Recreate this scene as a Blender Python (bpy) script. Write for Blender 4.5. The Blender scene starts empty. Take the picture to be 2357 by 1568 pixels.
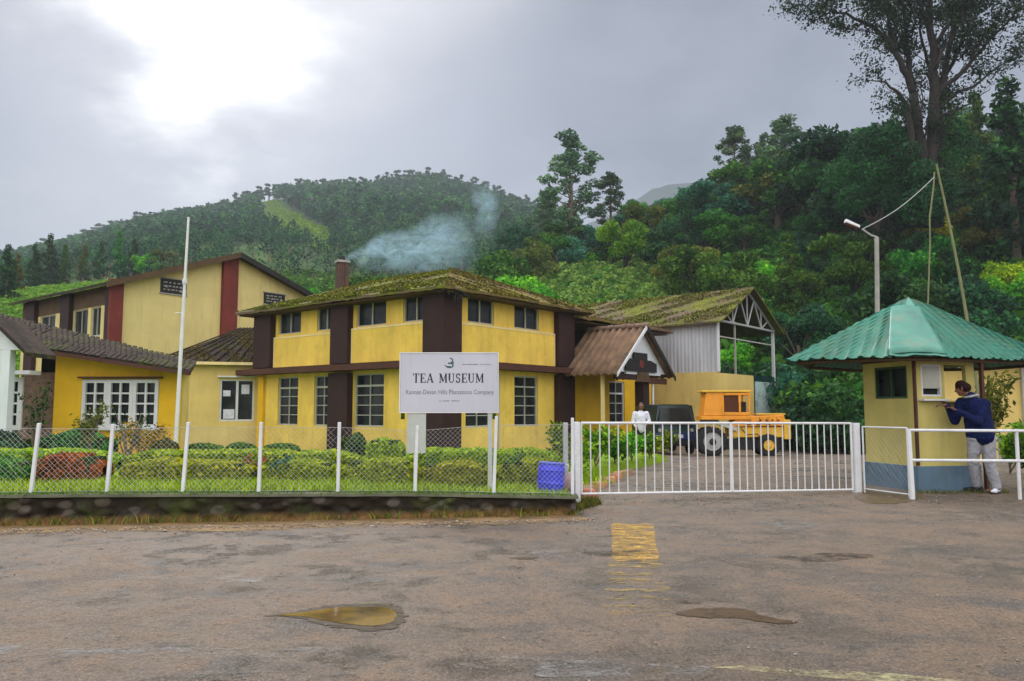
import bpy, math, random
import numpy as np
from mathutils import Vector, Matrix
R = math.radians
scene = bpy.context.scene
C = scene.collection

# ---------------------------------------------------------------- camera
F = 1833.0; CU = 1178.5; CV = 784.0; EYE = 1.3
PITCH = math.atan(161 / F)
cam_data = bpy.data.cameras.new("camera")
cam_data.sensor_width = 36.0
cam_data.lens = 36.0 * F / 2357.0
cam_data.clip_start = 0.05
cam_data.clip_end = 8000
cam = bpy.data.objects.new("camera", cam_data)
cam.location = (0, 0, EYE)
cam.rotation_euler = (R(90) + PITCH, 0, 0)
C.objects.link(cam)
scene.camera = cam

def px(u, v, Y):
    """point at depth Y seen in direction (u, v) of the 2357 x 1568 photograph"""
    a = (u - CU) / F; b = (CV - v) / F
    d = Vector((a, math.cos(PITCH) - b * math.sin(PITCH), math.sin(PITCH) + b * math.cos(PITCH)))
    k = Y / d.y
    return Vector((d.x * k, Y, EYE + d.z * k))

# ---------------------------------------------------------------- sky and light
world = bpy.data.worlds.new("World")
scene.world = world
world.use_nodes = True
SUN_EL, SUN_AZ = R(40), R(-21)          # azimuth from +Y towards +X
sun_dir = Vector((math.sin(SUN_AZ) * math.cos(SUN_EL), math.cos(SUN_AZ) * math.cos(SUN_EL), math.sin(SUN_EL)))
def build_world():
    nt = world.node_tree; N = nt.nodes; L = nt.links
    N.clear()
    out = N.new('ShaderNodeOutputWorld')
    bg = N.new('ShaderNodeBackground')
    L.new(bg.outputs[0], out.inputs[0])
    sky = N.new('ShaderNodeTexSky'); sky.sky_type = 'NISHITA'; sky.sun_disc = False
    sky.sun_elevation = SUN_EL; sky.sun_rotation = SUN_AZ
    tc = N.new('ShaderNodeTexCoord')
    nrm = N.new('ShaderNodeVectorMath'); nrm.operation = 'NORMALIZE'
    L.new(tc.outputs['Generated'], nrm.inputs[0])
    sep = N.new('ShaderNodeSeparateXYZ'); L.new(nrm.outputs[0], sep.inputs[0])
    def math_(op, a, b=None, c=None, clamp=False):
        m = N.new('ShaderNodeMath'); m.operation = op; m.use_clamp = clamp
        for i, x in enumerate((a, b, c)):
            if x is None: continue
            if isinstance(x, (int, float)): m.inputs[i].default_value = x
            else: L.new(x, m.inputs[i])
        return m.outputs[0]
    # a cloud deck: project the direction on to a flat layer so the clouds flatten near the horizon
    zc = math_('MAXIMUM', sep.outputs[2], 0.0)
    zz = math_('ADD', zc, 0.22)
    dx = math_('DIVIDE', sep.outputs[0], zz); dy = math_('DIVIDE', sep.outputs[1], zz)
    cmb = N.new('ShaderNodeCombineXYZ'); L.new(dx, cmb.inputs[0]); L.new(dy, cmb.inputs[1])
    cmb.inputs[2].default_value = 3.3
    n1 = N.new('ShaderNodeTexNoise'); n1.inputs['Scale'].default_value = 0.9; n1.inputs['Detail'].default_value = 7
    n1.inputs['Roughness'].default_value = 0.5; n1.inputs['Distortion'].default_value = 0.3
    L.new(cmb.outputs[0], n1.inputs['Vector'])
    n2 = N.new('ShaderNodeTexNoise'); n2.inputs['Scale'].default_value = 2.6; n2.inputs['Detail'].default_value = 6
    n2.inputs['Roughness'].default_value = 0.55
    L.new(cmb.outputs[0], n2.inputs['Vector'])
    cl = math_('ADD', math_('MULTIPLY', n1.outputs[0], 0.65), math_('MULTIPLY', n2.outputs[0], 0.35))
    # thin bright place in the cloud, up and to the left
    def glow(u, v, inner, outer, wob):
        g = (px(u, v, 10) - Vector((0, 0, EYE))).normalized()
        dot = N.new('ShaderNodeVectorMath'); dot.operation = 'DOT_PRODUCT'
        L.new(nrm.outputs[0], dot.inputs[0]); dot.inputs[1].default_value = g
        ang = math_('ARCCOSINE', math_('MINIMUM', dot.outputs['Value'], 0.99999))
        ang = math_('ADD', ang, math_('MULTIPLY', math_('SUBTRACT', cl, 0.5), wob))
        mr = N.new('ShaderNodeMapRange'); mr.interpolation_type = 'SMOOTHSTEP'
        L.new(ang, mr.inputs[0]); mr.inputs[1].default_value = R(outer); mr.inputs[2].default_value = R(inner)
        return mr.outputs[0]
    g1 = glow(480, 50, 0.3, 11.4, 0.6)
    g2 = glow(560, 30, 4, 24, 0.7)
    g3 = glow(700, -260, 4, 20, 0.6)
    ramp = N.new('ShaderNodeValToRGB')
    cr = ramp.color_ramp
    cr.elements[0].position = 0.38; cr.elements[0].color = (0.125, 0.138, 0.180, 1)
    cr.elements[1].position = 0.64; cr.elements[1].color = (0.29, 0.305, 0.37, 1)
    L.new(cl, ramp.inputs[0])
    def mixc(a, b, f, mode='MIX'):
        m = N.new('ShaderNodeMix'); m.data_type = 'RGBA'; m.blend_type = mode
        for s, x in ((6, a), (7, b)):
            if isinstance(x, tuple): m.inputs[s].default_value = x
            else: L.new(x, m.inputs[s])
        if isinstance(f, (int, float)): m.inputs[0].default_value = f
        else: L.new(f, m.inputs[0])
        return m.outputs[2]
    col = mixc(ramp.outputs[0], (0.55, 0.56, 0.61, 1), math_('MULTIPLY', g2, 0.85))
    col = mixc(col, (0.85, 0.84, 0.85, 1), math_('MULTIPLY', g3, 0.38))
    col = mixc(col, (1.9, 1.87, 1.8, 1), g1)
    # overcast skies are about three times as bright overhead as at the horizon; extra brightness is added behind the camera to light the facades
    up = N.new('ShaderNodeMapRange'); up.interpolation_type = 'SMOOTHSTEP'
    L.new(sep.outputs[2], up.inputs[0]); up.inputs[1].default_value = 0.5; up.inputs[2].default_value = 0.85
    col = mixc(col, (1.55, 1.56, 1.6, 1), up.outputs[0])
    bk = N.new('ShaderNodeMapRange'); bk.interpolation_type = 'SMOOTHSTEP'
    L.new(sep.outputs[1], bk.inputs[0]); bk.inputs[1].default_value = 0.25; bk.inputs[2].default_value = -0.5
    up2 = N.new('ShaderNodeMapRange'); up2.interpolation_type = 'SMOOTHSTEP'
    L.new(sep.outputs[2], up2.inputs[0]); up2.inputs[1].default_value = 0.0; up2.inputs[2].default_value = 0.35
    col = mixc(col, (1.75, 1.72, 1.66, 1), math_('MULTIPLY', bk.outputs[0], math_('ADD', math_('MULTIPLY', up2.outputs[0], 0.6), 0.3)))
    bgs = N.new('ShaderNodeBackground'); bgs.inputs[1].default_value = 0.08; L.new(sky.outputs[0], bgs.inputs[0])
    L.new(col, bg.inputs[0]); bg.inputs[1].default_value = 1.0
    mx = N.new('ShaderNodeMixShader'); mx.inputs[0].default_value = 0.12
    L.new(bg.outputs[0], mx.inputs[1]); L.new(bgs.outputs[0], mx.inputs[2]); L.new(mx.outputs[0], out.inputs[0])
build_world()
sun_data = bpy.data.lights.new("sun", 'SUN')
sun_data.energy = 1.5; sun_data.angle = R(20); sun_data.color = (1.0, 0.96, 0.9)
sun = bpy.data.objects.new("sun", sun_data); C.objects.link(sun)
sun.rotation_euler = sun_dir.to_track_quat('Z', 'Y').to_euler()
scene.view_settings.view_transform = 'Standard'
scene.view_settings.look = 'None'
scene.view_settings.gamma = 1.0
scene.view_settings.use_curve_mapping = False
scene.view_settings.exposure = 0.55
scene.cycles.max_bounces = 8
scene.cycles.transparent_max_bounces = 12
scene.cycles.volume_bounces = 1
scene.cycles.use_denoising = True

# ---------------------------------------------------------------- helpers
rng = np.random.default_rng(11)
rnd = random.Random(5)

class NT:
    def __init__(s, m):
        s.m = m; m.use_nodes = True; s.t = m.node_tree; s.N = s.t.nodes; s.L = s.t.links
        s.N.clear(); s.out = s.N.new('ShaderNodeOutputMaterial')
        s.tc = s.N.new('ShaderNodeTexCoord')
    def put(s, x, sock):
        if isinstance(x, (int, float, tuple, Vector)):
            if isinstance(x, tuple) and len(x) == 3 and sock.type == 'RGBA': x = (*x, 1)
            sock.default_value = x
        else: s.L.new(x, sock)
    def noise(s, scale, detail=4, rough=0.55, vec=None, dist=0.0, stretch=None):
        n = s.N.new('ShaderNodeTexNoise'); n.inputs['Scale'].default_value = scale
        n.inputs['Detail'].default_value = detail; n.inputs['Roughness'].default_value = rough
        n.inputs['Distortion'].default_value = dist
        v = vec if vec is not None else s.tc.outputs['Object']
        if stretch:
            mp = s.N.new('ShaderNodeMapping'); mp.inputs['Scale'].default_value = stretch
            s.L.new(v, mp.inputs[0]); v = mp.outputs[0]
        s.L.new(v, n.inputs['Vector']); return n.outputs[0]
    def ramp(s, fac, stops):
        r = s.N.new('ShaderNodeValToRGB'); e = r.color_ramp.elements
        while len(e) < len(stops): e.new(0.5)
        for el, (p, c) in zip(e, stops):
            el.position = p; el.color = (*c, 1) if not isinstance(c, (int, float)) else (c, c, c, 1)
        s.L.new(fac, r.inputs[0]); return r.outputs[0]
    def mix(s, a, b, f, mode='MIX'):
        m = s.N.new('ShaderNodeMix'); m.data_type = 'RGBA'; m.blend_type = mode
        s.put(a, m.inputs[6]); s.put(b, m.inputs[7]); s.put(f, m.inputs[0]); return m.outputs[2]
    def math(s, op, a, b=0.0):
        m = s.N.new('ShaderNodeMath'); m.operation = op; s.put(a, m.inputs[0]); s.put(b, m.inputs[1]); return m.outputs[0]
    def bsdf(s, col, rough=0.8, spec=0.3, bump=None, bstr=0.3, bdist=0.02, metal=0.0):
        b = s.N.new('ShaderNodeBsdfPrincipled')
        s.put(col, b.inputs['Base Color']); s.put(rough, b.inputs['Roughness'])
        b.inputs['Specular IOR Level'].default_value = spec; b.inputs['Metallic'].default_value = metal
        if bump is not None:
            bn = s.N.new('ShaderNodeBump'); bn.inputs['Strength'].default_value = bstr
            bn.inputs['Distance'].default_value = bdist
            s.L.new(bump, bn.inputs['Height']); s.L.new(bn.outputs[0], b.inputs['Normal'])
        return b
    def finish(s, b): s.L.new(b.outputs[0], s.out.inputs[0]); return s.m

def newmat(name): return NT(bpy.data.materials.new(name))

def m_paint(name, col, var=0.25, scale=1.5, rough=0.7, dirt=(0.16, 0.12, 0.07), dirt_amt=0.35, bump=0.15, spec=0.3, streak=True, metal=0.0):
    s = newmat(name)
    dark = tuple(c * (1 - var) for c in col)
    lite = tuple(min(0.9, c * (1 + var * 0.4)) for c in col)
    c = s.ramp(s.noise(scale, 6, 0.6), [(0.3, dark), (0.7, lite)])
    n2 = s.noise(1.0, 6, 0.65, stretch=(3.5, 3.5, 0.35) if streak else (2, 2, 2))
    n3 = s.noise(scale * 5, 5, 0.7)
    f = s.ramp(s.math('ADD', s.math('MULTIPLY', n2, 0.7), s.math('MULTIPLY', n3, 0.3)), [(0.5, 0.0), (0.72, dirt_amt)])
    c = s.mix(c, dirt, f)
    return s.finish(s.bsdf(c, rough, spec, s.noise(scale * 14, 4, 0.6), bump, 0.01, metal))

def m_flat(name, col, rough=0.5, spec=0.5, metal=0.0, var=0.1):
    s = newmat(name)
    c = s.ramp(s.noise(6, 4), [(0.3, tuple(x * (1 - var) for x in col)), (0.7, tuple(min(1, x * (1 + var)) for x in col))])
    return s.finish(s.bsdf(c, rough, spec, metal=metal))

def m_leaf(name, c1, c2, c3=None, trans=0.3, rand=0.35):
    """foliage: colour varies from leaf to leaf (attribute) and from plant to plant (object random)"""
    s = newmat(name)
    at = s.N.new('ShaderNodeAttribute'); at.attribute_name = 'tint'
    stops = [(0.05, c1), (0.6, c2)] + ([(0.97, c3)] if c3 else [])
    c = s.ramp(at.outputs['Fac'], stops)
    oi = s.N.new('ShaderNodeObjectInfo')
    hsv = s.N.new('ShaderNodeHueSaturation')
    s.L.new(s.math('ADD', s.math('MULTIPLY', oi.outputs['Random'], 0.07), 0.465), hsv.inputs['Hue'])
    s.L.new(s.math('ADD', s.math('MULTIPLY', oi.outputs['Random'], 2 * rand), 1 - rand), hsv.inputs['Value'])
    s.L.new(c, hsv.inputs['Color'])
    col = hsv.outputs[0]
    b = s.bsdf(col, 0.7, 0.12)
    tr = s.N.new('ShaderNodeBsdfTranslucent'); s.L.new(s.mix(col, (1.0, 1.0, 0.35), 0.25, 'MULTIPLY'), tr.inputs[0])
    mx = s.N.new('ShaderNodeMixShader'); mx.inputs[0].default_value = trans
    s.L.new(b.outputs[0], mx.inputs[1]); s.L.new(tr.outputs[0], mx.inputs[2])
    s.L.new(mx.outputs[0], s.out.inputs[0]); return s.m

def raw_mesh(name, V, Fq, tint=None, smooth=False):
    """V (n,3) array, Fq (m,4) or (m,3) int array"""
    V = np.asarray(V, np.float32); Fq = np.asarray(Fq, np.int32)
    k = Fq.shape[1]; m = len(Fq)
    me = bpy.data.meshes.new(name)
    me.vertices.add(len(V)); me.vertices.foreach_set('co', V.ravel())
    me.loops.add(m * k); me.loops.foreach_set('vertex_index', Fq.ravel())
    me.polygons.add(m); me.polygons.foreach_set('loop_start', np.arange(0, m * k, k, dtype=np.int32))
    me.polygons.foreach_set('loop_total', np.full(m, k, np.int32))
    if smooth: me.polygons.foreach_set('use_smooth', np.ones(m, bool))
    if tint is not None:
        a = me.attributes.new('tint', 'FLOAT', 'POINT'); a.data.foreach_set('value', np.asarray(tint, np.float32))
    me.update(calc_edges=True); me.validate()
    return me

class MB:
    def __init__(s): s.v = []; s.f = []
    def poly(s, pts, idx):
        o = len(s.v); s.v += [tuple(p) for p in pts]; s.f += [tuple(o + i for i in q) for q in idx]; return s
    def hexa(s, p):   # 8 points: bottom loop 0-3, top loop 4-7
        return s.poly(p, [(3, 2, 1, 0), (4, 5, 6, 7), (0, 1, 5, 4), (1, 2, 6, 5), (2, 3, 7, 6), (3, 0, 4, 7)])
    def box(s, x0, x1, y0, y1, z0, z1):
        return s.hexa([(x0, y0, z0), (x1, y0, z0), (x1, y1, z0), (x0, y1, z0), (x0, y0, z1), (x1, y0, z1), (x1, y1, z1), (x0, y1, z1)])
    def fbox(s, fr, s0, s1, d0, d1, z0, z1):
        o, e, n = fr
        def P(a, b, z): q = o + e * a + n * b; return (q.x, q.y, q.z + z)
        return s.hexa([P(s0, d0, z0), P(s1, d0, z0), P(s1, d1, z0), P(s0, d1, z0), P(s0, d0, z1), P(s1, d0, z1), P(s1, d1, z1), P(s0, d1, z1)])
    def slab(s, q, t):   # quad of 4 points, thickness t downwards
        q = [Vector(p) for p in q]
        return s.hexa([p - Vector((0, 0, t)) for p in q] + q)
    def tube(s, pts, rad, n=8, caps=True):
        pts = [Vector(p) for p in pts]
        if isinstance(rad, (int, float)): rad = [rad] * len(pts)
        o = len(s.v)
        up0 = None
        for i, p in enumerate(pts):
            d = (pts[min(i + 1, len(pts) - 1)] - pts[max(i - 1, 0)]).normalized()
            a = d.orthogonal().normalized() if up0 is None else (up0 - d * up0.dot(d)).normalized()
            up0 = a; b = d.cross(a)
            for k in range(n):
                t = 2 * math.pi * k / n
                q = p + (a * math.cos(t) + b * math.sin(t)) * rad[i]; s.v.append(tuple(q))
        for i in range(len(pts) - 1):
            for k in range(n):
                s.f.append((o + i * n + k, o + i * n + (k + 1) % n, o + (i + 1) * n + (k + 1) % n, o + (i + 1) * n + k))
        if caps:
            s.f.append(tuple(o + k for k in reversed(range(n)))); e = o + (len(pts) - 1) * n
            s.f.append(tuple(e + k for k in range(n)))
        return s
    def lathe(s, base, axis, prof, n=24, caps=True):
        """prof: (distance along axis, radius) list"""
        base = Vector(base); axis = Vector(axis).normalized(); a = axis.orthogonal().normalized(); b = axis.cross(a)
        o = len(s.v)
        for h, r in prof:
            for k in range(n):
                t = 2 * math.pi * k / n
                s.v.append(tuple(base + axis * h + (a * math.cos(t) + b * math.sin(t)) * r))
        for i in range(len(prof) - 1):
            for k in range(n):
                s.f.append((o + i * n + k, o + i * n + (k + 1) % n, o + (i + 1) * n + (k + 1) % n, o + (i + 1) * n + k))
        if caps:
            s.f.append(tuple(o + k for k in reversed(range(n)))); e = o + (len(prof) - 1) * n
            s.f.append(tuple(e + k for k in range(n)))
        return s
    def sphere(s, c, r, n=12, m=8):
        c = Vector(c); r = Vector(r) if not isinstance(r, (int, float)) else Vector((r, r, r))
        o = len(s.v)
        for i in range(m + 1):
            th = math.pi * i / m
            for k in range(n):
                ph = 2 * math.pi * k / n
                s.v.append((c.x + r.x * math.sin(th) * math.cos(ph), c.y + r.y * math.sin(th) * math.sin(ph), c.z + r.z * math.cos(th)))
        for i in range(m):
            for k in range(n):
                s.f.append((o + i * n + k, o + (i + 1) * n + k, o + (i + 1) * n + (k + 1) % n, o + i * n + (k + 1) % n))
        return s
    def mesh(s, name, smooth=False):
        me = bpy.data.meshes.new(name); me.from_pydata(s.v, [], s.f); me.validate()
        if smooth:
            for p in me.polygons: p.use_smooth = True
        return me
    def build(s, name, mat, parent=None, bevel=0.0, smooth=False):
        return link(name, s.mesh(name, smooth), mat, parent, bevel)

def link(name, me, mat, parent=None, bevel=0.0):
    o = bpy.data.objects.new(name, me)
    if mat and not me.materials: me.materials.append(mat)
    C.objects.link(o)
    if parent is not None: o.parent = parent
    if bevel:
        b = o.modifiers.new('bevel', 'BEVEL'); b.width = bevel; b.segments = 2; b.limit_method = 'ANGLE'
    return o

def tag(o, label, cat, group=None):
    o['label'] = label; o['category'] = cat
    if group: o['group'] = group
    return o
def structure(o): o['kind'] = 'structure'; return o
def stuff(o, label=None, cat=None):
    o['kind'] = 'stuff'
    if label: o['label'] = label; o['category'] = cat
    return o
def thing(name, label, cat, loc=(0, 0, 0), rz=0.0, group=None):
    o = bpy.data.objects.new(name, None); C.objects.link(o)
    o.location = loc; o.rotation_euler = (0, 0, rz); o.empty_display_size = 0.3
    return tag(o, label, cat, group)
def dup(root, loc, rz=0.0, scale=1.0, label=None):
    r = root.copy(); C.objects.link(r); r.location = loc; r.rotation_euler = (0, 0, rz)
    r.scale = (scale,) * 3 if isinstance(scale, (int, float)) else scale
    if label: r['label'] = label
    for ch in list(root.children):
        c = ch.copy(); C.objects.link(c); c.parent = r
        for g in list(ch.children):
            d = g.copy(); C.objects.link(d); d.parent = c
    return r

def leaves(cent, size, up=0.3, aspect=0.55, rg=None, tint=None, out=None):
    """diamond leaves at centres; returns V, F, tint"""
    rg = rg or rng
    cent = np.asarray(cent, float); n = len(cent)
    nrm = rg.normal(size=(n, 3)); nrm[:, 2] += up * 2
    if out is not None: nrm += out
    nrm /= np.linalg.norm(nrm, axis=1)[:, None] + 1e-9
    a = np.cross(nrm, rg.normal(size=(n, 3))); a /= np.linalg.norm(a, axis=1)[:, None] + 1e-9
    b = np.cross(nrm, a)
    sz = (np.asarray(size) * rg.uniform(0.4, 1.7, n))[:, None]
    V = np.stack([cent + a * sz * 0.5, cent + b * sz * 0.5 * aspect, cent - a * sz * 0.5, cent - b * sz * 0.5 * aspect], 1).reshape(-1, 3)
    Fq = np.arange(4 * n).reshape(-1, 4)
    if tint is None: tint = rg.uniform(0, 1, n)
    return V, Fq, np.repeat(np.clip(tint, 0, 1), 4)

def lobe_points(lobes, n, rg, shell=0.55):
    L = np.array(lobes, float); w = (L[:, 3] * L[:, 4] * L[:, 5]) ** 0.75; w /= w.sum()
    k = rg.choice(len(L), n, p=w)
    d = rg.normal(size=(n, 3)); d /= np.linalg.norm(d, axis=1)[:, None]
    r = shell + (1 - shell) * rg.uniform(0, 1, n) ** 0.6
    r *= rg.uniform(0.9, 1.12, n)
    lt = rg.uniform(-0.25, 0.25, len(L))[k]
    p = L[k, :3] + d * r[:, None] * L[k, 3:6]
    return p, d, np.clip(0.5 + lt + rg.normal(0, 0.22, n), 0, 1)

# ---------------------------------------------------------------- materials
M = {}
M['yellow'] = m_paint('yellow_plaster', (0.80, 0.55, 0.095), 0.22, 0.9, 0.75, (0.32, 0.20, 0.07), 0.5)
M['deep_yellow'] = m_paint('deep_yellow_plaster', (0.74, 0.43, 0.015), 0.2, 0.9, 0.75, (0.33, 0.2, 0.05), 0.35)
M['pale_yellow'] = m_paint('pale_yellow_plaster', (0.70, 0.52, 0.17), 0.2, 0.7, 0.75, (0.32, 0.24, 0.12), 0.4)
M['cream_edge'] = m_paint('cream_edge', (0.78, 0.62, 0.3), 0.15, 2, 0.7, (0.4, 0.3, 0.15), 0.4)
M['booth_yellow'] = m_paint('booth_yellow', (0.55, 0.47, 0.15), 0.2, 1.5, 0.7, (0.22, 0.2, 0.08), 0.45)
M['booth_blue'] = m_paint('booth_blue', (0.10, 0.17, 0.24), 0.25, 2, 0.7, (0.1, 0.1, 0.08), 0.5)
M['maroon'] = m_paint('maroon_paint', (0.17, 0.028, 0.022), 0.3, 1.5, 0.7, (0.07, 0.03, 0.02), 0.6)
M['dark_brown'] = m_paint('dark_brown_paint', (0.032, 0.011, 0.011), 0.35, 1.5, 0.65, (0.02, 0.015, 0.01), 0.6)
M['fascia'] = m_paint('brown_fascia', (0.080, 0.028, 0.018), 0.35, 2, 0.7, (0.05, 0.04, 0.02), 0.6)
M['soffit'] = m_paint('soffit_boards', (0.10, 0.06, 0.03), 0.35, 2, 0.8, (0.04, 0.03, 0.02), 0.6)
M['white_paint'] = m_paint('white_paint', (0.66, 0.67, 0.70), 0.12, 3, 0.5, (0.32, 0.25, 0.16), 0.45, 0.1, 0.4)
M['white_wall'] = m_paint('white_wall', (0.62, 0.66, 0.70), 0.12, 1, 0.7, (0.3, 0.3, 0.26), 0.35)
M['window_white'] = m_paint('window_frame_white', (0.62, 0.62, 0.66), 0.12, 3, 0.5, (0.3, 0.25, 0.2), 0.3)
M['window_grey'] = m_paint('window_frame_grey', (0.42, 0.42, 0.36), 0.15, 3, 0.55, (0.2, 0.15, 0.1), 0.4)
M['stone'] = m_paint('stone', (0.24, 0.15, 0.12), 0.5, 7, 0.9, (0.07, 0.08, 0.03), 0.6, 0.6)
M['concrete'] = m_paint('concrete', (0.36, 0.35, 0.33), 0.25, 3, 0.85, (0.12, 0.14, 0.06), 0.5, 0.4)
M['steel'] = m_paint('galvanised_steel', (0.42, 0.43, 0.44), 0.15, 8, 0.45, (0.2, 0.14, 0.1), 0.4, 0.05, 0.5)
M['trunk'] = m_paint('bark', (0.16, 0.12, 0.09), 0.4, 4, 0.9, (0.05, 0.07, 0.03), 0.5, 0.8)
M['dark_trunk'] = m_paint('dark_bark', (0.028, 0.020, 0.020), 0.4, 3, 0.9, (0.03, 0.045, 0.02), 0.6, 0.8)
M['bamboo'] = m_paint('bamboo', (0.20, 0.21, 0.10), 0.25, 5, 0.6, (0.15, 0.13, 0.06), 0.4, 0.1)
M['rubber'] = m_flat('rubber', (0.02, 0.02, 0.021), 0.85, 0.3, 0, 0.3)
M['black'] = m_flat('black_paint', (0.018, 0.016, 0.016), 0.6, 0.3, 0, 0.3)
M['orange'] = m_paint('orange_machine_paint', (0.80, 0.30, 0.010), 0.2, 3, 0.45, (0.3, 0.15, 0.05), 0.35, 0.05, 0.5)
M['machine_yellow'] = m_paint('yellow_machine_paint', (0.72, 0.42, 0.03), 0.2, 3, 0.45, (0.3, 0.2, 0.08), 0.4, 0.05, 0.5)
M['teal_paint'] = m_paint('dark_teal_car_paint', (0.008, 0.030, 0.038), 0.2, 3, 0.3, (0.1, 0.09, 0.06), 0.15, 0.02, 0.5)
M['blue_plastic'] = m_flat('blue_plastic', (0.03, 0.04, 0.62), 0.4, 0.5, 0, 0.15)
M['skin'] = m_flat('brown_skin', (0.17, 0.075, 0.045), 0.55, 0.35, 0, 0.08)
M['hair'] = m_flat('hair', (0.02, 0.012, 0.01), 0.6, 0.4, 0, 0.2)
M['red_cap'] = m_flat('dark_red_cloth', (0.020, 0.008, 0.008), 0.85, 0.1, 0, 0.2)
def m_cloth(name, col):
    s = newmat(name)
    n = s.noise(7, 3, 0.5, dist=0.8)
    c = s.ramp(n, [(0.3, tuple(x * 0.85 for x in col)), (0.7, tuple(min(1, x * 1.1) for x in col))])
    return s.finish(s.bsdf(c, 0.9, 0.15, n, 0.9, 0.06))
M['navy_cloth'] = m_cloth('navy_cloth', (0.005, 0.010, 0.055))
M['grey_cloth'] = m_cloth('light_grey_cloth', (0.31, 0.31, 0.34))
M['white_cloth'] = m_cloth('white_cloth', (0.62, 0.63, 0.72))
M['dark_cloth'] = m_cloth('dark_cloth', (0.02, 0.02, 0.028))
def glass_mat():
    s = newmat('window_glass')
    n = s.noise(1.3, 3)
    c = s.ramp(n, [(0.35, (0.008, 0.010, 0.012)), (0.7, (0.035, 0.04, 0.04))])
    return s.finish(s.bsdf(c, 0.15, 0.22, s.noise(2, 2), 0.04, 0.05))
M['glass'] = glass_mat()
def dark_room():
    s = newmat('dark_interior'); return s.finish(s.bsdf((0.012, 0.011, 0.011), 0.9, 0.1))  # near-black colour stands in for the shade inside open rooms and recesses
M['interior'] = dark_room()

def roof_mat(name, base, moss, moss_amt, sheet=(3.2, 0), bark=(0.10, 0.085, 0.07), use='Object'):
    """old fibre-cement or tile roofing with moss; corrugation from a wave bump"""
    s = newmat(name)
    c = s.ramp(s.noise(1.6, 7, 0.65), [(0.3, bark), (0.7, base)])
    mm = s.ramp(s.math('ADD', s.math('MULTIPLY', s.noise(0.45, 5, 0.6), 0.55), s.math('MULTIPLY', s.noise(5, 5, 0.7), 0.45)), [(0.62 - moss_amt * 0.35, 0.0), (0.72 - moss_amt * 0.35, 1.0)])
    mc = s.ramp(s.noise(2.4, 6, 0.7), [(0.3, moss[0]), (0.7, moss[1])])
    c = s.mix(c, mc, mm)
    return s.finish(s.bsdf(c, 0.92, 0.15, s.noise(9, 6, 0.7), 0.9, 0.05))
M['roof_moss'] = roof_mat('mossy_roof', (0.15, 0.095, 0.06), ((0.05, 0.062, 0.008), (0.19, 0.20, 0.015)), 0.50)
M['roof_rust'] = roof_mat('rusty_roof', (0.19, 0.10, 0.06), ((0.10, 0.10, 0.015), (0.24, 0.20, 0.03)), 0.38, bark=(0.07, 0.055, 0.04))
M['roof_dark'] = roof_mat('dark_roof', (0.070, 0.048, 0.040), ((0.03, 0.045, 0.012), (0.09, 0.10, 0.02)), 0.35, bark=(0.018, 0.015, 0.014))
M['roof_porch'] = roof_mat('porch_roof', (0.26, 0.16, 0.10), ((0.08, 0.08, 0.03), (0.18, 0.17, 0.05)), 0.12, bark=(0.09, 0.06, 0.045))
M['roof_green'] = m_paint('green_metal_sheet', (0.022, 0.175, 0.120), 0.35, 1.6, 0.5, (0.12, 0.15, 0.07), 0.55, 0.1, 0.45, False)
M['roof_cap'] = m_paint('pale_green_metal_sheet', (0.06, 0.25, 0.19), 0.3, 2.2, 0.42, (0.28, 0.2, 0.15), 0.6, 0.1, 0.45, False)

def m_siding(name, col, period=0.35, horizontal=True):
    s = newmat(name)
    w = s.N.new('ShaderNodeTexWave'); w.wave_type = 'BANDS'; w.bands_direction = 'Z' if horizontal else 'X'
    w.wave_profile = 'SAW'; w.inputs['Scale'].default_value = 1 / period * 0.5 / math.pi * 1.0
    w.inputs['Distortion'].default_value = 0.0
    s.L.new(s.tc.outputs['Object'], w.inputs['Vector'])
    c = s.ramp(s.noise(0.9, 6, 0.6), [(0.3, tuple(x * 0.84 for x in col)), (0.7, col)])
    c = s.mix(c, (0.25, 0.19, 0.1), s.ramp(s.noise(1.0, 6, 0.7, stretch=(2.5, 2.5, 0.3)), [(0.52, 0.0), (0.75, 0.4)]))
    return s.finish(s.bsdf(c, 0.75, 0.3, w.outputs[1], 0.5, 0.03))
M['siding'] = m_siding('cream_siding', (0.70, 0.58, 0.24))

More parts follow.
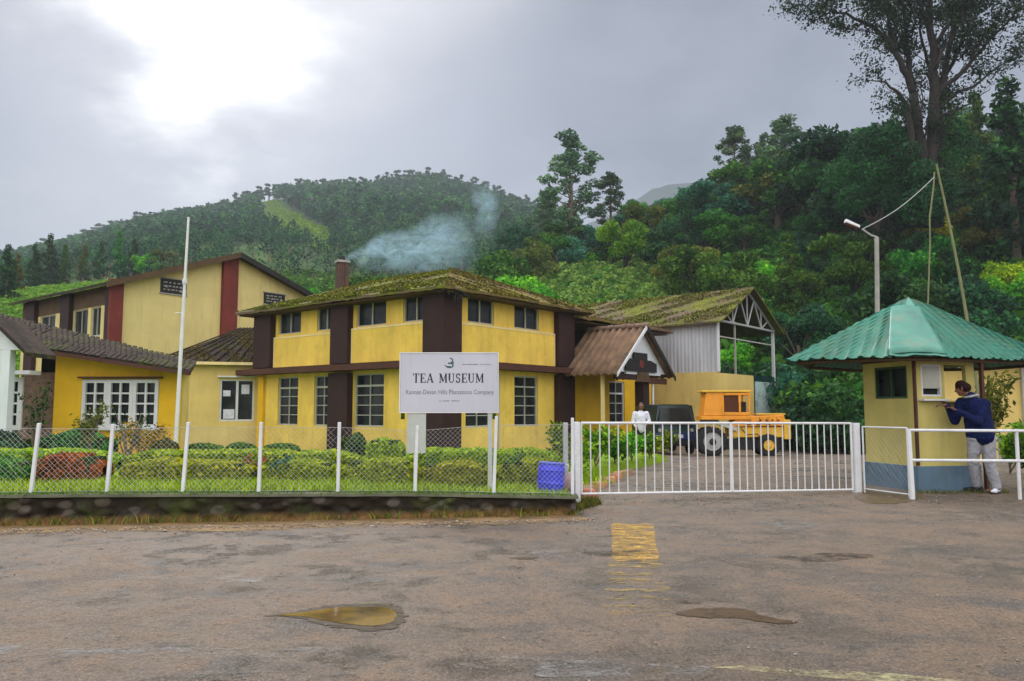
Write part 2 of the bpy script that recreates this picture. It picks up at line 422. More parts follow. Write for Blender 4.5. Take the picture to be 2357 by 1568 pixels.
LEAF = {
    'dark': m_leaf('leaf_dark', (0.006, 0.026, 0.012), (0.018, 0.066, 0.020), (0.05, 0.15, 0.03)),
    'mid': m_leaf('leaf_mid', (0.012, 0.055, 0.010), (0.042, 0.145, 0.018), (0.14, 0.31, 0.03)),
    'bright': m_leaf('leaf_bright', (0.04, 0.13, 0.010), (0.12, 0.30, 0.015), (0.30, 0.50, 0.02)),
    'olive': m_leaf('leaf_olive', (0.035, 0.055, 0.010), (0.10, 0.13, 0.018), (0.24, 0.23, 0.03)),
    'blue': m_leaf('leaf_bluish', (0.008, 0.045, 0.028), (0.022, 0.12, 0.062), (0.08, 0.25, 0.11)),
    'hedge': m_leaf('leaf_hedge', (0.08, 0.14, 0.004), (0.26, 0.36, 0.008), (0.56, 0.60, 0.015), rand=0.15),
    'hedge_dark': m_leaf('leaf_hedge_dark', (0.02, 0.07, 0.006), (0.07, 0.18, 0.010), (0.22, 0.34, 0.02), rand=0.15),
    'red': m_leaf('leaf_red', (0.07, 0.07, 0.01), (0.30, 0.06, 0.01), (0.55, 0.12, 0.015), rand=0.1),
    'euc': m_leaf('leaf_eucalyptus', (0.035, 0.075, 0.045), (0.085, 0.17, 0.085), (0.20, 0.32, 0.14)),
    'far': m_leaf('leaf_far_forest', (0.007, 0.032, 0.016), (0.026, 0.085, 0.030), (0.10, 0.21, 0.045), rand=0.0),
    'tea': m_leaf('leaf_tea', (0.03, 0.11, 0.02), (0.10, 0.26, 0.05), (0.27, 0.46, 0.08), rand=0.0),
    'meadow': m_leaf('leaf_meadow', (0.08, 0.15, 0.02), (0.15, 0.27, 0.025), (0.28, 0.40, 0.04), rand=0.0),
    'gold': m_leaf('leaf_yellow', (0.16, 0.14, 0.01), (0.40, 0.30, 0.02), (0.6, 0.45, 0.04), rand=0.1),
}

# ---------------------------------------------------------------- ground, road, hills
def ground_z(x, y):
    y = max(13.0, min(y, 31.0))
    return -0.0012 * (y - 13) ** 2
HU = [-900, -400, 0, 200, 400, 600, 800, 1000, 1100, 1200, 1300, 1450, 1600, 1700, 1800, 1950, 2100, 2357, 2800, 3600]
HY = [46, 60, 80, 100, 125, 160, 220, 320, 450, 600]
HV = [
    [945, 870, 780, 730, 715, 705, 695, 685, 680, 676],
    [945, 860, 765, 710, 695, 685, 675, 665, 665, 660],
    [945, 850, 745, 690, 672, 655, 640, 625, 622, 620],
    [945, 850, 745, 690, 662, 638, 612, 588, 574, 560],
    [945, 850, 745, 695, 665, 635, 595, 555, 534, 510],
    [945, 850, 750, 700, 670, 635, 585, 528, 494, 466],
    [945, 850, 750, 700, 672, 640, 590, 522, 476, 442],
    [945, 850, 750, 695, 665, 635, 590, 522, 474, 434],
    [945, 845, 740, 680, 645, 620, 585, 530, 490, 452],
    [945, 840, 725, 655, 612, 592, 566, 540, 512, 484],
    [945, 830, 705, 630, 585, 560, 555, 550, 545, 530],
    [945, 815, 685, 605, 555, 525, 530, 540, 545, 545],
    [945, 795, 660, 570, 515, 480, None, None, None, None],
    [945, 780, 640, 545, 475, 430, None, None, None, None],
    [945, 765, 615, 515, 435, 380, None, None, None, None],
    [940, 745, 595, 485, 405, 350, None, None, None, None],
    [935, 730, 575, 465, 380, 325, None, None, None, None],
    [930, 700, 550, 440, 350, 295, None, None, None, None],
    [930, 660, 500, 380, 300, 250, None, None, None, None],
    [930, 660, 480, 360, 280, 230, None, None, None, None]]
HZ = []
for u, row in zip(HU, HV):
    zs = []
    for Y, v in zip(HY, row):
        zs.append(px(u, v, Y).z if v is not None else zs[-1] + 2.0)
    HZ.append(zs)
HZ = np.array(HZ)
def hill_z(x, y):
    x = np.asarray(x, float); y = np.asarray(y, float)
    u = CU + F * math.cos(PITCH) * x / np.maximum(y, 1)
    Yc = np.clip(y, HY[0], HY[-1])
    lu = np.interp(u, HU, np.arange(len(HU))); ly = np.interp(Yc, HY, np.arange(len(HY)))
    i = np.clip(lu.astype(int), 0, len(HU) - 2); j = np.clip(ly.astype(int), 0, len(HY) - 2)
    a = lu - i; b = ly - j
    z = HZ[i, j] * (1 - a) * (1 - b) + HZ[i + 1, j] * a * (1 - b) + HZ[i, j + 1] * (1 - a) * b + HZ[i + 1, j + 1] * a * b
    near = np.clip((y - 38) / 8.0, 0, 1)
    z = np.where(y < 46, -0.4 + near * (HZ[i, 0] * (1 - a) + HZ[i + 1, 0] * a + 0.4), z)
    z = z - np.maximum(0, y - 600) * 0.25
    amp = np.clip((y - 50) / 200, 0, 1)
    z = z + amp * (1.6 * np.sin(x * 0.06 + y * 0.031) + 1.1 * np.sin(x * 0.021 - y * 0.05 + 1.3) + 0.6 * np.sin(x * .17 + 2) * np.cos(y * .12))
    return z

def grass_ground():
    s = newmat('hill_grass')
    c = s.ramp(s.noise(0.05, 6, 0.6), [(0.3, (0.010, 0.030, 0.008)), (0.5, (0.028, 0.075, 0.012)), (0.7, (0.07, 0.13, 0.02))])
    c = s.mix(c, (0.09, 0.06, 0.03), s.ramp(s.noise(0.3, 5, 0.7), [(0.55, 0.0), (0.7, 0.6)]))
    return s.finish(s.bsdf(c, 0.95, 0.1, s.noise(1.5, 6, 0.7), 1.0, 0.4))
M['hill'] = grass_ground()
def build_hills():
    ys = np.concatenate([np.linspace(38, 60, 16), np.linspace(62, 170, 60), np.linspace(175, 620, 70), [680, 760]])
    us = np.linspace(-900, 3600, 170)
    U, Y = np.meshgrid(us, ys)
    X = (U - CU) / F * Y / math.cos(PITCH)
    Z = hill_z(X, Y)
    Z[0, :] = -0.8
    V = np.stack([X, Y, Z], -1).reshape(-1, 3)
    n = len(us); idx = np.arange(len(ys) * n).reshape(len(ys), n)
    Fq = np.stack([idx[:-1, :-1], idx[:-1, 1:], idx[1:, 1:], idx[1:, :-1]], -1).reshape(-1, 4)
    structure(link('hills', raw_mesh('hills', V, Fq, smooth=True), M['hill']))
build_hills()

def far_mountain():
    us = np.linspace(900, 2300, 80)
    prof = np.interp(us, [900, 1300, 1420, 1500, 1560, 1640, 1720, 1900, 2300], [580, 540, 485, 440, 424, 412, 415, 450, 520])
    V = []; 
    ts = [0, 0.25, 0.5, 0.75, 1.0, 1.3]
    for t in ts:
        for u, v in zip(us, prof):
            Y = 1150 + 500 * t
            p = px(u, v, 1650)
            w = math.sin(u * 0.03) * 4 + math.sin(u * .5 + t * 5) * 1.2
            z = (p.z + w) * (t ** 0.8 if t <= 1 else 1 - (t - 1) * 1.2)
            V.append((p.x * (Y / 1650), Y, z + 60 * (1 - min(t, 1))))
    n = len(us); idx = np.arange(len(ts) * n).reshape(len(ts), n)
    Fq = np.stack([idx[:-1, :-1], idx[:-1, 1:], idx[1:, 1:], idx[1:, :-1]], -1).reshape(-1, 4)
    s = newmat('far_mountain_hazed_forest')
    c = s.ramp(s.noise(0.02, 7, 0.7), [(0.3, (0.006, 0.016, 0.022)), (0.7, (0.014, 0.032, 0.036))])  # blue of the distance haze is put into the forest colour
    m = s.finish(s.bsdf(c, 0.95, 0.1, s.noise(0.08, 6, 0.7), 1.0, 6.0))
    structure(link('far_mountain', raw_mesh('far_mountain', V, Fq, smooth=True), m))
far_mountain()

def ground():
    # one sheet: the yard, and land out to the horizon
    xs = sorted(set(list(np.linspace(-3500, -60, 8)) + list(np.linspace(-50, 50, 81)) + list(np.linspace(60, 3500, 8))))
    ys = sorted(set(list(np.linspace(-3000, -30, 8)) + list(np.linspace(-20, 50, 71)) + list(np.linspace(60, 3500, 8))))
    V = [(x, y, ground_z(x, y) - (0.9 if y > 40 else 0)) for y in ys for x in xs]
    n = len(xs)
    Fq = [(j * n + i, j * n + i + 1, (j + 1) * n + i + 1, (j + 1) * n + i) for j in range(len(ys) - 1) for i in range(n - 1)]
    s = newmat('wet_worn_asphalt')
    P = s.tc.outputs['Object']
    big = s.noise(0.5, 8, 0.66, P, 0.4, (1, 1.1, 1))
    mid = s.noise(2.4, 8, 0.72, P, 0.3)
    fine = s.noise(22, 5, 0.75, P)
    gran = s.noise(60, 4, 0.8, P)
    c = s.ramp(big, [(0.32, (0.040, 0.033, 0.028)), (0.45, (0.088, 0.063, 0.045)), (0.56, (0.140, 0.090, 0.053)), (0.70, (0.084, 0.074, 0.066))])
    c = s.mix(c, (0.21, 0.135, 0.082), s.ramp(mid, [(0.48, 0.0), (0.62, 0.6)]))
    c = s.mix(c, (0.045, 0.042, 0.042), s.ramp(s.noise(1.5, 8, 0.74, P, 0.5, (0.8, 1.3, 1)), [(0.50, 0.0), (0.62, 0.75)]))
    c = s.mix(c, (0.22, 0.22, 0.22), s.ramp(s.noise(0.9, 7, 0.75, P, 0.6, (0.6, 1.2, 1)), [(0.60, 0.0), (0.70, 0.55)]))
    c = s.mix(c, (0.33, 0.28, 0.24), s.ramp(gran, [(0.51, 0.0), (0.60, 0.6)]))
    c = s.mix(c, (0.04, 0.035, 0.03), s.ramp(fine, [(0.37, 0.85), (0.47, 0.0)]))
    rough = s.ramp(s.math('ADD', s.math('MULTIPLY', big, 0.5), s.math('MULTIPLY', mid, 0.5)), [(0.44, 0.22), (0.55, 0.72)])
    h = s.math('ADD', s.math('MULTIPLY', mid, 1.0), s.math('ADD', s.math('MULTIPLY', fine, 0.35), s.math('MULTIPLY', gran, 0.18)))
    m = s.finish(s.bsdf(c, rough, 0.42, h, 1.0, 0.06))
    structure(link('ground', raw_mesh('ground', V, Fq, smooth=True), m))
ground()

def ground_pt(u, v, z=0.0):
    a = (u - CU) / F; b = (CV - v) / F
    d = Vector((a, math.cos(PITCH) - b * math.sin(PITCH), math.sin(PITCH) + b * math.cos(PITCH)))
    k = (z - EYE) / d.z
    return Vector((d.x * k, d.y * k, z))

def sheet(name, pts, z, mat):
    V = [(p.x, p.y, z) for p in pts]
    me = bpy.data.meshes.new(name); me.from_pydata(V, [], [tuple(range(len(V)))]); me.validate()
    if me.polygons and me.polygons[0].normal.z < 0: me.flip_normals()
    return structure(link(name, me, mat))

def blob(pts, jit=0.006, sub=7, seed=1):
    rr = random.Random(seed); out = []
    n = len(pts)
    for i in range(n):
        a, b = pts[i], pts[(i + 1) % n]
        p0, p3 = pts[i - 1], pts[(i + 2) % n]
        for k in range(sub):
            t = k / sub
            q = 0.5 * ((2 * a) + (b - p0) * t + (2 * p0 - 5 * a + 4 * b - p3) * t * t + (3 * a - p0 - 3 * b + p3) * t ** 3)
            out.append(q + Vector((rr.uniform(-1, 1) * jit * 3, rr.uniform(-1, 1) * jit, 0)))
    return out
def worn(name, col, lo, hi, rough=0.7, sc=3.0):
    s = newmat(name)
    n = s.math('ADD', s.math('MULTIPLY', s.noise(sc, 7, 0.75, None, 0.3, (0.8, 1.3, 1)), 0.65), s.math('MULTIPLY', s.noise(sc * 9, 5, 0.8), 0.35))
    f = s.ramp(n, [(lo, 0.0), (hi, 1.0)])
    b = s.bsdf(col, rough, 0.3); tr = s.N.new('ShaderNodeBsdfTransparent')
    mx = s.N.new('ShaderNodeMixShader'); s.L.new(f, mx.inputs[0]); s.L.new(tr.outputs[0], mx.inputs[1]); s.L.new(b.outputs[0], mx.inputs[2])
    s.L.new(mx.outputs[0], s.out.inputs[0]); return s.m
sheet('dirt_verge', [Vector((x, 9.94 + .139 * x, 0)) for x in (-9, -6, -3, 0, .8)] + [Vector((x, 9.99 + .139 * x - w, 0)) for x, w in ((1.0, .5), (0, .75), (-1.5, .55), (-3, .85), (-4.5, .6), (-6, .8), (-9, .7))], 0.003, worn('dirt_verge', (0.24, 0.155, 0.075), 0.36, 0.56, 0.9, 2.5))
# worn yellow strip pointing at the gate, thicker paint at its far end
sheet('road_marking', blob([ground_pt(*p) for p in ((1408, 1208), (1452, 1207), (1500, 1208), (1508, 1250), (1516, 1290), (1460, 1291), (1412, 1290), (1410, 1250))], .003, 5, 3), 0.004, worn('worn_yellow_paint', (0.40, 0.24, 0.045), 0.44, 0.56, 0.7, 7))
for k_ in range(7):      # ladder of worn bars, paler towards the camera
    v0_ = 1297 + k_ * 18.5; a_ = (v0_ - 1208) / 217
    sheet('road_marking', blob([ground_pt(*p) for p in ((1409 - 17 * a_, v0_), (1460, v0_ + (4 if k_ % 2 else -2)), (1502 + 43 * a_, v0_ + (6 if k_ % 3 else -3)), (1505 + 43 * a_, v0_ + 11), (1460, v0_ + 10), (1408 - 17 * a_, v0_ + 9))], .003, 5, 30 + k_), 0.004, worn('faded_yellow_paint_%d' % k_, (0.32, 0.22, 0.065), 0.475 + k_ * .005, 0.58 + k_ * .01, 0.7, 8))
sheet('road_marking', [ground_pt(*p) for p in ((1640, 1538), (1700, 1534), (2060, 1552), (2240, 1572), (2100, 1576), (1900, 1562))], 0.004, worn('worn_pale_paint', (0.36, 0.33, 0.18), 0.46, 0.62))
sheet('road_patch', [ground_pt(*p) for p in ((-80, 1478), (300, 1492), (640, 1494), (820, 1488), (760, 1512), (350, 1520), (-80, 1526))], 0.004, worn('pale_cement_patch', (0.20, 0.20, 0.20), 0.49, 0.68, 0.6))
sheet('road_patch', [ground_pt(*p) for p in ((1040, 1508), (1300, 1520), (1640, 1536), (1600, 1560), (1250, 1560), (1060, 1535))], 0.0045, worn('pale_cement_patch_b', (0.24, 0.24, 0.24), 0.49, 0.68, 0.6))
sheet('road_patch', [ground_pt(*p) for p in ((1740, 1190), (1860, 1194), (1930, 1212), (1860, 1226), (1760, 1212))], 0.004, worn('pale_cement_patch_c', (0.24, 0.24, 0.24), 0.49, 0.68, 0.55))
sheet('road_patch', [ground_pt(*p) for p in ((500, 1332), (560, 1320), (620, 1324), (600, 1340), (530, 1345))], 0.004, worn('pale_cement_patch_d', (0.24, 0.24, 0.24), 0.49, 0.68, 0.5))

def puddle_mat():
    s = newmat('muddy_water')
    c = s.ramp(s.noise(2.0, 4), [(0.38, (0.07, 0.042, 0.012)), (0.55, (0.20, 0.120, 0.022))])  # muddy water; its dark zones are painted in for a darker reflection
    b = s.bsdf(c, 0.06, 0.5, s.noise(14, 2), 0.03, 0.01); b.inputs['IOR'].default_value = 1.33
    return s.finish(b)
M['puddle'] = puddle_mat()
def mud_mat():
    s = newmat('wet_mud')
    c = s.ramp(s.noise(5, 6, 0.7), [(0.3, (0.05, 0.032, 0.015)), (0.7, (0.14, 0.09, 0.045))])
    return s.finish(s.bsdf(c, 0.35, 0.5, s.noise(18, 5, 0.7), 0.6, 0.02))
M['mud'] = mud_mat()
def puddle(uv, seed, rim=True):
    P = [ground_pt(*p) for p in uv]
    c = sum(P, Vector()) / len(P)
    if rim:
        sheet('wet_mud', blob([c + (p - c) * 1.10 + Vector(((p - c).x * 0.06, (p - c).y * 0.35, 0)) for p in P], 0.012, 7, seed), 0.004, worn('wet_mud_edge_%d' % seed, (0.060, 0.040, 0.022), 0.34, 0.52, 0.25, 9))
    sheet('puddle', blob(P, 0.004, 9, seed + 9), 0.0055, M['puddle'])
puddle([(640, 1418), (700, 1411), (770, 1401), (850, 1399), (893, 1401), (912, 1414), (908, 1430), (880, 1440), (840, 1442), (770, 1434), (700, 1421)], 1)
def mud(uv, seed, lo=.40, hi=.56, col=(0.10, 0.062, 0.03)):
    lo += .05; hi += .10; vm = sum(q[1] for q in uv) / len(uv); uv = [(a_, vm + (b_ - vm) * .85) for a_, b_ in uv]
    P = [ground_pt(*p) for p in uv]; sheet('mud_stain', blob(P, .01, 7, seed), 0.0045 + seed * 1e-4, worn('mud_stain_%d' % seed, col, lo, hi, 0.35, 5))
mud([(1560, 1412), (1610, 1398), (1680, 1398), (1720, 1404), (1760, 1420), (1830, 1436), (1790, 1440), (1700, 1426), (1620, 1424)], 2, .30, .40, (.075, .045, .02))
mud([(1780, 1284), (1840, 1278), (1900, 1272), (1990, 1274), (2010, 1283), (1950, 1290), (1880, 1296)], 3, .42, .5, (.05, .036, .024))
mud([(1340, 1272), (1400, 1268), (1480, 1268), (1500, 1275), (1440, 1281), (1370, 1281)], 4, .42, .5, (.05, .036, .02))
mud([(1180, 1284), (1215, 1281), (1245, 1283), (1225, 1289), (1190, 1289)], 5, .38, .5, (.06, .04, .025))
mud([(650, 1304), (700, 1298), (775, 1300), (750, 1308), (690, 1310)], 6, .42, .52, (.05, .036, .024))
mud([(300, 1566), (480, 1548), (620, 1544), (820, 1550), (760, 1574), (520, 1580), (320, 1580)], 7, .44, .56, (.04, .034, .028))
mud([(1600, 1392), (1560, 1386), (1640, 1380), (1660, 1386)], 8, .42, .5, (.05, .036, .024))

# gravel and stones lying on the road
def pebbles():
    rg = np.random.default_rng(3)
    def ico(n):
        pass
    base = np.array([(1, 0, 0), (-1, 0, 0), (0, 1, 0), (0, -1, 0), (0, 0, 1), (0, 0, -1)], float)
    fc = np.array([(0, 2, 4), (2, 1, 4), (1, 3, 4), (3, 0, 4), (2, 0, 5), (1, 2, 5), (3, 1, 5), (0, 3, 5)])
    Vs, Fs = [], []
    n = 2600
    for i in range(n):
        if i < 1500:
            x = rg.uniform(-5, 8); y = rg.uniform(3.2, 12.5)
            r = rg.uniform(0.003, 0.011)
        elif i < 2300:      # along the foot of the wall
            x = rg.uniform(-6.5, 1.2); y = 9.55 + 0.13 * x - abs(rg.normal(0, 0.16)); r = rg.uniform(0.005, 0.022)
        else:               # under the gate and before the booth
            x = rg.uniform(0.9, 8.5); y = rg.uniform(11.0, 13.0); r = rg.uniform(0.006, 0.02)
        R3 = rg.normal(size=(3, 3)); Q, _ = np.linalg.qr(R3)
        p = (base * rg.uniform(0.6, 1.2, (6, 1)) * r) @ Q.T; p[:, 2] *= 0.7
        Vs.append(p + np.array([x, y, r * 0.35 + 0.003])); Fs.append(fc + 6 * i)
    s = newmat('pebble'); c = s.ramp(s.noise(9, 3), [(0.3, (0.11, 0.085, 0.07)), (0.55, (0.30, 0.24, 0.19)), (0.75, (0.5, 0.46, 0.42))])
    m = s.finish(s.bsdf(c, 0.8, 0.3))
    stuff(link('gravel', raw_mesh('gravel', np.concatenate(Vs), np.concatenate(Fs)), m), 'loose gravel strewn over the wet road', 'gravel')
pebbles()

# ---------------------------------------------------------------- building kit
RZ = math.atan2(0.779, 0.627)
X3, Y3 = Vector((1, 0, 0)), Vector((0, 1, 0))
def frame_(o, e, n): return (Vector(o), Vector(e).normalized(), Vector(n).normalized())
def wall_mb(fr, s0, s1, z0, z1, holes, thick=0.22, mb=None):
    mb = mb or MB()
    ss = sorted({s0, s1, *[h[0] for h in holes], *[h[1] for h in holes]}); zs = sorted({z0, z1, *[h[2] for h in holes], *[h[3] for h in holes]})
    o, e, n = fr
    for i in range(len(ss) - 1):
        for j in range(len(zs) - 1):
            a, b, c, d = ss[i], ss[i + 1], zs[j], zs[j + 1]
            if any(h[0] - 1e-6 <= a and b <= h[1] + 1e-6 and h[2] - 1e-6 <= c and d <= h[3] + 1e-6 for h in holes): continue
            mb.fbox(fr, a, b, 0, thick, c, d)
    return mb
def window(parent, fr, s0, s1, z0, z1, cols, rows, mat, fw=0.06, bar=0.03, rec=0.06, glass='glass', top=None, label=None):
    mb = MB()
    d0, d1 = rec, rec + 0.06
    mb.fbox(fr, s0, s0 + fw, d0, d1, z0, z1); mb.fbox(fr, s1 - fw, s1, d0, d1, z0, z1)
    mb.fbox(fr, s0 + fw, s1 - fw, d0, d1, z0, z0 + fw); mb.fbox(fr, s0 + fw, s1 - fw, d0, d1, z1 - fw, z1)
    for k in range(1, cols):
        c = s0 + fw + (s1 - s0 - 2 * fw) * k / cols; w = bar * (1.5 if cols > 2 and k % 2 == 0 else 1.0)
        mb.fbox(fr, c - w / 2, c + w / 2, d0 + 0.008, d1 - 0.003, z0 + fw, z1 - fw)
    for k in range(1, rows):
        c = z0 + fw + (z1 - z0 - 2 * fw) * k / rows
        mb.fbox(fr, s0 + fw, s1 - fw, d0 + 0.014, d1 - 0.006, c - bar / 2, c + bar / 2)
    if top: mb.fbox(fr, s0 + fw, s1 - fw, d0 + 0.004, d1 - 0.0045, top - bar * 0.9, top + bar * 0.9)
    w = mb.build('window', mat, parent)
    if label: w['label'] = label
    g = MB().fbox(fr, s0 + 0.01, s1 - 0.01, d1 + 0.01, d1 + 0.03, z0 + 0.01, z1 - 0.01)
    g.build('pane', M[glass], w)
    return w

def moss_tufts(parent, quads, n, size, mat, edge_only=False, seed=1, lift=0.02):
    """moss cushions growing over a roof slope; quads: list of 4 corner points"""
    rg = np.random.default_rng(seed); P = []
    for q in quads:
        q = np.array(q, float); m = n // len(quads)
        a = rg.uniform(0, 1, m); b = rg.uniform(0, 1, m) ** (3.0 if edge_only else 1)
        p = (q[0][None] * ((1 - a) * (1 - b))[:, None] + q[1][None] * (a * (1 - b))[:, None] + q[2][None] * (a * b)[:, None] + q[3][None] * ((1 - a) * b)[:, None])
        p[:, 2] += rg.uniform(-0.01, size * 0.45, m) + lift
        P.append(p)
    P = np.concatenate(P)
    keep = (np.sin(P[:, 0] * 2.1 + 1) + np.sin(P[:, 1] * 1.7 + P[:, 0]) + 1.2 * np.sin(P[:, 0] * 5.3 + P[:, 1] * 3.1) + rg.normal(0, 0.7, len(P))) > 0.15
    V, Fq, t = leaves(P[keep], size, 0.5, 0.8, rg)
    return link('moss', raw_mesh('moss', V, Fq, t), mat, parent)
M['moss'] = m_leaf('moss_cushions', (0.035, 0.04, 0.005), (0.12, 0.125, 0.010), (0.30, 0.28, 0.02), trans=0.0, rand=0.0)
M['moss_dark'] = m_leaf('dry_moss', (0.05, 0.04, 0.012), (0.12, 0.10, 0.02), (0.26, 0.20, 0.05), trans=0.0, rand=0.0)

# ================================================================ main two-storey building
C0 = Vector((-2.36, 27.0, 0))
def lt(u): r = (u - CU) / F; return (-2.36 - 27 * r) / (0.779 + 0.627 * r)      # along the left wall
def rt(u): r = (u - CU) / F; return (2.36 + 27 * r) / (0.627 - 0.779 * r)       # along the right wall
main = thing('museum_building', 'two storey yellow building with dark brown pillars and mossy hip roof behind the white signboard', 'building', C0, RZ)
LF = frame_((0, 0, 0), Y3, X3); RF = frame_((0, 0, 0), X3, Y3)
ZB = -0.6
up_l = [(lt(985) + 0.02, lt(926)), (lt(887), lt(818)), (lt(768), lt(727)), (lt(690), lt(638))]
lo_l = [(lt(884), lt(816)), (lt(764), lt(724)), (lt(687), lt(641))]
def W(parent, fr, s, z0, z1, cols, rows, **k):
    a, b = sorted(s); return window(parent, fr, a, b, z0, z1, cols, rows, M['window_grey'], **k)
up_l = [tuple(sorted(s)) for s in up_l]; lo_l = [tuple(sorted(s)) for s in lo_l]
holes = [(a, b, 4.42, 5.32) for a, b in up_l] + [(a, b, 0.70, 2.66) for a, b in lo_l]
wall_mb(LF, 0.0, 10.7, ZB, 5.62, holes).build('wall', M['yellow'], main)
up_r = [(rt(1076), rt(1137)), (rt(1184), rt(1241))]
lo_r = [(rt(1072), rt(1130)), (rt(1184), rt(1238))]
RF2 = frame_((0, 0, 0), X3, Y3)
holes = [(a, b, 4.42, 5.32) for a, b in up_r] + [(a, b, 0.70, 2.62) for a, b in lo_r]
wall_mb(RF2, 0.22, 7.6, ZB, 5.62, holes).build('wall', M['yellow'], main)
MB().box(7.38, 7.6, 0.22, 10.7, ZB, 5.62).build('wall', M['yellow'], main)
MB().box(0.22, 7.38, 10.48, 10.7, ZB, 5.62).build('wall', M['yellow'], main)
for a, b in up_l: W(main, LF, (a, b), 4.42, 5.32, 2, 1, fw=0.05, bar=0.05)
for a, b in lo_l: W(main, LF, (a, b), 0.70, 2.66, 2, 5, top=2.2)
for a, b in up_r: W(main, RF, (a, b), 4.42, 5.32, 2, 1, fw=0.05, bar=0.05)
for a, b in lo_r: W(main, RF, (a, b), 0.70, 2.62, 2, 5, top=2.2)
# window curtains seen as darker/brighter surfaces stay glass; projecting panels under the upper windows
def panel(fr, s0, s1, z0, z1, d=0.10, e=0.06, mat='yellow'):
    p = MB().fbox(fr, s0, s1, -d, -0.003, z0, z1).build('wall_panel', M[mat], main, 0.01)
    q = MB()
    q.fbox(fr, s0 - 0.003, s0 + e, -d - 0.012, -0.006, z0 + 0.003, z1 - e); q.fbox(fr, s1 - e, s1 + 0.003, -d - 0.012, -0.006, z0 + 0.003, z1 - e)
    q.fbox(fr, s0 - 0.004, s1 + 0.004, -d - 0.015, -0.005, z1 - e, z1 + 0.01)
    q.build('panel_edging', M['cream_edge'], p)
panel(LF, lt(984), lt(812), 3.06, 4.36); panel(LF, lt(768), lt(633), 3.06, 4.30)
panel(RF, rt(1052), rt(1273), 3.06, 4.36)
# pillars
def pillar(s0, s1, fr, z0, z1, d=0.28, mat='dark_brown'):
    a, b = sorted((s0, s1)); return MB().fbox(fr, a, b, -d, -0.004, z0, z1).build('pillar', M[mat], main, 0.015)
cp = rt(1048)
for z0, z1 in ((ZB, 2.72), (3.055, 5.55)):
    MB().hexa([(-0.30, lt(986), z0), (-0.30, -0.30, z0), (cp, -0.30, z0), (0.001, 0.0015, z0), (-0.30, lt(986), z1), (-0.30, -0.30, z1), (cp, -0.30, z1), (0.001, 0.0015, z1)]) \
        if False else None
    m_ = MB(); m_.box(-0.30, cp, -0.30, -0.004, z0, z1); m_.box(-0.30, -0.004, -0.004, max(0.02, lt(986)), z0, z1)
    m_.build('pillar', M['dark_brown'], main)
pillar(lt(811), lt(771), LF, 3.055, 5.55); pillar(lt(813), lt(768), LF, ZB, 2.72)
pillar(lt(632), lt(594), LF, 3.055, 5.50)
pillar(rt(1275), rt(1311), RF, 3.055, 5.55); pillar(rt(1275), rt(1311), RF, ZB, 2.72)
MB().fbox(LF, lt(612), lt(600), -0.12, -0.004, ZB, 2.72).build('pillar', M['deep_yellow'], main)
# ledge between the floors
lg = MB()
lg.hexa([(-0.62, -0.62, 2.78), (8.15, -0.62, 2.78), (8.15, -0.003, 2.78), (-0.003, -0.003, 2.78), (-0.62, -0.62, 3.0), (8.15, -0.62, 3.0), (8.15, -0.003, 3.06), (-0.003, -0.003, 3.06)])
lg.hexa([(-0.62, -0.62, 2.779), (-0.003, -0.003, 2.779), (-0.003, 11.5, 2.779), (-0.62, 11.5, 2.779), (-0.62, -0.62, 2.999), (-0.003, -0.003, 3.059), (-0.003, 11.5, 3.059), (-0.62, 11.5, 2.999)])
lg.build('ledge', M['fascia'], main)
# roof
E = 5.43; RG = 7.02
e00, e10, e11, e01 = (-0.75, -0.75, E), (8.4, -0.75, E), (8.4, 11.45, E), (-0.75, 11.45, E)
ra, rb = (3.8, 3.1, RG), (3.8, 8.1, RG)
def tri_slab(pts, t): 
    pts = [Vector(p) for p in pts]; lo = [p - Vector((0, 0, t)) for p in pts]; n = len(pts)
    m = MB(); m.poly(lo + pts, [tuple(reversed(range(n))), tuple(range(n, 2 * n))] + [(i, (i + 1) % n, n + (i + 1) % n, n + i) for i in range(n)]); return m
def sag_slope(A, B, Cc, D, nu, nv, t, amp, seed):
    """roof slope with an uneven surface: A-B eave, D-C ridge"""
    rg = np.random.default_rng(seed); A, B, Cc, D = map(Vector, (A, B, Cc, D))
    V = []; top = []
    for j in range(nv + 1):
        for i in range(nu + 1):
            a, b = i / nu, j / nv
            p = A.lerp(B, a).lerp(D.lerp(Cc, a), b)
            p = p + Vector((0, 0, amp * (math.sin(a * 9 + seed) * 0.5 + rg.normal(0, 0.35)) * (0.4 if 0 < j < nv else 1)))
            top.append(p)
    n = len(top); V = top + [p - Vector((0, 0, t)) for p in top]
    F_ = []
    w = nu + 1
    for j in range(nv):
        for i in range(nu):
            q = (j * w + i, j * w + i + 1, (j + 1) * w + i + 1, (j + 1) * w + i); F_.append(q); F_.append(tuple(n + k for k in reversed(q)))
    for i in range(nu): F_.append((i + 1, i, n + i, n + i + 1)); F_.append((nv * w + i, nv * w + i + 1, n + nv * w + i + 1, n + nv * w + i))
    for j in range(nv): F_.append((j * w, (j + 1) * w, n + (j + 1) * w, n + j * w)); F_.append(((j + 1) * w + nu, j * w + nu, n + j * w + nu, n + (j + 1) * w + nu))
    m = MB(); m.v = [tuple(p) for p in V]; m.f = F_; return m
rl = sag_slope(e01, e00, ra, rb, 60, 6, 0.10, 0.035, 3).build('roof', M['roof_moss'], main)
rr_ = sag_slope(e00, e10, ra, ra, 50, 6, 0.10, 0.035, 4)
rr_ = tri_slab([e00, e10, ra], 0.1); 
rr_ = sag_slope(e00, e10, (3.9, 3.1, RG), (3.7, 3.1, RG), 50, 6, 0.10, 0.03, 4).build('roof', M['roof_rust'], main)
tri_slab([e10, e11, rb, ra], 0.1).build('roof', M['roof_rust'], main)
tri_slab([e11, e01, rb], 0.1).build('roof', M['roof_moss'], main)
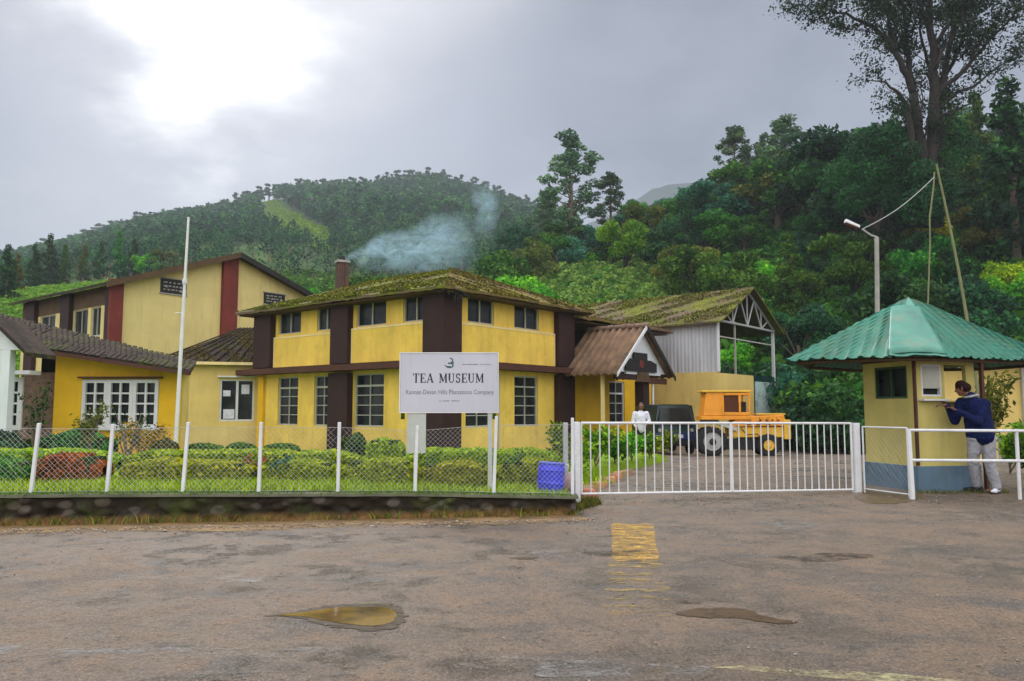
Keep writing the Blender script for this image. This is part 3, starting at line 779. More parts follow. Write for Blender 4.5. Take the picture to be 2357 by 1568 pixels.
moss_tufts(rl, [(e01, e00, ra, rb)], 41600, 0.050, M['moss'], seed=5)
moss_tufts(rl, [(e01, e00, ra, rb)], 14400, 0.066, M['moss'], True, 6)
moss_tufts(rr_, [(e00, e10, ra, ra)], 14400, 0.055, M['moss_dark'], seed=7)
moss_tufts(rr_, [(e00, e10, ra, ra)], 5600, 0.066, M['moss'], True, 8)
MB().box(-0.66, 8.3, -0.66, 11.3, 5.27, 5.30).build('soffit', M['soffit'], main)
# bits of broken fascia hanging at the corner under the eave
bf = MB()
for k in range(9):
    x = -0.6 + rnd.uniform(-0.05, 0.9); y = -0.62 + rnd.uniform(-0.06, 0.06)
    bf.tube([(x, y, 5.3), (x + rnd.uniform(-.12, .12), y + rnd.uniform(-.05, .05), 5.3 - rnd.uniform(.12, .34))], 0.022, 5)
bf.tube([(-0.7, -0.5, 5.2), (-0.3, -0.72, 5.36), (0.15, -0.74, 5.30), (0.55, -0.72, 5.1)], 0.035, 6)
bf.build('broken_fascia', M['black'], main)

MB().tube([(-.07, 10.2, 5.2), (-.07, 10.2, 3.1)], .035, 8).build('downpipe', M['window_grey'], main)
MB().tube([(2.9, -.09, 2.7), (2.9, -.09, ZB)], .035, 8).build('downpipe', M['window_grey'], main)
# set-back wing behind the porch
wing = thing('rear_wing', 'lower rusty roofed wing joined to the yellow building behind the entrance porch', 'building', C0, RZ)
wh = [(rt(1403), rt(1438), 0.65, 2.6)]
WF = frame_((0, 0.02, 0), X3, Y3)
wall_mb(WF, 7.62, 14.4, ZB, 3.1, wh).build('wall', M['deep_yellow'], wing)
MB().box(7.62, 14.4, 1.6, 1.8, 3.1, 5.05).build('gallery_wall', M['interior'], wing)
MB().box(14.18, 14.4, 0.24, 8.5, ZB, 5.05).build('wall', M['deep_yellow'], wing)
MB().box(7.62, 14.18, 0.24, 1.6, 3.0, 3.09).build('gallery_floor', M['soffit'], wing)
window(wing, WF, rt(1403), rt(1438), 0.65, 2.6, 2, 4, M['window_white'], top=2.05)
for x in (7.78, 10.9, 14.3): MB().box(x - .05, x + .05, 0.05, 0.15, 3.1, 5.1).build('post', M['white_paint'], wing)
MB().box(13.05, 13.75, -0.26, 0.016, ZB, 2.7).build('pillar', M['dark_brown'], wing)
w00, w10, w11, w01 = (7.5, -0.75, 5.12), (15.3, -0.75, 5.12), (15.3, 9.2, 5.12), (7.5, 9.2, 5.12)
wa, wb = (7.0, 4.2, 6.25), (12.4, 4.2, 6.25)
wr = sag_slope(w00, w10, wb, wa, 40, 5, 0.1, 0.04, 6).build('roof', M['roof_rust'], wing)
tri_slab([w10, w11, wb], 0.1).build('roof', M['roof_rust'], wing)
tri_slab([w11, w01, wa, wb], 0.1).build('roof', M['roof_rust'], wing)
moss_tufts(wr, [(w00, w10, wb, wa)], 9600, 0.055, M['moss_dark'], seed=9)
MB().box(7.7, 15.1, -0.62, 9.1, 4.93, 4.96).build('soffit', M['soffit'], wing)

# gabled porch
porch = thing('entrance_porch', 'steep white gabled porch with weathered brown sheet roof right of the yellow building', 'porch', C0, RZ)
PX, PW, PY = 8.9, 1.95, -2.59
def corr_slope(A, B, Cc, D, ribs, amp, t, per=8, nv=4, sag=0.0):
    """corrugated slope; A-B eave, D-C ridge, corrugations run from eave to ridge"""
    A, B, Cc, D = map(Vector, (A, B, Cc, D)); nu = ribs * per
    nn = (B - A).cross(D - A).normalized(); 
    if nn.z < 0: nn = -nn
    top = []
    for j in range(nv + 1):
        for i in range(nu + 1):
            a, b = i / nu, j / nv
            top.append(A.lerp(B, a).lerp(D.lerp(Cc, a), b) + nn * amp * math.sin(2 * math.pi * a * ribs) - Vector((0, 0, sag * math.sin(math.pi * b))))
    n = len(top); w = nu + 1; m = MB(); m.v = [tuple(p) for p in top + [p - nn * t for p in top]]
    for j in range(nv):
        for i in range(nu):
            q = (j * w + i, j * w + i + 1, (j + 1) * w + i + 1, (j + 1) * w + i); m.f.append(q); m.f.append(tuple(n + k for k in reversed(q)))
    for i in range(nu): m.f.append((i + 1, i, n + i, n + i + 1)); m.f.append((nv * w + i, nv * w + i + 1, n + nv * w + i + 1, n + nv * w + i))
    for j in range(nv): m.f.append((j * w, (j + 1) * w, n + (j + 1) * w, n + j * w)); m.f.append(((j + 1) * w + nu, j * w + nu, n + j * w + nu, n + (j + 1) * w + nu))
    return m
RZp, EZp = 4.72, 2.70
corr_slope((PX - PW - 0.35, 0.0, EZp), (PX - PW - 0.35, PY - 0.3, EZp), (PX, PY - 0.3, RZp), (PX, 0, RZp), 9, 0.05, 0.03).build('roof', M['roof_porch'], porch, smooth=True)
corr_slope((PX + PW + 0.35, PY - 0.3, EZp), (PX + PW + 0.35, 0.0, EZp), (PX, 0, RZp), (PX, PY - 0.3, RZp), 9, 0.05, 0.03).build('roof', M['roof_porch'], porch, smooth=True)
rc = MB()
for k in range(9):
    y = -0.05 - k * 0.33; rc.tube([(PX, y, RZp + 0.02), (PX, y - 0.30, RZp + 0.03 + 0.02 * (k % 2))], [0.11, 0.09], 8)
rc.build('ridge_tiles', M['stone'], porch)
gm = MB()
def prism_y(m, pts, y0, y1):
    n = len(pts); m.poly([(x, y0, z) for x, z in pts] + [(x, y1, z) for x, z in pts],
        [tuple(range(n)), tuple(reversed(range(n, 2 * n)))] + [((i + 1) % n, i, n + i, n + (i + 1) % n) for i in range(n)])
    return m
prism_y(gm, [(PX - PW - 0.1, 2.82), (PX + PW + 0.1, 2.82), (PX, RZp - 0.10)], PY, PY + 0.08).build('gable', M['white_wall'], porch)
# dark barge boards
bb = MB()
for sx in (-1, 1):
    xe = PX + sx * (PW + 0.42); 
    bb.hexa([(PX, PY - 0.34, RZp - 0.20), (xe, PY - 0.34, EZp - 0.19), (xe, PY - 0.305, EZp - 0.19), (PX, PY - 0.305, RZp - 0.20),
             (PX, PY - 0.34, RZp + 0.04), (xe, PY - 0.34, EZp + 0.02), (xe, PY - 0.305, EZp + 0.02), (PX, PY - 0.305, RZp + 0.04)])
    if sx < 0: break
bw = MB(); xe = PX - PW - 0.42
bw.hexa([(xe, PY - 0.34, EZp - 0.12), (PX - .02, PY - 0.34, RZp - 0.14), (PX - .02, PY - 0.305, RZp - 0.14), (xe, PY - 0.305, EZp - 0.12),
         (xe, PY - 0.34, EZp + 0.02), (PX - .02, PY - 0.34, RZp + 0.04), (PX - .02, PY - 0.305, RZp + 0.04), (xe, PY - 0.305, EZp + 0.02)])
bw.build('barge_board', M['white_wall'], porch)
bb = MB(); xe = PX + PW + 0.42
bb.hexa([(PX + .02, PY - 0.34, RZp - 0.20), (xe, PY - 0.34, EZp - 0.17), (xe, PY - 0.305, EZp - 0.17), (PX + .02, PY - 0.305, RZp - 0.20),
         (PX + .02, PY - 0.34, RZp + 0.04), (xe, PY - 0.34, EZp + 0.02), (xe, PY - 0.305, EZp + 0.02), (PX + .02, PY - 0.305, RZp + 0.04)])
bb.build('barge_board', M['black'], porch)
MB().box(PX - PW, PX - 0.45, PY - 0.02, PY + 0.12, 2.52, 2.74).build('beam', M['dark_brown'], porch)
MB().box(PX + 0.55, PX + PW + 0.2, PY - 0.02, PY + 0.12, 2.40, 2.64).build('beam', M['fascia'], porch)
MB().box(PX - 1.2, PX + 1.6, PY - 0.02, PY + 0.06, 2.745, 2.815).build('beam', M['white_wall'], porch)
MB().box(PX - 1.72, PX - 1.60, -1.86, -1.74, ZB, 2.7).build('post', M['cream_edge'], porch)
MB().tube([(PX + 1.05, PY + 0.05, ZB), (PX + 1.05, PY + 0.05, 2.5)], 0.045, 8).build('post', M['white_paint'], porch)
MB().box(PX + 0.35, PX + 0.80, PY + 0.1, PY + 0.5, ZB, 2.5).build('pillar', M['dark_brown'], porch)
# stepped dark board on the gable
sb = thing('stepped_board', 'dark stepped board with a worn emblem fixed across the white porch gable', 'signboard', C0, RZ)
st = MB(); prism_y(st, [(7.55, 2.86), (10.05, 2.86), (10.05, 3.22), (9.55, 3.34), (9.28, 3.34), (9.28, 3.62), (8.18, 3.62), (8.18, 3.36), (7.55, 3.36)], PY - 0.10, PY - 0.035)
st.build('board', M['black'], sb, 0.01)
em = MB().lathe((8.78, PY - 0.102, 3.15), (0, -1, 0), [(0, 0.17), (0.02, 0.15)], 16); em.build('emblem', M['maroon'], sb)
hb = MB(); prism_y(hb, [(8.35, 2.45), (9.5, 2.45), (9.3, 2.84), (8.55, 2.84)], PY - 0.12, PY - 0.05); hb.build('bracket', M['soffit'], sb)

# ================================================================ rear gabled building on the left
G0 = Vector((-18.2, 36.0, 0))
rear = thing('gabled_building', 'large cream sided building with maroon pillars and broad gable behind the flagpole', 'building', G0, RZ)
def gl(u): r = (u - CU) / F; return (-18.2 - 36 * r) / (0.779 + 0.627 * r)
def gg(u): r = (u - CU) / F; return (18.2 + 36 * r) / (0.627 - 0.779 * r)
GW, GA, GE, GX = 12.2, 9.25, 7.1, 6.1
prism_y(MB(), [(0, ZB), (GW, ZB), (GW, GE), (GX, GA), (0, GE)], 0, 0.25).build('wall', M['siding'], rear)
wins = [tuple(sorted((gl(121), gl(86)))), tuple(sorted((gl(196), gl(162)))), tuple(sorted((gl(226), gl(203))))]
wall_mb(LF, 0.25, 10.4, ZB, 6.15, [(a, b, 4.75, 6.14) for a, b in wins]).build('wall', M['siding'], rear)
MB().box(0.0, 0.22, 0.25, 10.4, 6.152, GE - 0.05).build('wall_band', M['soffit'], rear)
for a, b in wins: window(rear, LF, a, b, 4.75, 6.14, 2, 1, M['window_grey'], glass='glass')
MB().box(0.22, GW, 10.15, 10.4, ZB, GE).build('wall', M['siding'], rear)
MB().box(GW - 0.22, GW, 0.25, 10.15, ZB, GE).build('wall', M['siding'], rear)
def rp(x0, x1, y0, y1, z1, mat='maroon'): MB().box(x0, x1, y0, y1, ZB, z1).build('pillar', M[mat], rear, 0.015)
rp(-0.2, gg(272), -0.22, -0.004, GE + 0.18); rp(-0.2, -0.004, 0.004, 0.35, GE - 0.1, 'dark_brown')
rp(gg(502), gg(537), -0.22, -0.004, GA - 0.12)
for u0, u1 in ((162, 142), (81, 62)): a, b = sorted((gl(u0), gl(u1))); MB().box(-0.22, -0.004, a, b, ZB, GE - 0.08).build('pillar', M['dark_brown'], rear)
ov = 0.55
for sgn, x_e in ((-1, -ov), (1, GW + ov)):
    ze = GE - (GA - GE) / GX * ov
    A_, B_ = ((x_e, 10.9, ze + .12), (x_e, -ov, ze + .12)) if sgn < 0 else ((x_e, -ov, ze + .12), (x_e, 10.9, ze + .12))
    C_, D_ = ((GX, -ov, GA + .12), (GX, 10.9, GA + .12)) if sgn < 0 else ((GX, 10.9, GA + .12), (GX, -ov, GA + .12))
    sag_slope(A_, B_, C_, D_, 20, 6, 0.14, 0.02, 12 + sgn).build('roof', M['roof_dark'], rear)
    s_ = sgn
    x1_ = x_e
    bgm = MB(); bgm.hexa([(GX, -ov - .05, GA - .12), (x1_, -ov - .05, ze - .12), (x1_, -ov - .01, ze - .12), (GX, -ov - .01, GA - .12), (GX, -ov - .05, GA + .16), (x1_, -ov - .05, ze + .16), (x1_, -ov - .01, ze + .16), (GX, -ov - .01, GA + .16)])
    bgm.build('barge_board', M['soffit' if sgn < 0 else 'black'], rear)
def vent(x0, x1, z0, z1, seed):
    v = MB().box(x0, x1, -0.06, -0.005, z0, z1).build('vent', M['black'], rear)
    f = MB(); f.box(x0 - .05, x1 + .05, -0.075, -0.008, z1, z1 + .05); f.box(x0 - .05, x1 + .05, -0.075, -0.008, z0 - .05, z0)
    rr = random.Random(seed)
    for k in range(3):
        z = z0 + (z1 - z0) * (k + .8) / 4; x = x0 + .12
        while x < x1 - .15:
            w = rr.uniform(.08, .2); f.hexa([(x, -.09, z), (x + w, -.09, z + rr.uniform(-.06, .06)), (x + w, -.065, z), (x, -.065, z), (x, -.09, z + .05), (x + w, -.09, z + .07), (x + w, -.065, z + .07), (x, -.065, z + .05)]); x += w + rr.uniform(.05, .12)
    f.build('vent_slats', M['concrete'], v)
vent(gg(361), gg(421), 6.92, 7.62, 1); vent(gg(602), gg(650), 6.98, 7.58, 2)

# ================================================================ low yellow building in front on the left
low = thing('low_yellow_building', 'low bright yellow building with a large white gridded window under a sloping dark roof', 'building', (-10.4, 21.0, 0))
def lp(u, v, Y): p = px(u, v, Y); return (p.x + 10.4, p.y - 21.0, p.z)
xa, xb = px(125, 900, 21).x + 10.4, px(411, 900, 21).x + 10.4
za, zb = px(125, 800, 21).z, px(411, 852, 21).z
wx0, wx1 = px(191, 900, 21).x + 10.4, px(366, 900, 21).x + 10.4; wz0, wz1 = px(280, 985, 21).z, px(280, 874, 21).z
lf = frame_((0, 0, 0), X3, Y3)
wall_mb(lf, xa, xb, -0.5, zb - 0.1, [(wx0, wx1, wz0, wz1)], 0.25).build('wall', M['deep_yellow'], low)
prism_y(MB(), [(xa, zb - 0.1), (xb, zb - 0.1), (xb, zb), (xa, za)], 0.001, 0.249).build('wall', M['deep_yellow'], low)
MB().box(xb - .25, xb, 0.25, 0.7, -0.5, zb).build('wall', M['pale_yellow'], low)
wn = MB(); fw_ = 0.09; third = (wx1 - wx0) / 3
for k in range(3):
    a, b = wx0 + k * third, wx0 + (k + 1) * third; d0, d1 = -0.05, 0.04
    a += 0.002; b -= 0.002
    wn.box(a, a + fw_, d0, d1, wz0, wz1); wn.box(b - fw_, b, d0, d1, wz0, wz1); wn.box(a + fw_, b - fw_, d0, d1, wz0, wz0 + fw_); wn.box(a + fw_, b - fw_, d0, d1, wz1 - fw_, wz1)
    wn.box((a + b) / 2 - .025, (a + b) / 2 + .025, d0 + .01, d1 - .01, wz0 + fw_, wz1 - fw_)
    for j in range(1, 4):
        z = wz0 + fw_ + (wz1 - wz0 - 2 * fw_) * j / 4; wn.box(a + fw_, b - fw_, d0 + .015, d1 - .015, z - .022, z + .022)
wn = wn.build('window', M['window_white'], low)
MB().box(wx0 + .01, wx1 - .01, 0.06, 0.08, wz0 + .01, wz1 - .01).build('pane', M['glass'], wn)
MB().box(wx0 - .08, wx1 + .1, -0.16, -0.003, wz1 + 0.03, wz1 + 0.075).build('window_hood', M['fascia'], low)
MB().box(wx0 - .05, wx1 + .05, -0.12, -0.003, wz0 - 0.06, wz0 - 0.003).build('window_sill', M['window_white'], low)
# stone return wall on its left
sx0, sx1 = px(52, 900, 21.6).x + 10.4, xa
MB().box(sx0, sx1 - 0.003, 0.5, 0.8, -0.5, px(90, 858, 21.6).z).build('stone_wall', M['stone'], low)
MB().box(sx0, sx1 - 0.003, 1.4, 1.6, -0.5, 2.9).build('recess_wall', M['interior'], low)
A_ = lp(-260, 760, 20.4); B_ = lp(439, 858, 20.4); C_ = lp(446, 838, 25.5); D_ = lp(-260, 640, 25.5)
A_ = lp(52, 795, 20.4); B_ = lp(439, 853, 20.4); C_ = lp(446, 842, 25.5)
D_ = lp(-40, 720, 25.5)
A2 = (A_[0] - 3.4, A_[1], A_[2] + (A_[2] - B_[2]) / (B_[0] - A_[0]) * 3.4)
D2 = (D_[0] - 3.0, D_[1], D_[2] + (D_[2] - C_[2]) / (C_[0] - D_[0]) * 3.0)
lr = sag_slope(A2, B_, C_, D2, 60, 6, 0.09, 0.03, 21).build('roof', M['roof_dark'], low)
fb = MB(); B2 = Vector(B_); AA = Vector(A2)
fb.hexa([AA + Vector((0, -.05, -.13)), B2 + Vector((0, -.05, -.13)), B2 + Vector((0, -.01, -.13)), AA + Vector((0, -.01, -.13)), AA + Vector((0, -.05, -.04)), B2 + Vector((0, -.05, -.04)), B2 + Vector((0, -.01, -.04)), AA + Vector((0, -.01, -.04))])
fb.build('fascia_board', M['fascia'], low)
moss_tufts(lr, [(A2, B_, C_, D2)], 8000, 0.050, M['moss_dark'], seed=31)
# courses of broken tiles on that roof
tl = MB()
for j in range(11):
    b = j / 11
    for i in range(56):
        a = (i + rnd.uniform(-.1, .1)) / 56
        p = Vector(A2).lerp(Vector(B_), a).lerp(Vector(D2).lerp(Vector(C_), a), b)
        if rnd.random() < 0.07: continue
        z = p.z - 0.005 + rnd.uniform(0, .02)
        tl.hexa([(p.x, p.y, z - .02), (p.x + .11, p.y, z - .035), (p.x + .11, p.y + .36, z + .12), (p.x, p.y + .36, z + .135), (p.x, p.y, z + .02), (p.x + .11, p.y, z + .005), (p.x + .11, p.y + .36, z + .15), (p.x, p.y + .36, z + .165)])
tl.build('roof_tiles', M['roof_dark'], lr)

# white gabled porch at the far left edge
wp = thing('white_gabled_porch', 'pale white gabled porch with a tall gridded window at the left edge', 'porch', (-11.5, 18.0, 0))
def wq(u, v, Y=18.0): p = px(u, v, Y); return (p.x + 11.5, p.z)
prism_y(MB(), [wq(-190, 803), wq(62, 806), wq(-4, 741), wq(-90, 660)], 0, 0.12).build('gable', M['white_wall'], wp)
q0 = wq(-190, 803); q1 = wq(23, 806)
MB().box(q0[0], wq(2, 900)[0], 0.003, 0.2, -0.4, q1[1] - 0.003).build('wall', M['white_wall'], wp)
MB().box(wq(3, 900)[0], wq(22, 900)[0], -0.05, 0.16, -0.4, q1[1] - 0.003).build('post', M['white_wall'], wp)
r0, r1 = wq(-12, 730), wq(72, 812)
bw = MB(); bw.hexa([(r0[0], -.16, r0[1] - .10), (r1[0], -.16, r1[1] - .10), (r1[0], 1.0, r1[1] - .10), (r0[0], 1.0, r0[1] - .10), (r0[0], -.16, r0[1]), (r1[0], -.16, r1[1]), (r1[0], 1.0, r1[1]), (r0[0], 1.0, r0[1])])
bw.build('roof', M['roof_dark'], wp)
ff = frame_((0, 2.4, 0), X3, Y3)
def w3(u, v): p = px(u, v, 20.4); return p.x + 11.5, p.z
a0, a1 = w3(12, 990), w3(50, 868)
window(wp, ff, a0[0], a1[0], a0[1], a1[1], 1, 4, M['window_white'], fw=0.12, bar=0.05)
s0_, s1_ = w3(18, 863), w3(84, 854)
MB().box(s0_[0], s1_[0], 2.1, 2.6, s0_[1], s1_[1]).build('window_hood', M['window_white'], wp)

# ================================================================ pale link building with hipped mossy roof
linkb = thing('link_building', 'pale cream single storey block with mossy hipped roof right of the flagpole', 'building', (-14.3, 33.2, 0), math.atan2(1.0, 3.55))
lkf = frame_((0, 0, 0), X3, Y3)
lz = 3.35
k0, k1 = 2.02, 3.40
wall_mb(lkf, 0, 3.64, ZB, lz, [(k0, k1, 0.85, 2.62)]).build('wall', M['pale_yellow'], linkb)
lw = window(linkb, lkf, k0, k1, 0.85, 2.62, 2, 1, M['window_white'], fw=0.07, bar=0.10, rec=0.03)
for a_ in ((k0 + .12, k0 + .42, 1.9, 2.15), (k1 - .52, k1 - .2, 2.0, 2.4), (k0 + .15, k0 + .6, 0.95, 1.35)): MB().box(a_[0], a_[1], 0.075, 0.085, a_[2], a_[3]).build('paper_notice', M['white_cloth'], lw)
MB().box(k0 - .1, k1 + .1, -0.2, -0.003, 2.7, 2.76).build('window_hood', M['window_white'], linkb)
MB().box(0, 0.2, 0.22, 4, ZB, lz).build('wall', M['pale_yellow'], linkb)
f0, f1, g0, g1, h0 = (-0.35, -0.35, lz + .02), (3.6, -0.35, lz - .05), (2.6, 3.3, 5.1), (3.9, 3.3, 5.15), (-0.9, 4.2, lz + .2)
lk = sag_slope(f0, f1, g1, g0, 24, 6, 0.09, 0.02, 41).build('roof', M['roof_dark'], linkb)
tri_slab([f0, g0, h0], 0.09).build('roof', M['roof_dark'], linkb)
moss_tufts(lk, [(f0, f1, g1, g0)], 11200, 0.050, M['moss_dark'], seed=33)
moss_tufts(lk, [(f0, f1, g1, g0)], 4800, 0.044, M['moss'], seed=34)
MB().box(-0.35, 3.6, -0.42, -0.36, lz - 0.14, lz - 0.02).build('gutter', M['cream_edge'], linkb)
gr_ = MB()
for k in range(10):   # raised ribs running down the slope
    a = k / 9; p0 = Vector(f0).lerp(Vector(f1), a); p1 = Vector(g0).lerp(Vector(g1), a); gr_.tube([p0 + Vector((0, 0, .05)), p1 + Vector((0, 0, .05))], 0.035, 5)
gr_.build('roof_ribs', M['roof_dark'], linkb)

# ================================================================ shed behind the porch
S0 = Vector((9.82, 38.0, 0))
shed = thing('open_shed', 'tall shed with white sheet wall, open trussed gable and mossy roof behind the porch', 'shed', S0, RZ)
SW, SL, SE, SR = 7.35, 12.0, 5.75, 7.62
def m_sheet(name, col, n=9):
    s = newmat(name); w = s.N.new('ShaderNodeTexWave'); w.bands_direction = 'Y'; w.inputs['Scale'].default_value = 1.6
    s.L.new(s.tc.outputs['Object'], w.inputs['Vector'])
    c = s.ramp(s.noise(1.0, 6, 0.6, stretch=(2, 2, .3)), [(0.35, tuple(x * .7 for x in col)), (0.6, col)])
    return s.finish(s.bsdf(c, 0.5, 0.4, w.outputs[1], 0.6, 0.03))
M['white_sheet'] = m_sheet('white_corrugated_sheet', (0.52, 0.53, 0.58))
MB().box(0.05, 0.12, 0.0, SL, 3.15, SE - 0.05).build('sheet_wall', M['white_sheet'], shed)
MB().box(0, 0.22, 0.0, SL, ZB, 3.147).build('wall', M['pale_yellow'], shed)
MB().box(0.22, 4.35, 0, 0.22, ZB, 3.10).build('wall', M['pale_yellow'], shed)
MB().box(0.15, SW, SL - 0.2, SL, ZB, SE).build('wall', M['interior'], shed)
MB().box(-0.04, 0.14, -0.08, 0.0, 3.15, SE - .05).build('corner_post', M['white_paint'], shed)
MB().box(SW - 0.09, SW + 0.05, -0.02, 0.12, ZB, SE).build('post', M['white_paint'], shed)
MB().box(2.26, 2.34, 0.05, 0.13, 3.1, SE).build('post', M['window_grey'], shed)
MB().box(0.22, SW - .1, 0.06, 0.12, 4.85, 4.91).build('rail', M['window_grey'], shed)
tr = MB(); s_ = 0.05
zt = lambda x: SE + (SR - SE) * (1 - abs(x - SW / 2) / (SW / 2)) - 0.10
def bar_(a, b, r=0.045): tr.tube([(a[0], -0.02, a[1]), (b[0], -0.02, b[1])], r, 6)
bar_((0, SE - .12), (SW, SE - .12), 0.06); bar_((0, SE - .1), (SW / 2, SR - .1), 0.06); bar_((SW, SE - .1), (SW / 2, SR - .1), 0.06)
xs_ = [0.9, 1.84, 2.75, SW / 2, SW - 2.75, SW - 1.84, SW - 0.9]
for i, x in enumerate(xs_):
    if i % 2 == 1: bar_((x, SE - .12), (x, zt(x)), 0.035)
    if i + 1 < len(xs_): bar_((x, SE - .12 if i % 2 else zt(x)), (xs_[i + 1], zt(xs_[i + 1]) if i % 2 else SE - .12), 0.04)
tr.build('truss', M['steel'], shed)
so = 0.45
for sg in (-1, 1):
    xe = -so if sg < 0 else SW + so; ze = SE - (SR - SE) / (SW / 2) * so
    q = ((xe, SL + .4, ze), (xe, -so, ze), (SW / 2, -so, SR), (SW / 2, SL + .4, SR)) if sg < 0 else ((xe, -so, ze), (xe, SL + .4, ze), (SW / 2, SL + .4, SR), (SW / 2, -so, SR))
    rs = sag_slope(*q, 40, 6, 0.08, 0.03, 50 + sg).build('roof', M['roof_moss'], shed)
    if sg < 0: moss_tufts(rs, [q], 25600, 0.066, M['moss'], seed=51, lift=0.0); moss_tufts(rs, [q], 9600, 0.066, M['moss_dark'], seed=52)
M['banner'] = None
def banner_mat():
    s = newmat('printed_banner')
    sp = s.N.new('ShaderNodeSeparateXYZ'); s.L.new(s.tc.outputs['Object'], sp.inputs[0])
    c = s.ramp(s.noise(2.2, 5, 0.7, dist=1.5), [(0.30, (0.03, 0.06, 0.16)), (0.42, (0.10, 0.14, 0.12)), (0.52, (0.50, 0.58, 0.58)), (0.62, (0.10, 0.25, 0.08)), (0.75, (0.6, 0.62, 0.6))])
    c = s.mix(c, (0.42, 0.56, 0.56), s.ramp(s.noise(0.9, 4), [(0.42, 0.0), (0.55, 0.8)]))
    c = s.mix(c, (0.015, 0.12, 0.11), s.ramp(sp.outputs[2], [(2.62 / 4, 0.0), (2.66 / 4, 1.0)]) if False else 0.0)
    return s.finish(s.bsdf(c, 0.6, 0.3))
bn = thing('banner', 'printed teal and white banner hung on the shed beside the orange vehicle', 'banner', S0, RZ)
MB().box(4.45, 7.15, -0.05, -0.02, 1.1, 2.80).build('print_panel', banner_mat(), bn)
MB().box(4.45, 7.15, -0.052, -0.018, 2.805, 3.12).build('top_strip', M['teal_paint'], bn)

# ================================================================ chimney
ch = thing('brick_chimney', 'short brick chimney smoking behind the mossy roof', 'chimney', (px(787, 640, 41).x, 41, 0), 0.5)
s = newmat('old_brick'); bk = s.N.new('ShaderNodeTexBrick'); bk.inputs['Scale'].default_value = 4.0
bk.inputs['Color1'].default_value = (0.12, 0.055, 0.035, 1); bk.inputs['Color2'].default_value = (0.06, 0.04, 0.032, 1); bk.inputs['Mortar'].default_value = (0.16, 0.14, 0.12, 1)
s.L.new(s.tc.outputs['Object'], bk.inputs['Vector'])
c = s.mix(bk.outputs[0], (0.04, 0.04, 0.035), s.ramp(s.noise(3, 5, .7), [(0.45, 0), (0.7, 0.7)]))
M['brick'] = s.finish(s.bsdf(c, 0.9, 0.2, s.noise(12, 4), 0.5, 0.02))
ct = px(787, 606, 41).z
MB().hexa([(-.36, -.36, 0), (.36, -.36, 0), (.36, .36, 0), (-.36, .36, 0), (-.27, -.27, ct), (.27, -.27, ct), (.27, .27, ct), (-.27, .27, ct)]).build('stack', M['brick'], ch)
MB().box(-.33, .33, -.33, .33, ct + .002, ct + .12).build('chimney_cap', M['concrete'], ch)
MB().lathe((0, 0, ct + .12), (0, 0, 1), [(0, .2), (.22, .17), (.22, .13)], 14).build('chimney_pot', M['black'], ch)

# ================================================================ yellow building glimpsed on the right
yb = thing('yellow_outbuilding', 'yellow wall of a low outbuilding seen behind the man at the right', 'building', (px(2175, 900, 24).x, 24, 0), -0.06)
MB().box(0, 9, 0, 0.25, -0.4, 2.75).build('wall', M['pale_yellow'], yb)
MB().box(2.2, 2.35, -0.1, -0.004, -0.4, 2.75).build('post', M['window_grey'], yb)
MB().box(2.9, 4.2, -0.05, -0.004, -0.3, 2.1).build('door', M['booth_yellow'], yb)
MB().box(-0.3, 9.3, -0.6, 3.0, 2.76, 2.86).build('roof', M['roof_dark'], yb)
MB().box(0, 0.25, 0.25, 3, -0.4, 2.75).build('wall', M['pale_yellow'], yb)

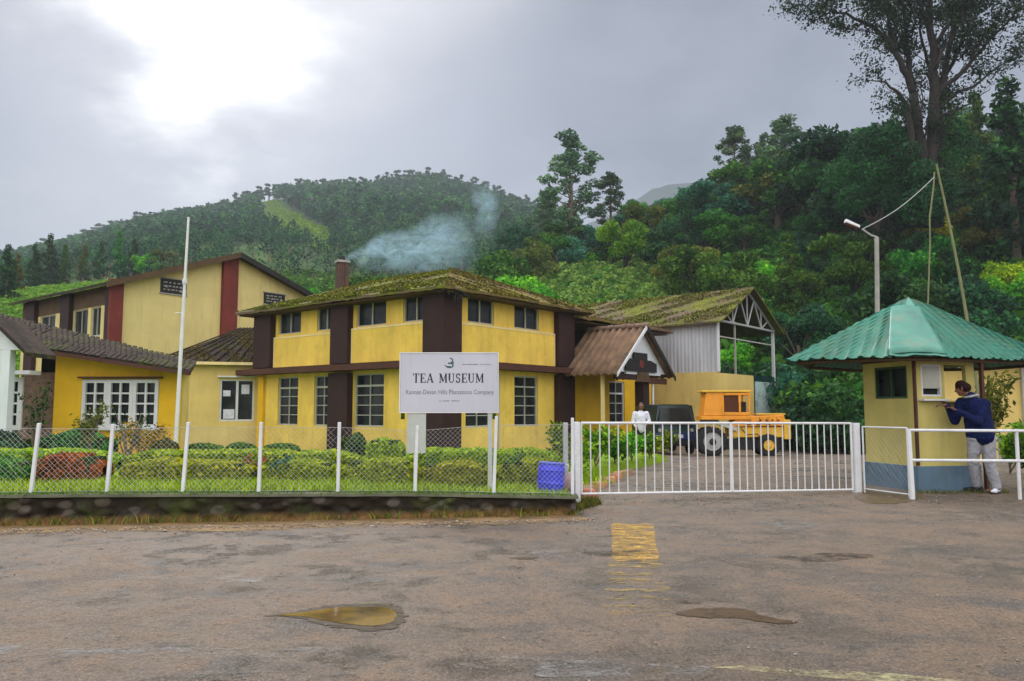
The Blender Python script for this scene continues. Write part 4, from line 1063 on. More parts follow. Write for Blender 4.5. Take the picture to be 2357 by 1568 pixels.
# ================================================================ retaining wall and garden
def wy(x): return 9.99 + 0.139 * x                     # front foot of the wall
def wtop(x): return 0.33 - 0.012 * max(0, x + 5) - 0.04 * max(0, (x + 1.2) / 2)
def retaining_wall():
    rg = np.random.default_rng(8)
    x0, x1 = -9.5, 0.80; nx, nz = 420, 14
    from mathutils import noise as mn
    V = []
    for j in range(nz + 1):
        b = j / nz
        for i in range(nx + 1):
            x = x0 + (x1 - x0) * i / nx; top = wtop(x) - 0.03
            z = -0.05 + (top + 0.05) * b
            p = Vector((x * 5.0, z * 7.5, 0.3)); cell = mn.voronoi(p)[0]
            st = max(0.0, 0.42 - cell[0]) * 0.16 + (cell[1] - cell[0]) * 0.06
            heap = max(0, 0.5 - b) ** 2 * (0.55 + 0.45 * mn.noise(Vector((x * 1.7, 0, 1))))
            V.append((x, wy(x) - st * 1.2 - heap * 0.8 + 0.015 * mn.noise(Vector((x * 14, z * 14, 3))), z + 0.01 * mn.noise(Vector((x * 9, z * 3, 5))) * (b < 1)))
    n = nx + 1
    Fq = [(j * n + i, j * n + i + 1, (j + 1) * n + i + 1, (j + 1) * n + i) for j in range(nz) for i in range(nx)]
    s = newmat('mossy_rubble_wall')
    P = s.tc.outputs['Object']
    vo = s.N.new('ShaderNodeTexVoronoi'); vo.inputs['Scale'].default_value = 1.0; vo.feature = 'F1'
    mp = s.N.new('ShaderNodeMapping'); mp.inputs['Scale'].default_value = (5.0, 0.01, 7.5); s.L.new(P, mp.inputs[0]); s.L.new(mp.outputs[0], vo.inputs['Vector'])
    c = s.mix((0.022, 0.016, 0.010), s.ramp(vo.outputs['Color'], [(0.3, (0.026, 0.021, 0.018)), (0.8, (0.10, 0.082, 0.07))]), s.ramp(vo.outputs['Distance'], [(0.35, 1.0), (0.5, 0.0)]))
    c = s.mix(c, (0.05, 0.065, 0.012), s.ramp(s.noise(2.2, 6, 0.7), [(0.50, 0.0), (0.66, 0.75)]))
    sp = s.N.new('ShaderNodeSeparateXYZ'); s.L.new(P, sp.inputs[0])
    hgt = s.math('ADD', sp.outputs[2], s.math('MULTIPLY', s.noise(5, 4, 0.6), 0.12))
    c = s.mix(c, s.ramp(s.noise(7, 5, 0.7), [(0.3, (0.10, 0.05, 0.018)), (0.7, (0.26, 0.14, 0.05))]), s.ramp(hgt, [(0.09, 0.9), (0.17, 0.0)]))
    m = s.finish(s.bsdf(c, 0.9, 0.2, s.noise(22, 5, 0.75), 0.9, 0.02))
    w = thing('retaining_wall', 'low mossy rubble retaining wall along the road under the chain-link fence', 'wall')
    link('stone_face', raw_mesh('stone_face', V, Fq, smooth=True), m, w)
    cp_ = MB(); k = 60
    for i in range(k):
        a = x0 + (x1 - x0) * i / k; b = x0 + (x1 - x0) * (i + 1) / k; ja, jb = rg.uniform(-.012, .012, 2)
        if i == k - 1: b = x1 + 0.03
        cp_.hexa([(a, wy(a) - .05 + ja, wtop(a) - .02), (b, wy(b) - .05 + ja, wtop(b) - .02), (b, wy(b) + .22, wtop(b) - .02), (a, wy(a) + .22, wtop(a) - .02),
                  (a, wy(a) - .035 + ja, wtop(a) + .012), (b, wy(b) - .035 + ja, wtop(b) + .012), (b, wy(b) + .22, wtop(b) + .02), (a, wy(a) + .22, wtop(a) + .02)])
    s2 = m_paint('mossy_coping', (0.11, 0.11, 0.07), 0.4, 2.5, 0.9, (0.04, 0.055, 0.012), 0.8, 0.5)
    cp_.build('coping', s2, w)
    MB().hexa([(x1 - .22, wy(x1) + .2, -.1), (x1 + .0, wy(x1) + .02, -.1), (x1 + .25, 13.4, -.1), (x1 - .1, 13.4, -.1), (x1 - .22, wy(x1) + .2, wtop(x1) - .04), (x1 + .0, wy(x1) + .02, wtop(x1) - .04), (x1 + .25, 13.4, .10), (x1 - .1, 13.4, .10)]).build('end_wall', M['stone'], w)
retaining_wall()
BX = [(10.1, 0.9), (13.2, 1.15), (16.4, 2.2), (19.0, 3.3), (22.7, 4.7), (27, 4.9), (36, 5.0)]
def garden_edge(y): return float(np.interp(y, [b[0] for b in BX], [b[1] for b in BX]))
def garden_z(x, y):
    z = float(np.interp(y, [9, 10, 17, 26, 34], [0.33, 0.33, 0.30, -0.05, -0.32]))
    e = garden_edge(y); d = max(0.0, 1 - max(0.0, e - x) / 2.5)
    lowz = max(ground_z(x, y) + 0.05, -0.3)
    z = z * (1 - d * 0.8) + min(z, lowz + 0.08) * d * 0.8
    return min(z, wtop(x) + 0.0) if y < 11 and x > -2 else z
def garden():
    V = []; ys = list(np.linspace(0, 1, 50)); nx = 70
    for b in ys:
        for i in range(nx + 1):
            a = i / nx
            y0 = wy(-16 + 17 * a) + 0.15; y = y0 + (36 - y0) * b ** 1.3
            x = -16 - 8 * b + (garden_edge(y) + 16 + 8 * b) * a
            V.append((x, y, garden_z(x, y) if i < nx else -0.6))
    n = nx + 1
    Fq = [(j * n + i, j * n + i + 1, (j + 1) * n + i + 1, (j + 1) * n + i) for j in range(len(ys) - 1) for i in range(nx)]
    s = newmat('lawn')
    c = s.ramp(s.noise(1.2, 6, 0.7), [(0.3, (0.07, 0.13, 0.008)), (0.55, (0.17, 0.27, 0.012)), (0.75, (0.28, 0.32, 0.02))])
    m = s.finish(s.bsdf(c, 0.95, 0.1, s.noise(25, 4, 0.7), 0.8, 0.03))
    structure(link('lawn', raw_mesh('lawn', V, Fq, smooth=True), m))
garden()

def blades(name, pts, h, w, mat, label, seed, lean=0.35):
    rg = np.random.default_rng(seed); P = np.array(pts); n = len(P)
    ang = rg.uniform(0, 2 * np.pi, n); hh = h * rg.uniform(0.4, 1.3, n); ww = w * rg.uniform(0.6, 1.4, n)
    dx = np.stack([np.cos(ang), np.sin(ang), np.zeros(n)], 1)
    ln = rg.normal(0, lean, (n, 2)) * hh[:, None]
    a = P - dx * ww[:, None]; b = P + dx * ww[:, None]
    mid = P + np.stack([ln[:, 0] * .35, ln[:, 1] * .35, hh * 0.6], 1)
    top = P + np.stack([ln[:, 0], ln[:, 1], hh], 1)
    V = np.stack([a, b, mid + dx * ww[:, None] * .6, mid - dx * ww[:, None] * .6, top], 1).reshape(-1, 3)
    i = np.arange(n) * 5
    F3 = np.concatenate([np.stack([i, i + 1, i + 2], 1), np.stack([i, i + 2, i + 3], 1), np.stack([i + 3, i + 2, i + 4], 1)])
    t = np.repeat(rg.uniform(0, 1, n), 5)
    return stuff(link(name, raw_mesh(name, V, F3, t), mat), label, 'grass')
def grass_points(n, y_of, depth, x0, x1, zf, seed, power=1.0):
    rg = np.random.default_rng(seed); out = []
    while len(out) < n:
        x = rg.uniform(x0, x1); y = y_of(x) + depth * rg.uniform(0, 1) ** power
        if math.sin(x * 3.1) + math.sin(y * 4 + x) + rg.normal(0, 1) < -1.4: continue
        out.append((x, y, zf(x, y) - 0.005))
    return out
blades('lawn_grass', grass_points(30000, lambda x: wy(x) + .16, 2.2, -9.5, 0.75, lambda x, y: garden_z(x, y), 4, 1.2), 0.07, 0.006, LEAF['hedge'], 'bright lawn grass growing inside the chain-link fence', 4)
blades('lawn_grass', grass_points(14000, lambda x: wy(x) + 2.2, 9, -11, 1.6, lambda x, y: garden_z(x, y), 14, 1.0), 0.07, 0.009, LEAF['hedge'], 'grass between the garden hedges', 41)
blades('verge_grass', grass_points(700, lambda x: wy(x) - .20, .16, -8.5, 0.9, lambda x, y: 0.0 + 0.02, 5), 0.10, 0.006, LEAF['olive'], 'dry yellowish weeds sprouting along the foot of the rubble wall', 5, 0.7)
blades('wall_moss', grass_points(6000, lambda x: wy(x) - .035, .2, -9.4, 0.75, lambda x, y: wtop(x) + .01, 6, 1.0), 0.03, 0.006, LEAF['hedge_dark'], 'short moss and grass on the coping of the rubble wall', 6, 0.7)
blades('driveway_weeds', grass_points(900, lambda x: 10.2 + (x - .75) * 2.0, 1.0, 0.78, 1.25, lambda x, y: 0.0, 7), 0.08, 0.006, LEAF['olive'], 'weeds around the left gate post', 7, 0.6)

def hedge(name, label, x0, x1, yc, w, zb_off, h, mat, n, size=0.05, cat='hedge', seed=1, slope=0.0, wob=0.05, group=None):
    rg = np.random.default_rng(seed); L = x1 - x0
    from mathutils import noise as mn
    zb_ = garden_z((x0 + x1) / 2, yc) + zb_off
    t = thing(name, label, cat, ((x0 + x1) / 2, yc, zb_), slope, group)
    u = rg.uniform(-1, 1, n); th = rg.uniform(0, math.pi, n)
    endr = np.clip((1 - np.abs(u)) * L / 2 / (w * 0.8), 0, 1) ** 0.5
    px_ = u * L / 2
    c, s_ = np.cos(th), np.sin(th)
    k = 1 / np.maximum(np.abs(c), np.abs(s_)) ; k = k ** 0.7      # rounded box section
    wv = np.array([1 + wob * 3 * mn.noise(Vector((float(a) * 1.6, seed * 3.1, 0))) + wob * 2 * mn.noise(Vector((float(a) * 5, 1.0 * seed, float(b)))) for a, b in zip(px_, th)])
    rr_ = rg.uniform(0.86, 1.06, n) * wv
    y = c * k * w / 2 * rr_ * (0.5 + 0.5 * endr); z = s_ * k * h * rr_ * (0.55 + 0.45 * endr) * 0.93
    outv = np.stack([np.sign(u) * (1 - endr) * 2, c * 1.4, s_ * 1.4], 1)
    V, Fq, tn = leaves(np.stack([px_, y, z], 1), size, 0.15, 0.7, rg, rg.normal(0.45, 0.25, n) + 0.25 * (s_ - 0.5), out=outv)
    link('foliage', raw_mesh('foliage', V, Fq, tn), mat, t)
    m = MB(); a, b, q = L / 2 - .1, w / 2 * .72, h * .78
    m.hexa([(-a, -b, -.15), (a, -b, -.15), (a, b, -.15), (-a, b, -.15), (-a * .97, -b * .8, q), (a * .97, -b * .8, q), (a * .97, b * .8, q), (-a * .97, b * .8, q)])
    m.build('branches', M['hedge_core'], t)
    return t
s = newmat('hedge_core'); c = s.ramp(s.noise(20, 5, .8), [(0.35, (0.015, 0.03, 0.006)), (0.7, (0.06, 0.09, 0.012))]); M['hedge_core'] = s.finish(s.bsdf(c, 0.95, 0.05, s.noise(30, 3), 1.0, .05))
def ux(u, Y): return (u - CU) / F * Y
H1, H2 = LEAF['hedge'], LEAF['hedge_dark']
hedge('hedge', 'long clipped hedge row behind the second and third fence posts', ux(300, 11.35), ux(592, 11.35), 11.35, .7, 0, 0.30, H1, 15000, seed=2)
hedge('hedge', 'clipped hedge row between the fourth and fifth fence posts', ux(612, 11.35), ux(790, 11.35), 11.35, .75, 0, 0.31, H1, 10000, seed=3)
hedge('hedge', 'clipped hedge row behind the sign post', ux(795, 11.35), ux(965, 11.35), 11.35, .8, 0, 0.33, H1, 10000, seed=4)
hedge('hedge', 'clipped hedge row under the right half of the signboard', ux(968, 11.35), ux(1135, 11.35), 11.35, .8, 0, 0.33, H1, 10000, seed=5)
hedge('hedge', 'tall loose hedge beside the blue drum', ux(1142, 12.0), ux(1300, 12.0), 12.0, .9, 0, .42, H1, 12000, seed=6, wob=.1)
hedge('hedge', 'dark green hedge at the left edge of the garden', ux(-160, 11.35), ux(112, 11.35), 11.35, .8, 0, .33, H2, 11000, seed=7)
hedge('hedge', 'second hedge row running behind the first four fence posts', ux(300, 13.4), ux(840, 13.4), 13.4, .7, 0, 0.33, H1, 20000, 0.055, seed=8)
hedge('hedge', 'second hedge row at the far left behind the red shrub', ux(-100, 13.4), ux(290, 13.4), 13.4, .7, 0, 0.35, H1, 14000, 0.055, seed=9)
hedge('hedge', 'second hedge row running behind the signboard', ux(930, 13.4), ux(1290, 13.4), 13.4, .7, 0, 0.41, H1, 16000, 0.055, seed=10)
hedge('clipped_bush', 'small clipped cube bush beneath the window of the pale link block', ux(530, 21), ux(592, 21), 21, .7, 0, .36, H2, 3500, .06, 'bush', 11)
hedge('clipped_bush', 'low clipped bush at the corner beneath the left end of the brown ledge', ux(612, 20), ux(690, 20), 20, .7, 0, .34, H2, 4000, .06, 'bush', 12)
hedge('clipped_bush', 'rounded clipped bush left of the signboard panel', ux(850, 17), ux(932, 17), 17, .9, 0, .48, H1, 6000, .055, 'bush', 13, wob=.08)
hedge('clipped_bush', 'low clipped bush just right of the flagpole foot', ux(424, 22), ux(520, 22), 22, .7, 0, .30, H2, 4000, .06, 'bush', 14)
hedge('red_shrub', 'orange red leaved shrub between the first and second fence posts', ux(112, 11.3), ux(252, 11.3), 11.3, .8, 0, .42, LEAF['red'], 9000, .055, 'shrub', 15, wob=.12)
hedge('shrub', 'dark green shrub below the big white gridded window', ux(108, 17.5), ux(262, 17.5), 17.5, 1.0, 0, .55, LEAF['mid'], 7000, .08, 'shrub', 16, wob=.15)
hedge('shrub', 'dark shrub at the foot of the white porch at the left edge', ux(-30, 16.5), ux(75, 16.5), 16.5, .9, 0, .52, LEAF['dark'], 5000, .08, 'shrub', 17, wob=.15)
hedge('shrub', 'reddish brown shrub at the foot of the flagpole', ux(352, 18.5), ux(412, 18.5), 18.5, .6, 0, .40, LEAF['olive'], 2500, .06, 'shrub', 18, wob=.15)
hedge('shrub', 'green shrub against the brown pillar behind the fifth fence post', ux(786, 17.5), ux(846, 17.5), 17.5, .6, 0, .55, LEAF['mid'], 3000, .07, 'shrub', 19, wob=.2)
def loose_plant(name, label, x, y, h, r, mat, n, seed, size=0.06, cat='plant', trunk=True, nb=7):
    rg = np.random.default_rng(seed); zb_ = garden_z(x, y) if x < garden_edge(y) + .5 else ground_z(x, y)
    t = thing(name, label, cat, (x, y, zb_))
    st = MB(); pts = []
    for k in range(nb):
        a = rg.uniform(0, 2 * math.pi); rr_ = r * rg.uniform(.2, 1); hh = h * rg.uniform(.6, 1)
        p0 = Vector((0, 0, h * .12 * (k % 3))); p2 = Vector((math.cos(a) * rr_, math.sin(a) * rr_, hh)); p1 = p0.lerp(p2, .5) + Vector((0, 0, h * .1))
        st.tube([p0, p1, p2], [0.014 * h + .004, .01 * h + .003, .004], 5)
        for q in rg.uniform(.35, 1, n // nb): pts.append(tuple(p0.lerp(p2, float(q)) + Vector(rg.normal(0, .09 * r + .02, 3)) + Vector((0, 0, h * .08 * math.sin(q * 3)))))
    st.build('stems', M['trunk'], t)
    V, Fq, tn = leaves(pts, size, .2, .5, rg); link('foliage', raw_mesh('foliage', V, Fq, tn), mat, t)
    return t
loose_plant('young_tree', 'thin dark branched young tree before the big white gridded window', ux(300, 14.5), 14.5, 1.02, .55, LEAF['dark'], 260, 3, .05, 'tree')
loose_plant('plant', 'spindly dark climbing plant beside the stone wall at the left', ux(92, 16), 16, 1.5, .35, LEAF['dark'], 500, 4, .06)
loose_plant('plant', 'leafy orange tipped plant left of the big white gridded window', ux(212, 16.4), 16.4, 1.15, .45, LEAF['olive'], 700, 5, .06)
loose_plant('plant', 'yellow leaved plant under the right side of the white gridded window', ux(330, 16.8), 16.8, .75, .6, LEAF['gold'], 1000, 6, .07)
loose_plant('flowering_plant', 'small plant with red leaves just inside the fence wall', ux(590, 11.6), 11.6, .32, .2, LEAF['red'], 160, 7, .05)
loose_plant('flowering_plant', 'strappy green plant by the fence below the third post', ux(660, 11.2), 11.2, .3, .22, LEAF['blue'], 260, 8, .09)
loose_plant('plant', 'dark stemmed plant beside the blue drum', ux(1175, 11.8), 11.8, .45, .25, LEAF['mid'], 260, 9, .05)
# plants along the driveway behind the gate
rr = random.Random(8)
dn = ['broad leaved', 'spiky', 'bushy', 'pale green', 'tall thin', 'low dark', 'yellowish', 'drooping']
for k in range(8):
    y = 13.6 + k * 1.25
    loose_plant('driveway_plant', '%s green plant, %s one from the gate beside the driveway' % (dn[k], ['first', 'second', 'third', 'fourth', 'fifth', 'sixth', 'seventh', 'eighth'][k]), garden_edge(y) - .35 + rr.uniform(-.15, .15), y, rr.uniform(.5, .85), .5, LEAF[rr.choice(['mid', 'bright', 'hedge', 'hedge_dark'])], 700, 20 + k, .09, 'plant')
# edging stones
for k in range(11):
    y = 12.3 + k * 0.42; st = MB(); w_ = rr.uniform(.09, .14)
    st.hexa([(-w_, -.14, -.05), (w_, -.14, -.05), (w_, .14, -.05), (-w_, .14, -.05), (-w_ * .8, -.1, rr.uniform(.08, .14)), (w_ * .7, -.12, rr.uniform(.08, .14)), (w_ * .8, .1, rr.uniform(.08, .14)), (-w_ * .7, .12, rr.uniform(.08, .14))])
    e = tag(st.build('edging_stone', m_flat('red_brick_stone_%d' % k, (0.30 + rr.uniform(-.06, .1), 0.17 + rr.uniform(-.03, .05), 0.10), .9, .2, 0, .3), None, .02), 'reddish brown edging stone beside the driveway behind the gate', 'stone', 'edging stones along the driveway')
    e.location = (garden_edge(y) + .12 + rr.uniform(-.04, .04), y, ground_z(0, y)); e.rotation_euler = (rr.uniform(-.1, .1), rr.uniform(-.1, .1), rr.uniform(-.3, .3))

# ================================================================ chain-link fence
fence = thing('chain_link_fence', 'low chain-link fence on slim whitewashed posts along the rubble wall', 'fence')
FU = [-262, -88, 85, 258, 430, 603, 783, 958, 1137, 1316]
FP = []
for u in FU:
    # post line stands 0.17 m behind the wall foot
    r = (u - CU) / F; x = r * 10.16 / (1 - 0.139 * r); FP.append((x, wy(x) + 0.17))
FT = [980, 978, 974, 976, 972, 972, 972, 980, 958, 962]
frr = random.Random(2)
for (x, y), u, vt in zip(FP, FU, FT):
    zt_ = px(u, vt, y).z; r_ = 0.021; m = MB(); lx, ly = frr.uniform(-.02, .035), frr.uniform(-.02, .02)
    if u < 600: lx += 0.025
    zb_ = wtop(x) - .03
    m.hexa([(x - r_, y - r_, zb_), (x + r_, y - r_, zb_), (x + r_, y + r_, zb_), (x - r_, y + r_, zb_), (x - r_ * .9 + lx, y - r_ * .9 + ly, zt_), (x + r_ * .9 + lx, y - r_ * .9 + ly, zt_), (x + r_ * .9 + lx, y + r_ * .9 + ly, zt_), (x - r_ * .9 + lx, y + r_ * .9 + ly, zt_)])
    p_ = m.build('post', M['white_paint'], fence, 0.006)
def chainlink(pa, pb, z0a, z0b, z1a, z1b, cell, r, parent, name='wire_mesh', seed=1):
    """woven diamond mesh between two ground points"""
    rg = np.random.default_rng(seed)
    A = Vector(pa); B = Vector(pb); L = (B - A).length; e = (B - A) / L; nn = Vector((-e.y, e.x))
    V = []; Fs = []
    H = max(z1a - z0a, z1b - z0b)
    def P(s, h, off):
        a = s / L; z = (z0a * (1 - a) + z0b * a) + h * ((z1a - z0a) * (1 - a) + (z1b - z0b) * a) / H
        q = A + e * s; bul = 0.025 * math.sin(a * 3.14 * 9 + seed) * math.sin(h / H * 3.14)
        return (q.x + nn.x * (off + bul), q.y + nn.y * (off + bul), z)
    n = int((L + H) / cell)
    for sg in (1, -1):
        for k in range(-int(H / cell) - 1, int(L / cell) + int(H / cell) + 2):
            s0 = k * cell; pts = []
            m = 7
            for j in range(m + 1):
                h = H * j / m; s = s0 + sg * h
                pts.append((s, h))
            pts = [p for p in pts if 0 <= p[0] <= L]
            if len(pts) < 2: continue
            o = len(V)
            for s, h in pts:
                c = P(s, h, 0.0015 * sg)
                V += [(c[0] - r * e.x, c[1] - r * e.y, c[2]), (c[0] + r * .5 * e.x + nn.x * r, c[1] + r * .5 * e.y + nn.y * r, c[2] + r * .5), (c[0] + r * .5 * e.x - nn.x * r, c[1] + r * .5 * e.y - nn.y * r, c[2] - r * .5)]
            for j in range(len(pts) - 1):
                a = o + 3 * j
                for q in range(3): Fs.append((a + q, a + (q + 1) % 3, a + 3 + (q + 1) % 3, a + 3 + q))
    return link(name, raw_mesh(name, V, Fs), M['steel'], parent)
for i in range(len(FP) - 1):
    a, b = FP[i], FP[i + 1]
    za_, zb_ = px(FU[i], FT[i] + 12, a[1]).z, px(FU[i + 1], FT[i + 1] + 12, b[1]).z
    chainlink(a, b, wtop(a[0]) + .02, wtop(b[0]) + .02, min(za_, 1.12), min(zb_, 1.12), 0.062, 0.0019, fence, seed=i)
    wr_ = MB(); wr_.tube([(a[0], a[1] - .004, min(za_, 1.12)), (b[0], b[1] - .004, min(zb_, 1.12))], 0.0025, 5); wr_.tube([(a[0], a[1] - .004, wtop(a[0]) + .03), (b[0], b[1] - .004, wtop(b[0]) + .03)], 0.0025, 5)
    wr_.build('line_wire', M['steel'], fence)

# ================================================================ signboard
YS = 10.75
sgn = thing('signboard', 'white painted signboard reading TEA MUSEUM standing behind the fence', 'signboard', (px(1033, 880, YS).x, YS, 0.25))
sx = sgn.location.x
bx0, bx1 = px(922, 880, YS).x - sx, px(1145, 880, YS).x - sx; bz0, bz1 = px(1033, 948, YS).z - .25, px(1033, 814, YS).z - .25
M['sign_white'] = m_paint('sign_board_paint', (0.50, 0.50, 0.58), 0.08, 1.5, 0.55, (0.33, 0.36, 0.42), 0.4, 0.03)
MB().box(bx0, bx1, 0, 0.03, bz0, bz1).build('board', M['sign_white'], sgn, 0.004)
fr_ = MB(); e_ = .016
fr_.box(bx0 - e_, bx0 - .001, -.006, .036, bz0 - e_, bz1 + e_); fr_.box(bx1 + .001, bx1 + e_, -.006, .036, bz0 - e_, bz1 + e_)
fr_.box(bx0, bx1, -.006, .036, bz1 + .001, bz1 + e_); fr_.box(bx0, bx1, -.006, .036, bz0 - e_, bz0 - .001)
fr_.build('frame', M['white_paint'], sgn)
lx0, lx1 = px(937, 990, YS).x - sx, px(980, 990, YS).x - sx
M['panel_grey'] = m_paint('whitewashed_sheet', (0.46, 0.48, 0.46), 0.12, 5, 0.7, (0.3, 0.32, 0.3), 0.5)
MB().box(lx0, lx1, 0.005, 0.025, px(950, 1043, YS).z - .25, bz0 - e_ - .002).build('leg_panel', M['panel_grey'], sgn)
MB().box(lx0 + .09, lx0 + .135, 0.027, 0.07, -.1, bz0 - .02).build('leg', M['white_paint'], sgn)
l2 = px(1128, 990, YS).x - sx
MB().box(l2 - .03, l2 + .03, 0.005, 0.06, -.1, bz0 - e_ - .002).build('leg', M['panel_grey'], sgn)
for bu in (927, 1138): 
    c_ = px(bu, 956, YS).x - sx; MB().box(c_ - .024, c_ + .024, -.01, .03, bz0 - .10, bz0 - e_ - .003).build('bracket', M['booth_green'] if 'booth_green' in M else M['hedge_core'], sgn)
# lettering -------------------------------------------------------
M['ink'] = m_flat('dark_sign_ink', (0.025, 0.025, 0.05), 0.6, 0.3)
M['ink_soft'] = m_flat('faded_sign_ink', (0.13, 0.15, 0.20), 0.6, 0.3)
M['ink_green'] = m_flat('dark_green_sign_ink', (0.03, 0.10, 0.10), 0.6, 0.3)
class Ink:
    def __init__(s, y): s.m = MB(); s.y = y; s.k = 0
    def quad(s, p):
        s.k += 1; y = s.y - 0.00006 * (s.k % 12)
        s.m.poly([(a, y, b) for a, b in p], [tuple(range(len(p)))])
    def line(s, x0, z0, x1, z1, w):
        dx, dz = x1 - x0, z1 - z0; L = math.hypot(dx, dz) or 1; nx, nz = -dz / L * w / 2, dx / L * w / 2
        s.quad([(x0 + nx, z0 + nz), (x0 - nx, z0 - nz), (x1 - nx, z1 - nz), (x1 + nx, z1 + nz)])
    def arc(s, cx, cz, rx, rz, a0, a1, w, n=12):
        P = [(cx + rx * math.cos(R(a0 + (a1 - a0) * i / n)), cz + rz * math.sin(R(a0 + (a1 - a0) * i / n))) for i in range(n + 1)]
        for a, b in zip(P, P[1:]): s.line(*a, *b, w)
ser = 0.08
def letter(ink, ch, x, z, h, w):
    T, t = 0.17 * h, 0.07 * h
    L = lambda a, b, c, d, th: ink.line(x + a * w, z + b * h, x + c * w, z + d * h, th)
    def foot(a, b, wd=.30): L(a - wd / 2, b, a + wd / 2, b, t)
    if ch == 'T': L(.5, 0, .5, 1, T); L(0, .97, 1, .97, t); L(.03, 1, .03, .76, t); L(.97, 1, .97, .76, t); foot(.5, .03, .44)
    elif ch == 'E': L(.25, 0, .25, 1, T); L(0, .97, .95, .97, t); L(0, .03, 1, .03, t); L(.25, .5, .7, .5, t); L(.93, 1, .93, .78, t); L(.97, 0, .97, .26, t); L(.7, .38, .7, .62, t)
    elif ch == 'A': L(.12, 0, .5, 1, t * 1.1); L(.5, 1, .88, 0, T); L(.25, .33, .75, .33, t); foot(.12, .03, .3); foot(.88, .03, .34)
    elif ch == 'M': L(.14, 0, .14, 1, t * 1.1); L(.86, 0, .86, 1, T); L(.16, 1, .5, .12, T); L(.5, .12, .84, 1, t); foot(.14, .03, .28); foot(.86, .03, .3); L(0, .97, .2, .97, t); L(.8, .97, 1, .97, t)
    elif ch == 'U': L(.2, .3, .2, 1, T); L(.82, .3, .82, 1, t * 1.1); ink.arc(x + .51 * w, z + .3 * h, .31 * w, .27 * h, 180, 360, t * 1.4); foot(.2, .97, .4); foot(.82, .97, .36)
    elif ch == 'S': ink.arc(x + .5 * w, z + .74 * h, .32 * w, .23 * h, 20, 270, T * .75); ink.arc(x + .5 * w, z + .27 * h, .34 * w, .25 * h, 90, -160, T * .75); L(.84, .98, .84, .72, t); L(.14, .02, .14, .3, t)
def Z(v): return px(1033, v, YS).z - .25
def XX(u): return px(u, 880, YS).x - sx
inks = [Ink(-0.0015), Ink(-0.0015)]; ink = inks[0]
hL = Z(860) - Z(881); x = XX(951); z = Z(881)
wid = {'T': .8, 'E': .74, 'A': .92, 'M': 1.1, 'U': .88, 'S': .66, ' ': .5}
word = 'TEA MUSEUM'; tot = sum(wid[c] for c in word) + .14 * 9; sc_ = (XX(1113) - XX(951)) / tot
for c_ in word:
    if c_ != ' ': letter(ink, c_, x, z, hL, wid[c_] * sc_)
    else: ink = inks[1]
    x += (wid[c_] + .14) * sc_
for k_ in inks: k_.m.build('title_word', M['ink'], sgn)
def text(body, xc, zc, width, mat, name):
    cu = bpy.data.curves.new('lettering', 'FONT'); cu.body = body; cu.align_x = 'CENTER'; cu.align_y = 'CENTER'; cu.size = 0.1; cu.resolution_u = 2
    o = bpy.data.objects.new('lettering', cu); C.objects.link(o)
    me = bpy.data.meshes.new_from_object(o.evaluated_get(bpy.context.evaluated_depsgraph_get())); bpy.data.objects.remove(o)
    n = len(me.vertices); co = np.zeros(n * 3); me.vertices.foreach_get('co', co); co = co.reshape(-1, 3)
    w = co[:, 0].max() - co[:, 0].min(); k = width / w; mx_ = (co[:, 0].max() + co[:, 0].min()) / 2
    out = np.stack([(co[:, 0] - mx_) * k + xc, np.full(n, -0.0018), co[:, 1] * k * 1.25 + zc], 1); me.vertices.foreach_set('co', out.ravel()); me.materials.clear(); me.update()
    return link(name, me, mat, sgn)
text('Kannan Devan Hills Plantations Company', XX(1036), Z(903), XX(1138) - XX(936), M['ink_soft'], 'company_lettering')
ik2 = Ink(-0.0015)
def scribble(u0, u1, v, hgt, n, seed):     # lettering too worn to read
    rr_ = random.Random(seed); x = XX(u0); 
    while x < XX(u1):
        w = rr_.uniform(.006, .014); 
        if rr_.random() < .82: ik2.quad([(x, Z(v) - hgt * rr_.uniform(.3, .5)), (x + w, Z(v) - hgt * rr_.uniform(.3, .5)), (x + w, Z(v) + hgt * rr_.uniform(.2, .5)), (x, Z(v) + hgt * rr_.uniform(.2, .5))])
        x += w + .005
scribble(1062, 1128, 839, .016, 0, 1); scribble(1008, 1058, 923, .016, 0, 2)
ik2.m.build('small_lettering', M['ink_soft'], sgn)
ik3 = Ink(-0.0016)
lxc, lzc = XX(1036), Z(835); 
ik3.arc(lxc, lzc + .03, .035, .028, 100, -60, .016, 10); ik3.arc(lxc - .01, lzc - .035, .05, .03, 60, -150, .018, 12); ik3.line(lxc - .03, lzc - .01, lxc + .05, lzc + .0, .02); ik3.arc(lxc - .02, lzc - .03, .055, .022, 180, 300, .010, 8)
ik3.m.build('leaf_emblem', M['ink_green'], sgn)

# ================================================================ gate
gate = thing('metal_gate', 'wide double leaf white barred metal gate closing the driveway', 'gate')
pL, pR = px(1327, 1000, 11.2), px(1968, 1000, 12.85)
A, B = Vector((pL.x, 11.2, 0)), Vector((pR.x, 12.85, 0)); e = (B - A).normalized(); n_ = Vector((-e.y, e.x, 0))
def gbox(m, s0, s1, d0, d1, z0, z1): m.fbox((A, e, n_), s0, s1, d0, d1, z0, z1); return m
GL = (B - A).length
gbox(MB(), -.04, .04, -.04, .04, -.05, 1.14).build('gate_post', M['white_paint'], gate, .008)
gbox(MB(), -.15, -.09, .08, .14, -.05, 1.13).build('gate_post', M['steel'], gate, .008)
gbox(MB(), GL - .05, GL + .06, -.05, .06, -.05, 1.10).build('gate_post', M['white_paint'], gate, .008)
mid = GL * .52
zl = lambda s: 0.145 - 0.10 * s / GL; zh = lambda s: 1.125 - 0.03 * s / GL
def rail_(m, s0, s1, zf, r):
    a = A + e * s0 + Vector((0, 0, zf(s0))); b = A + e * s1 + Vector((0, 0, zf(s1)))
    m.tube([a, b], r, 8)
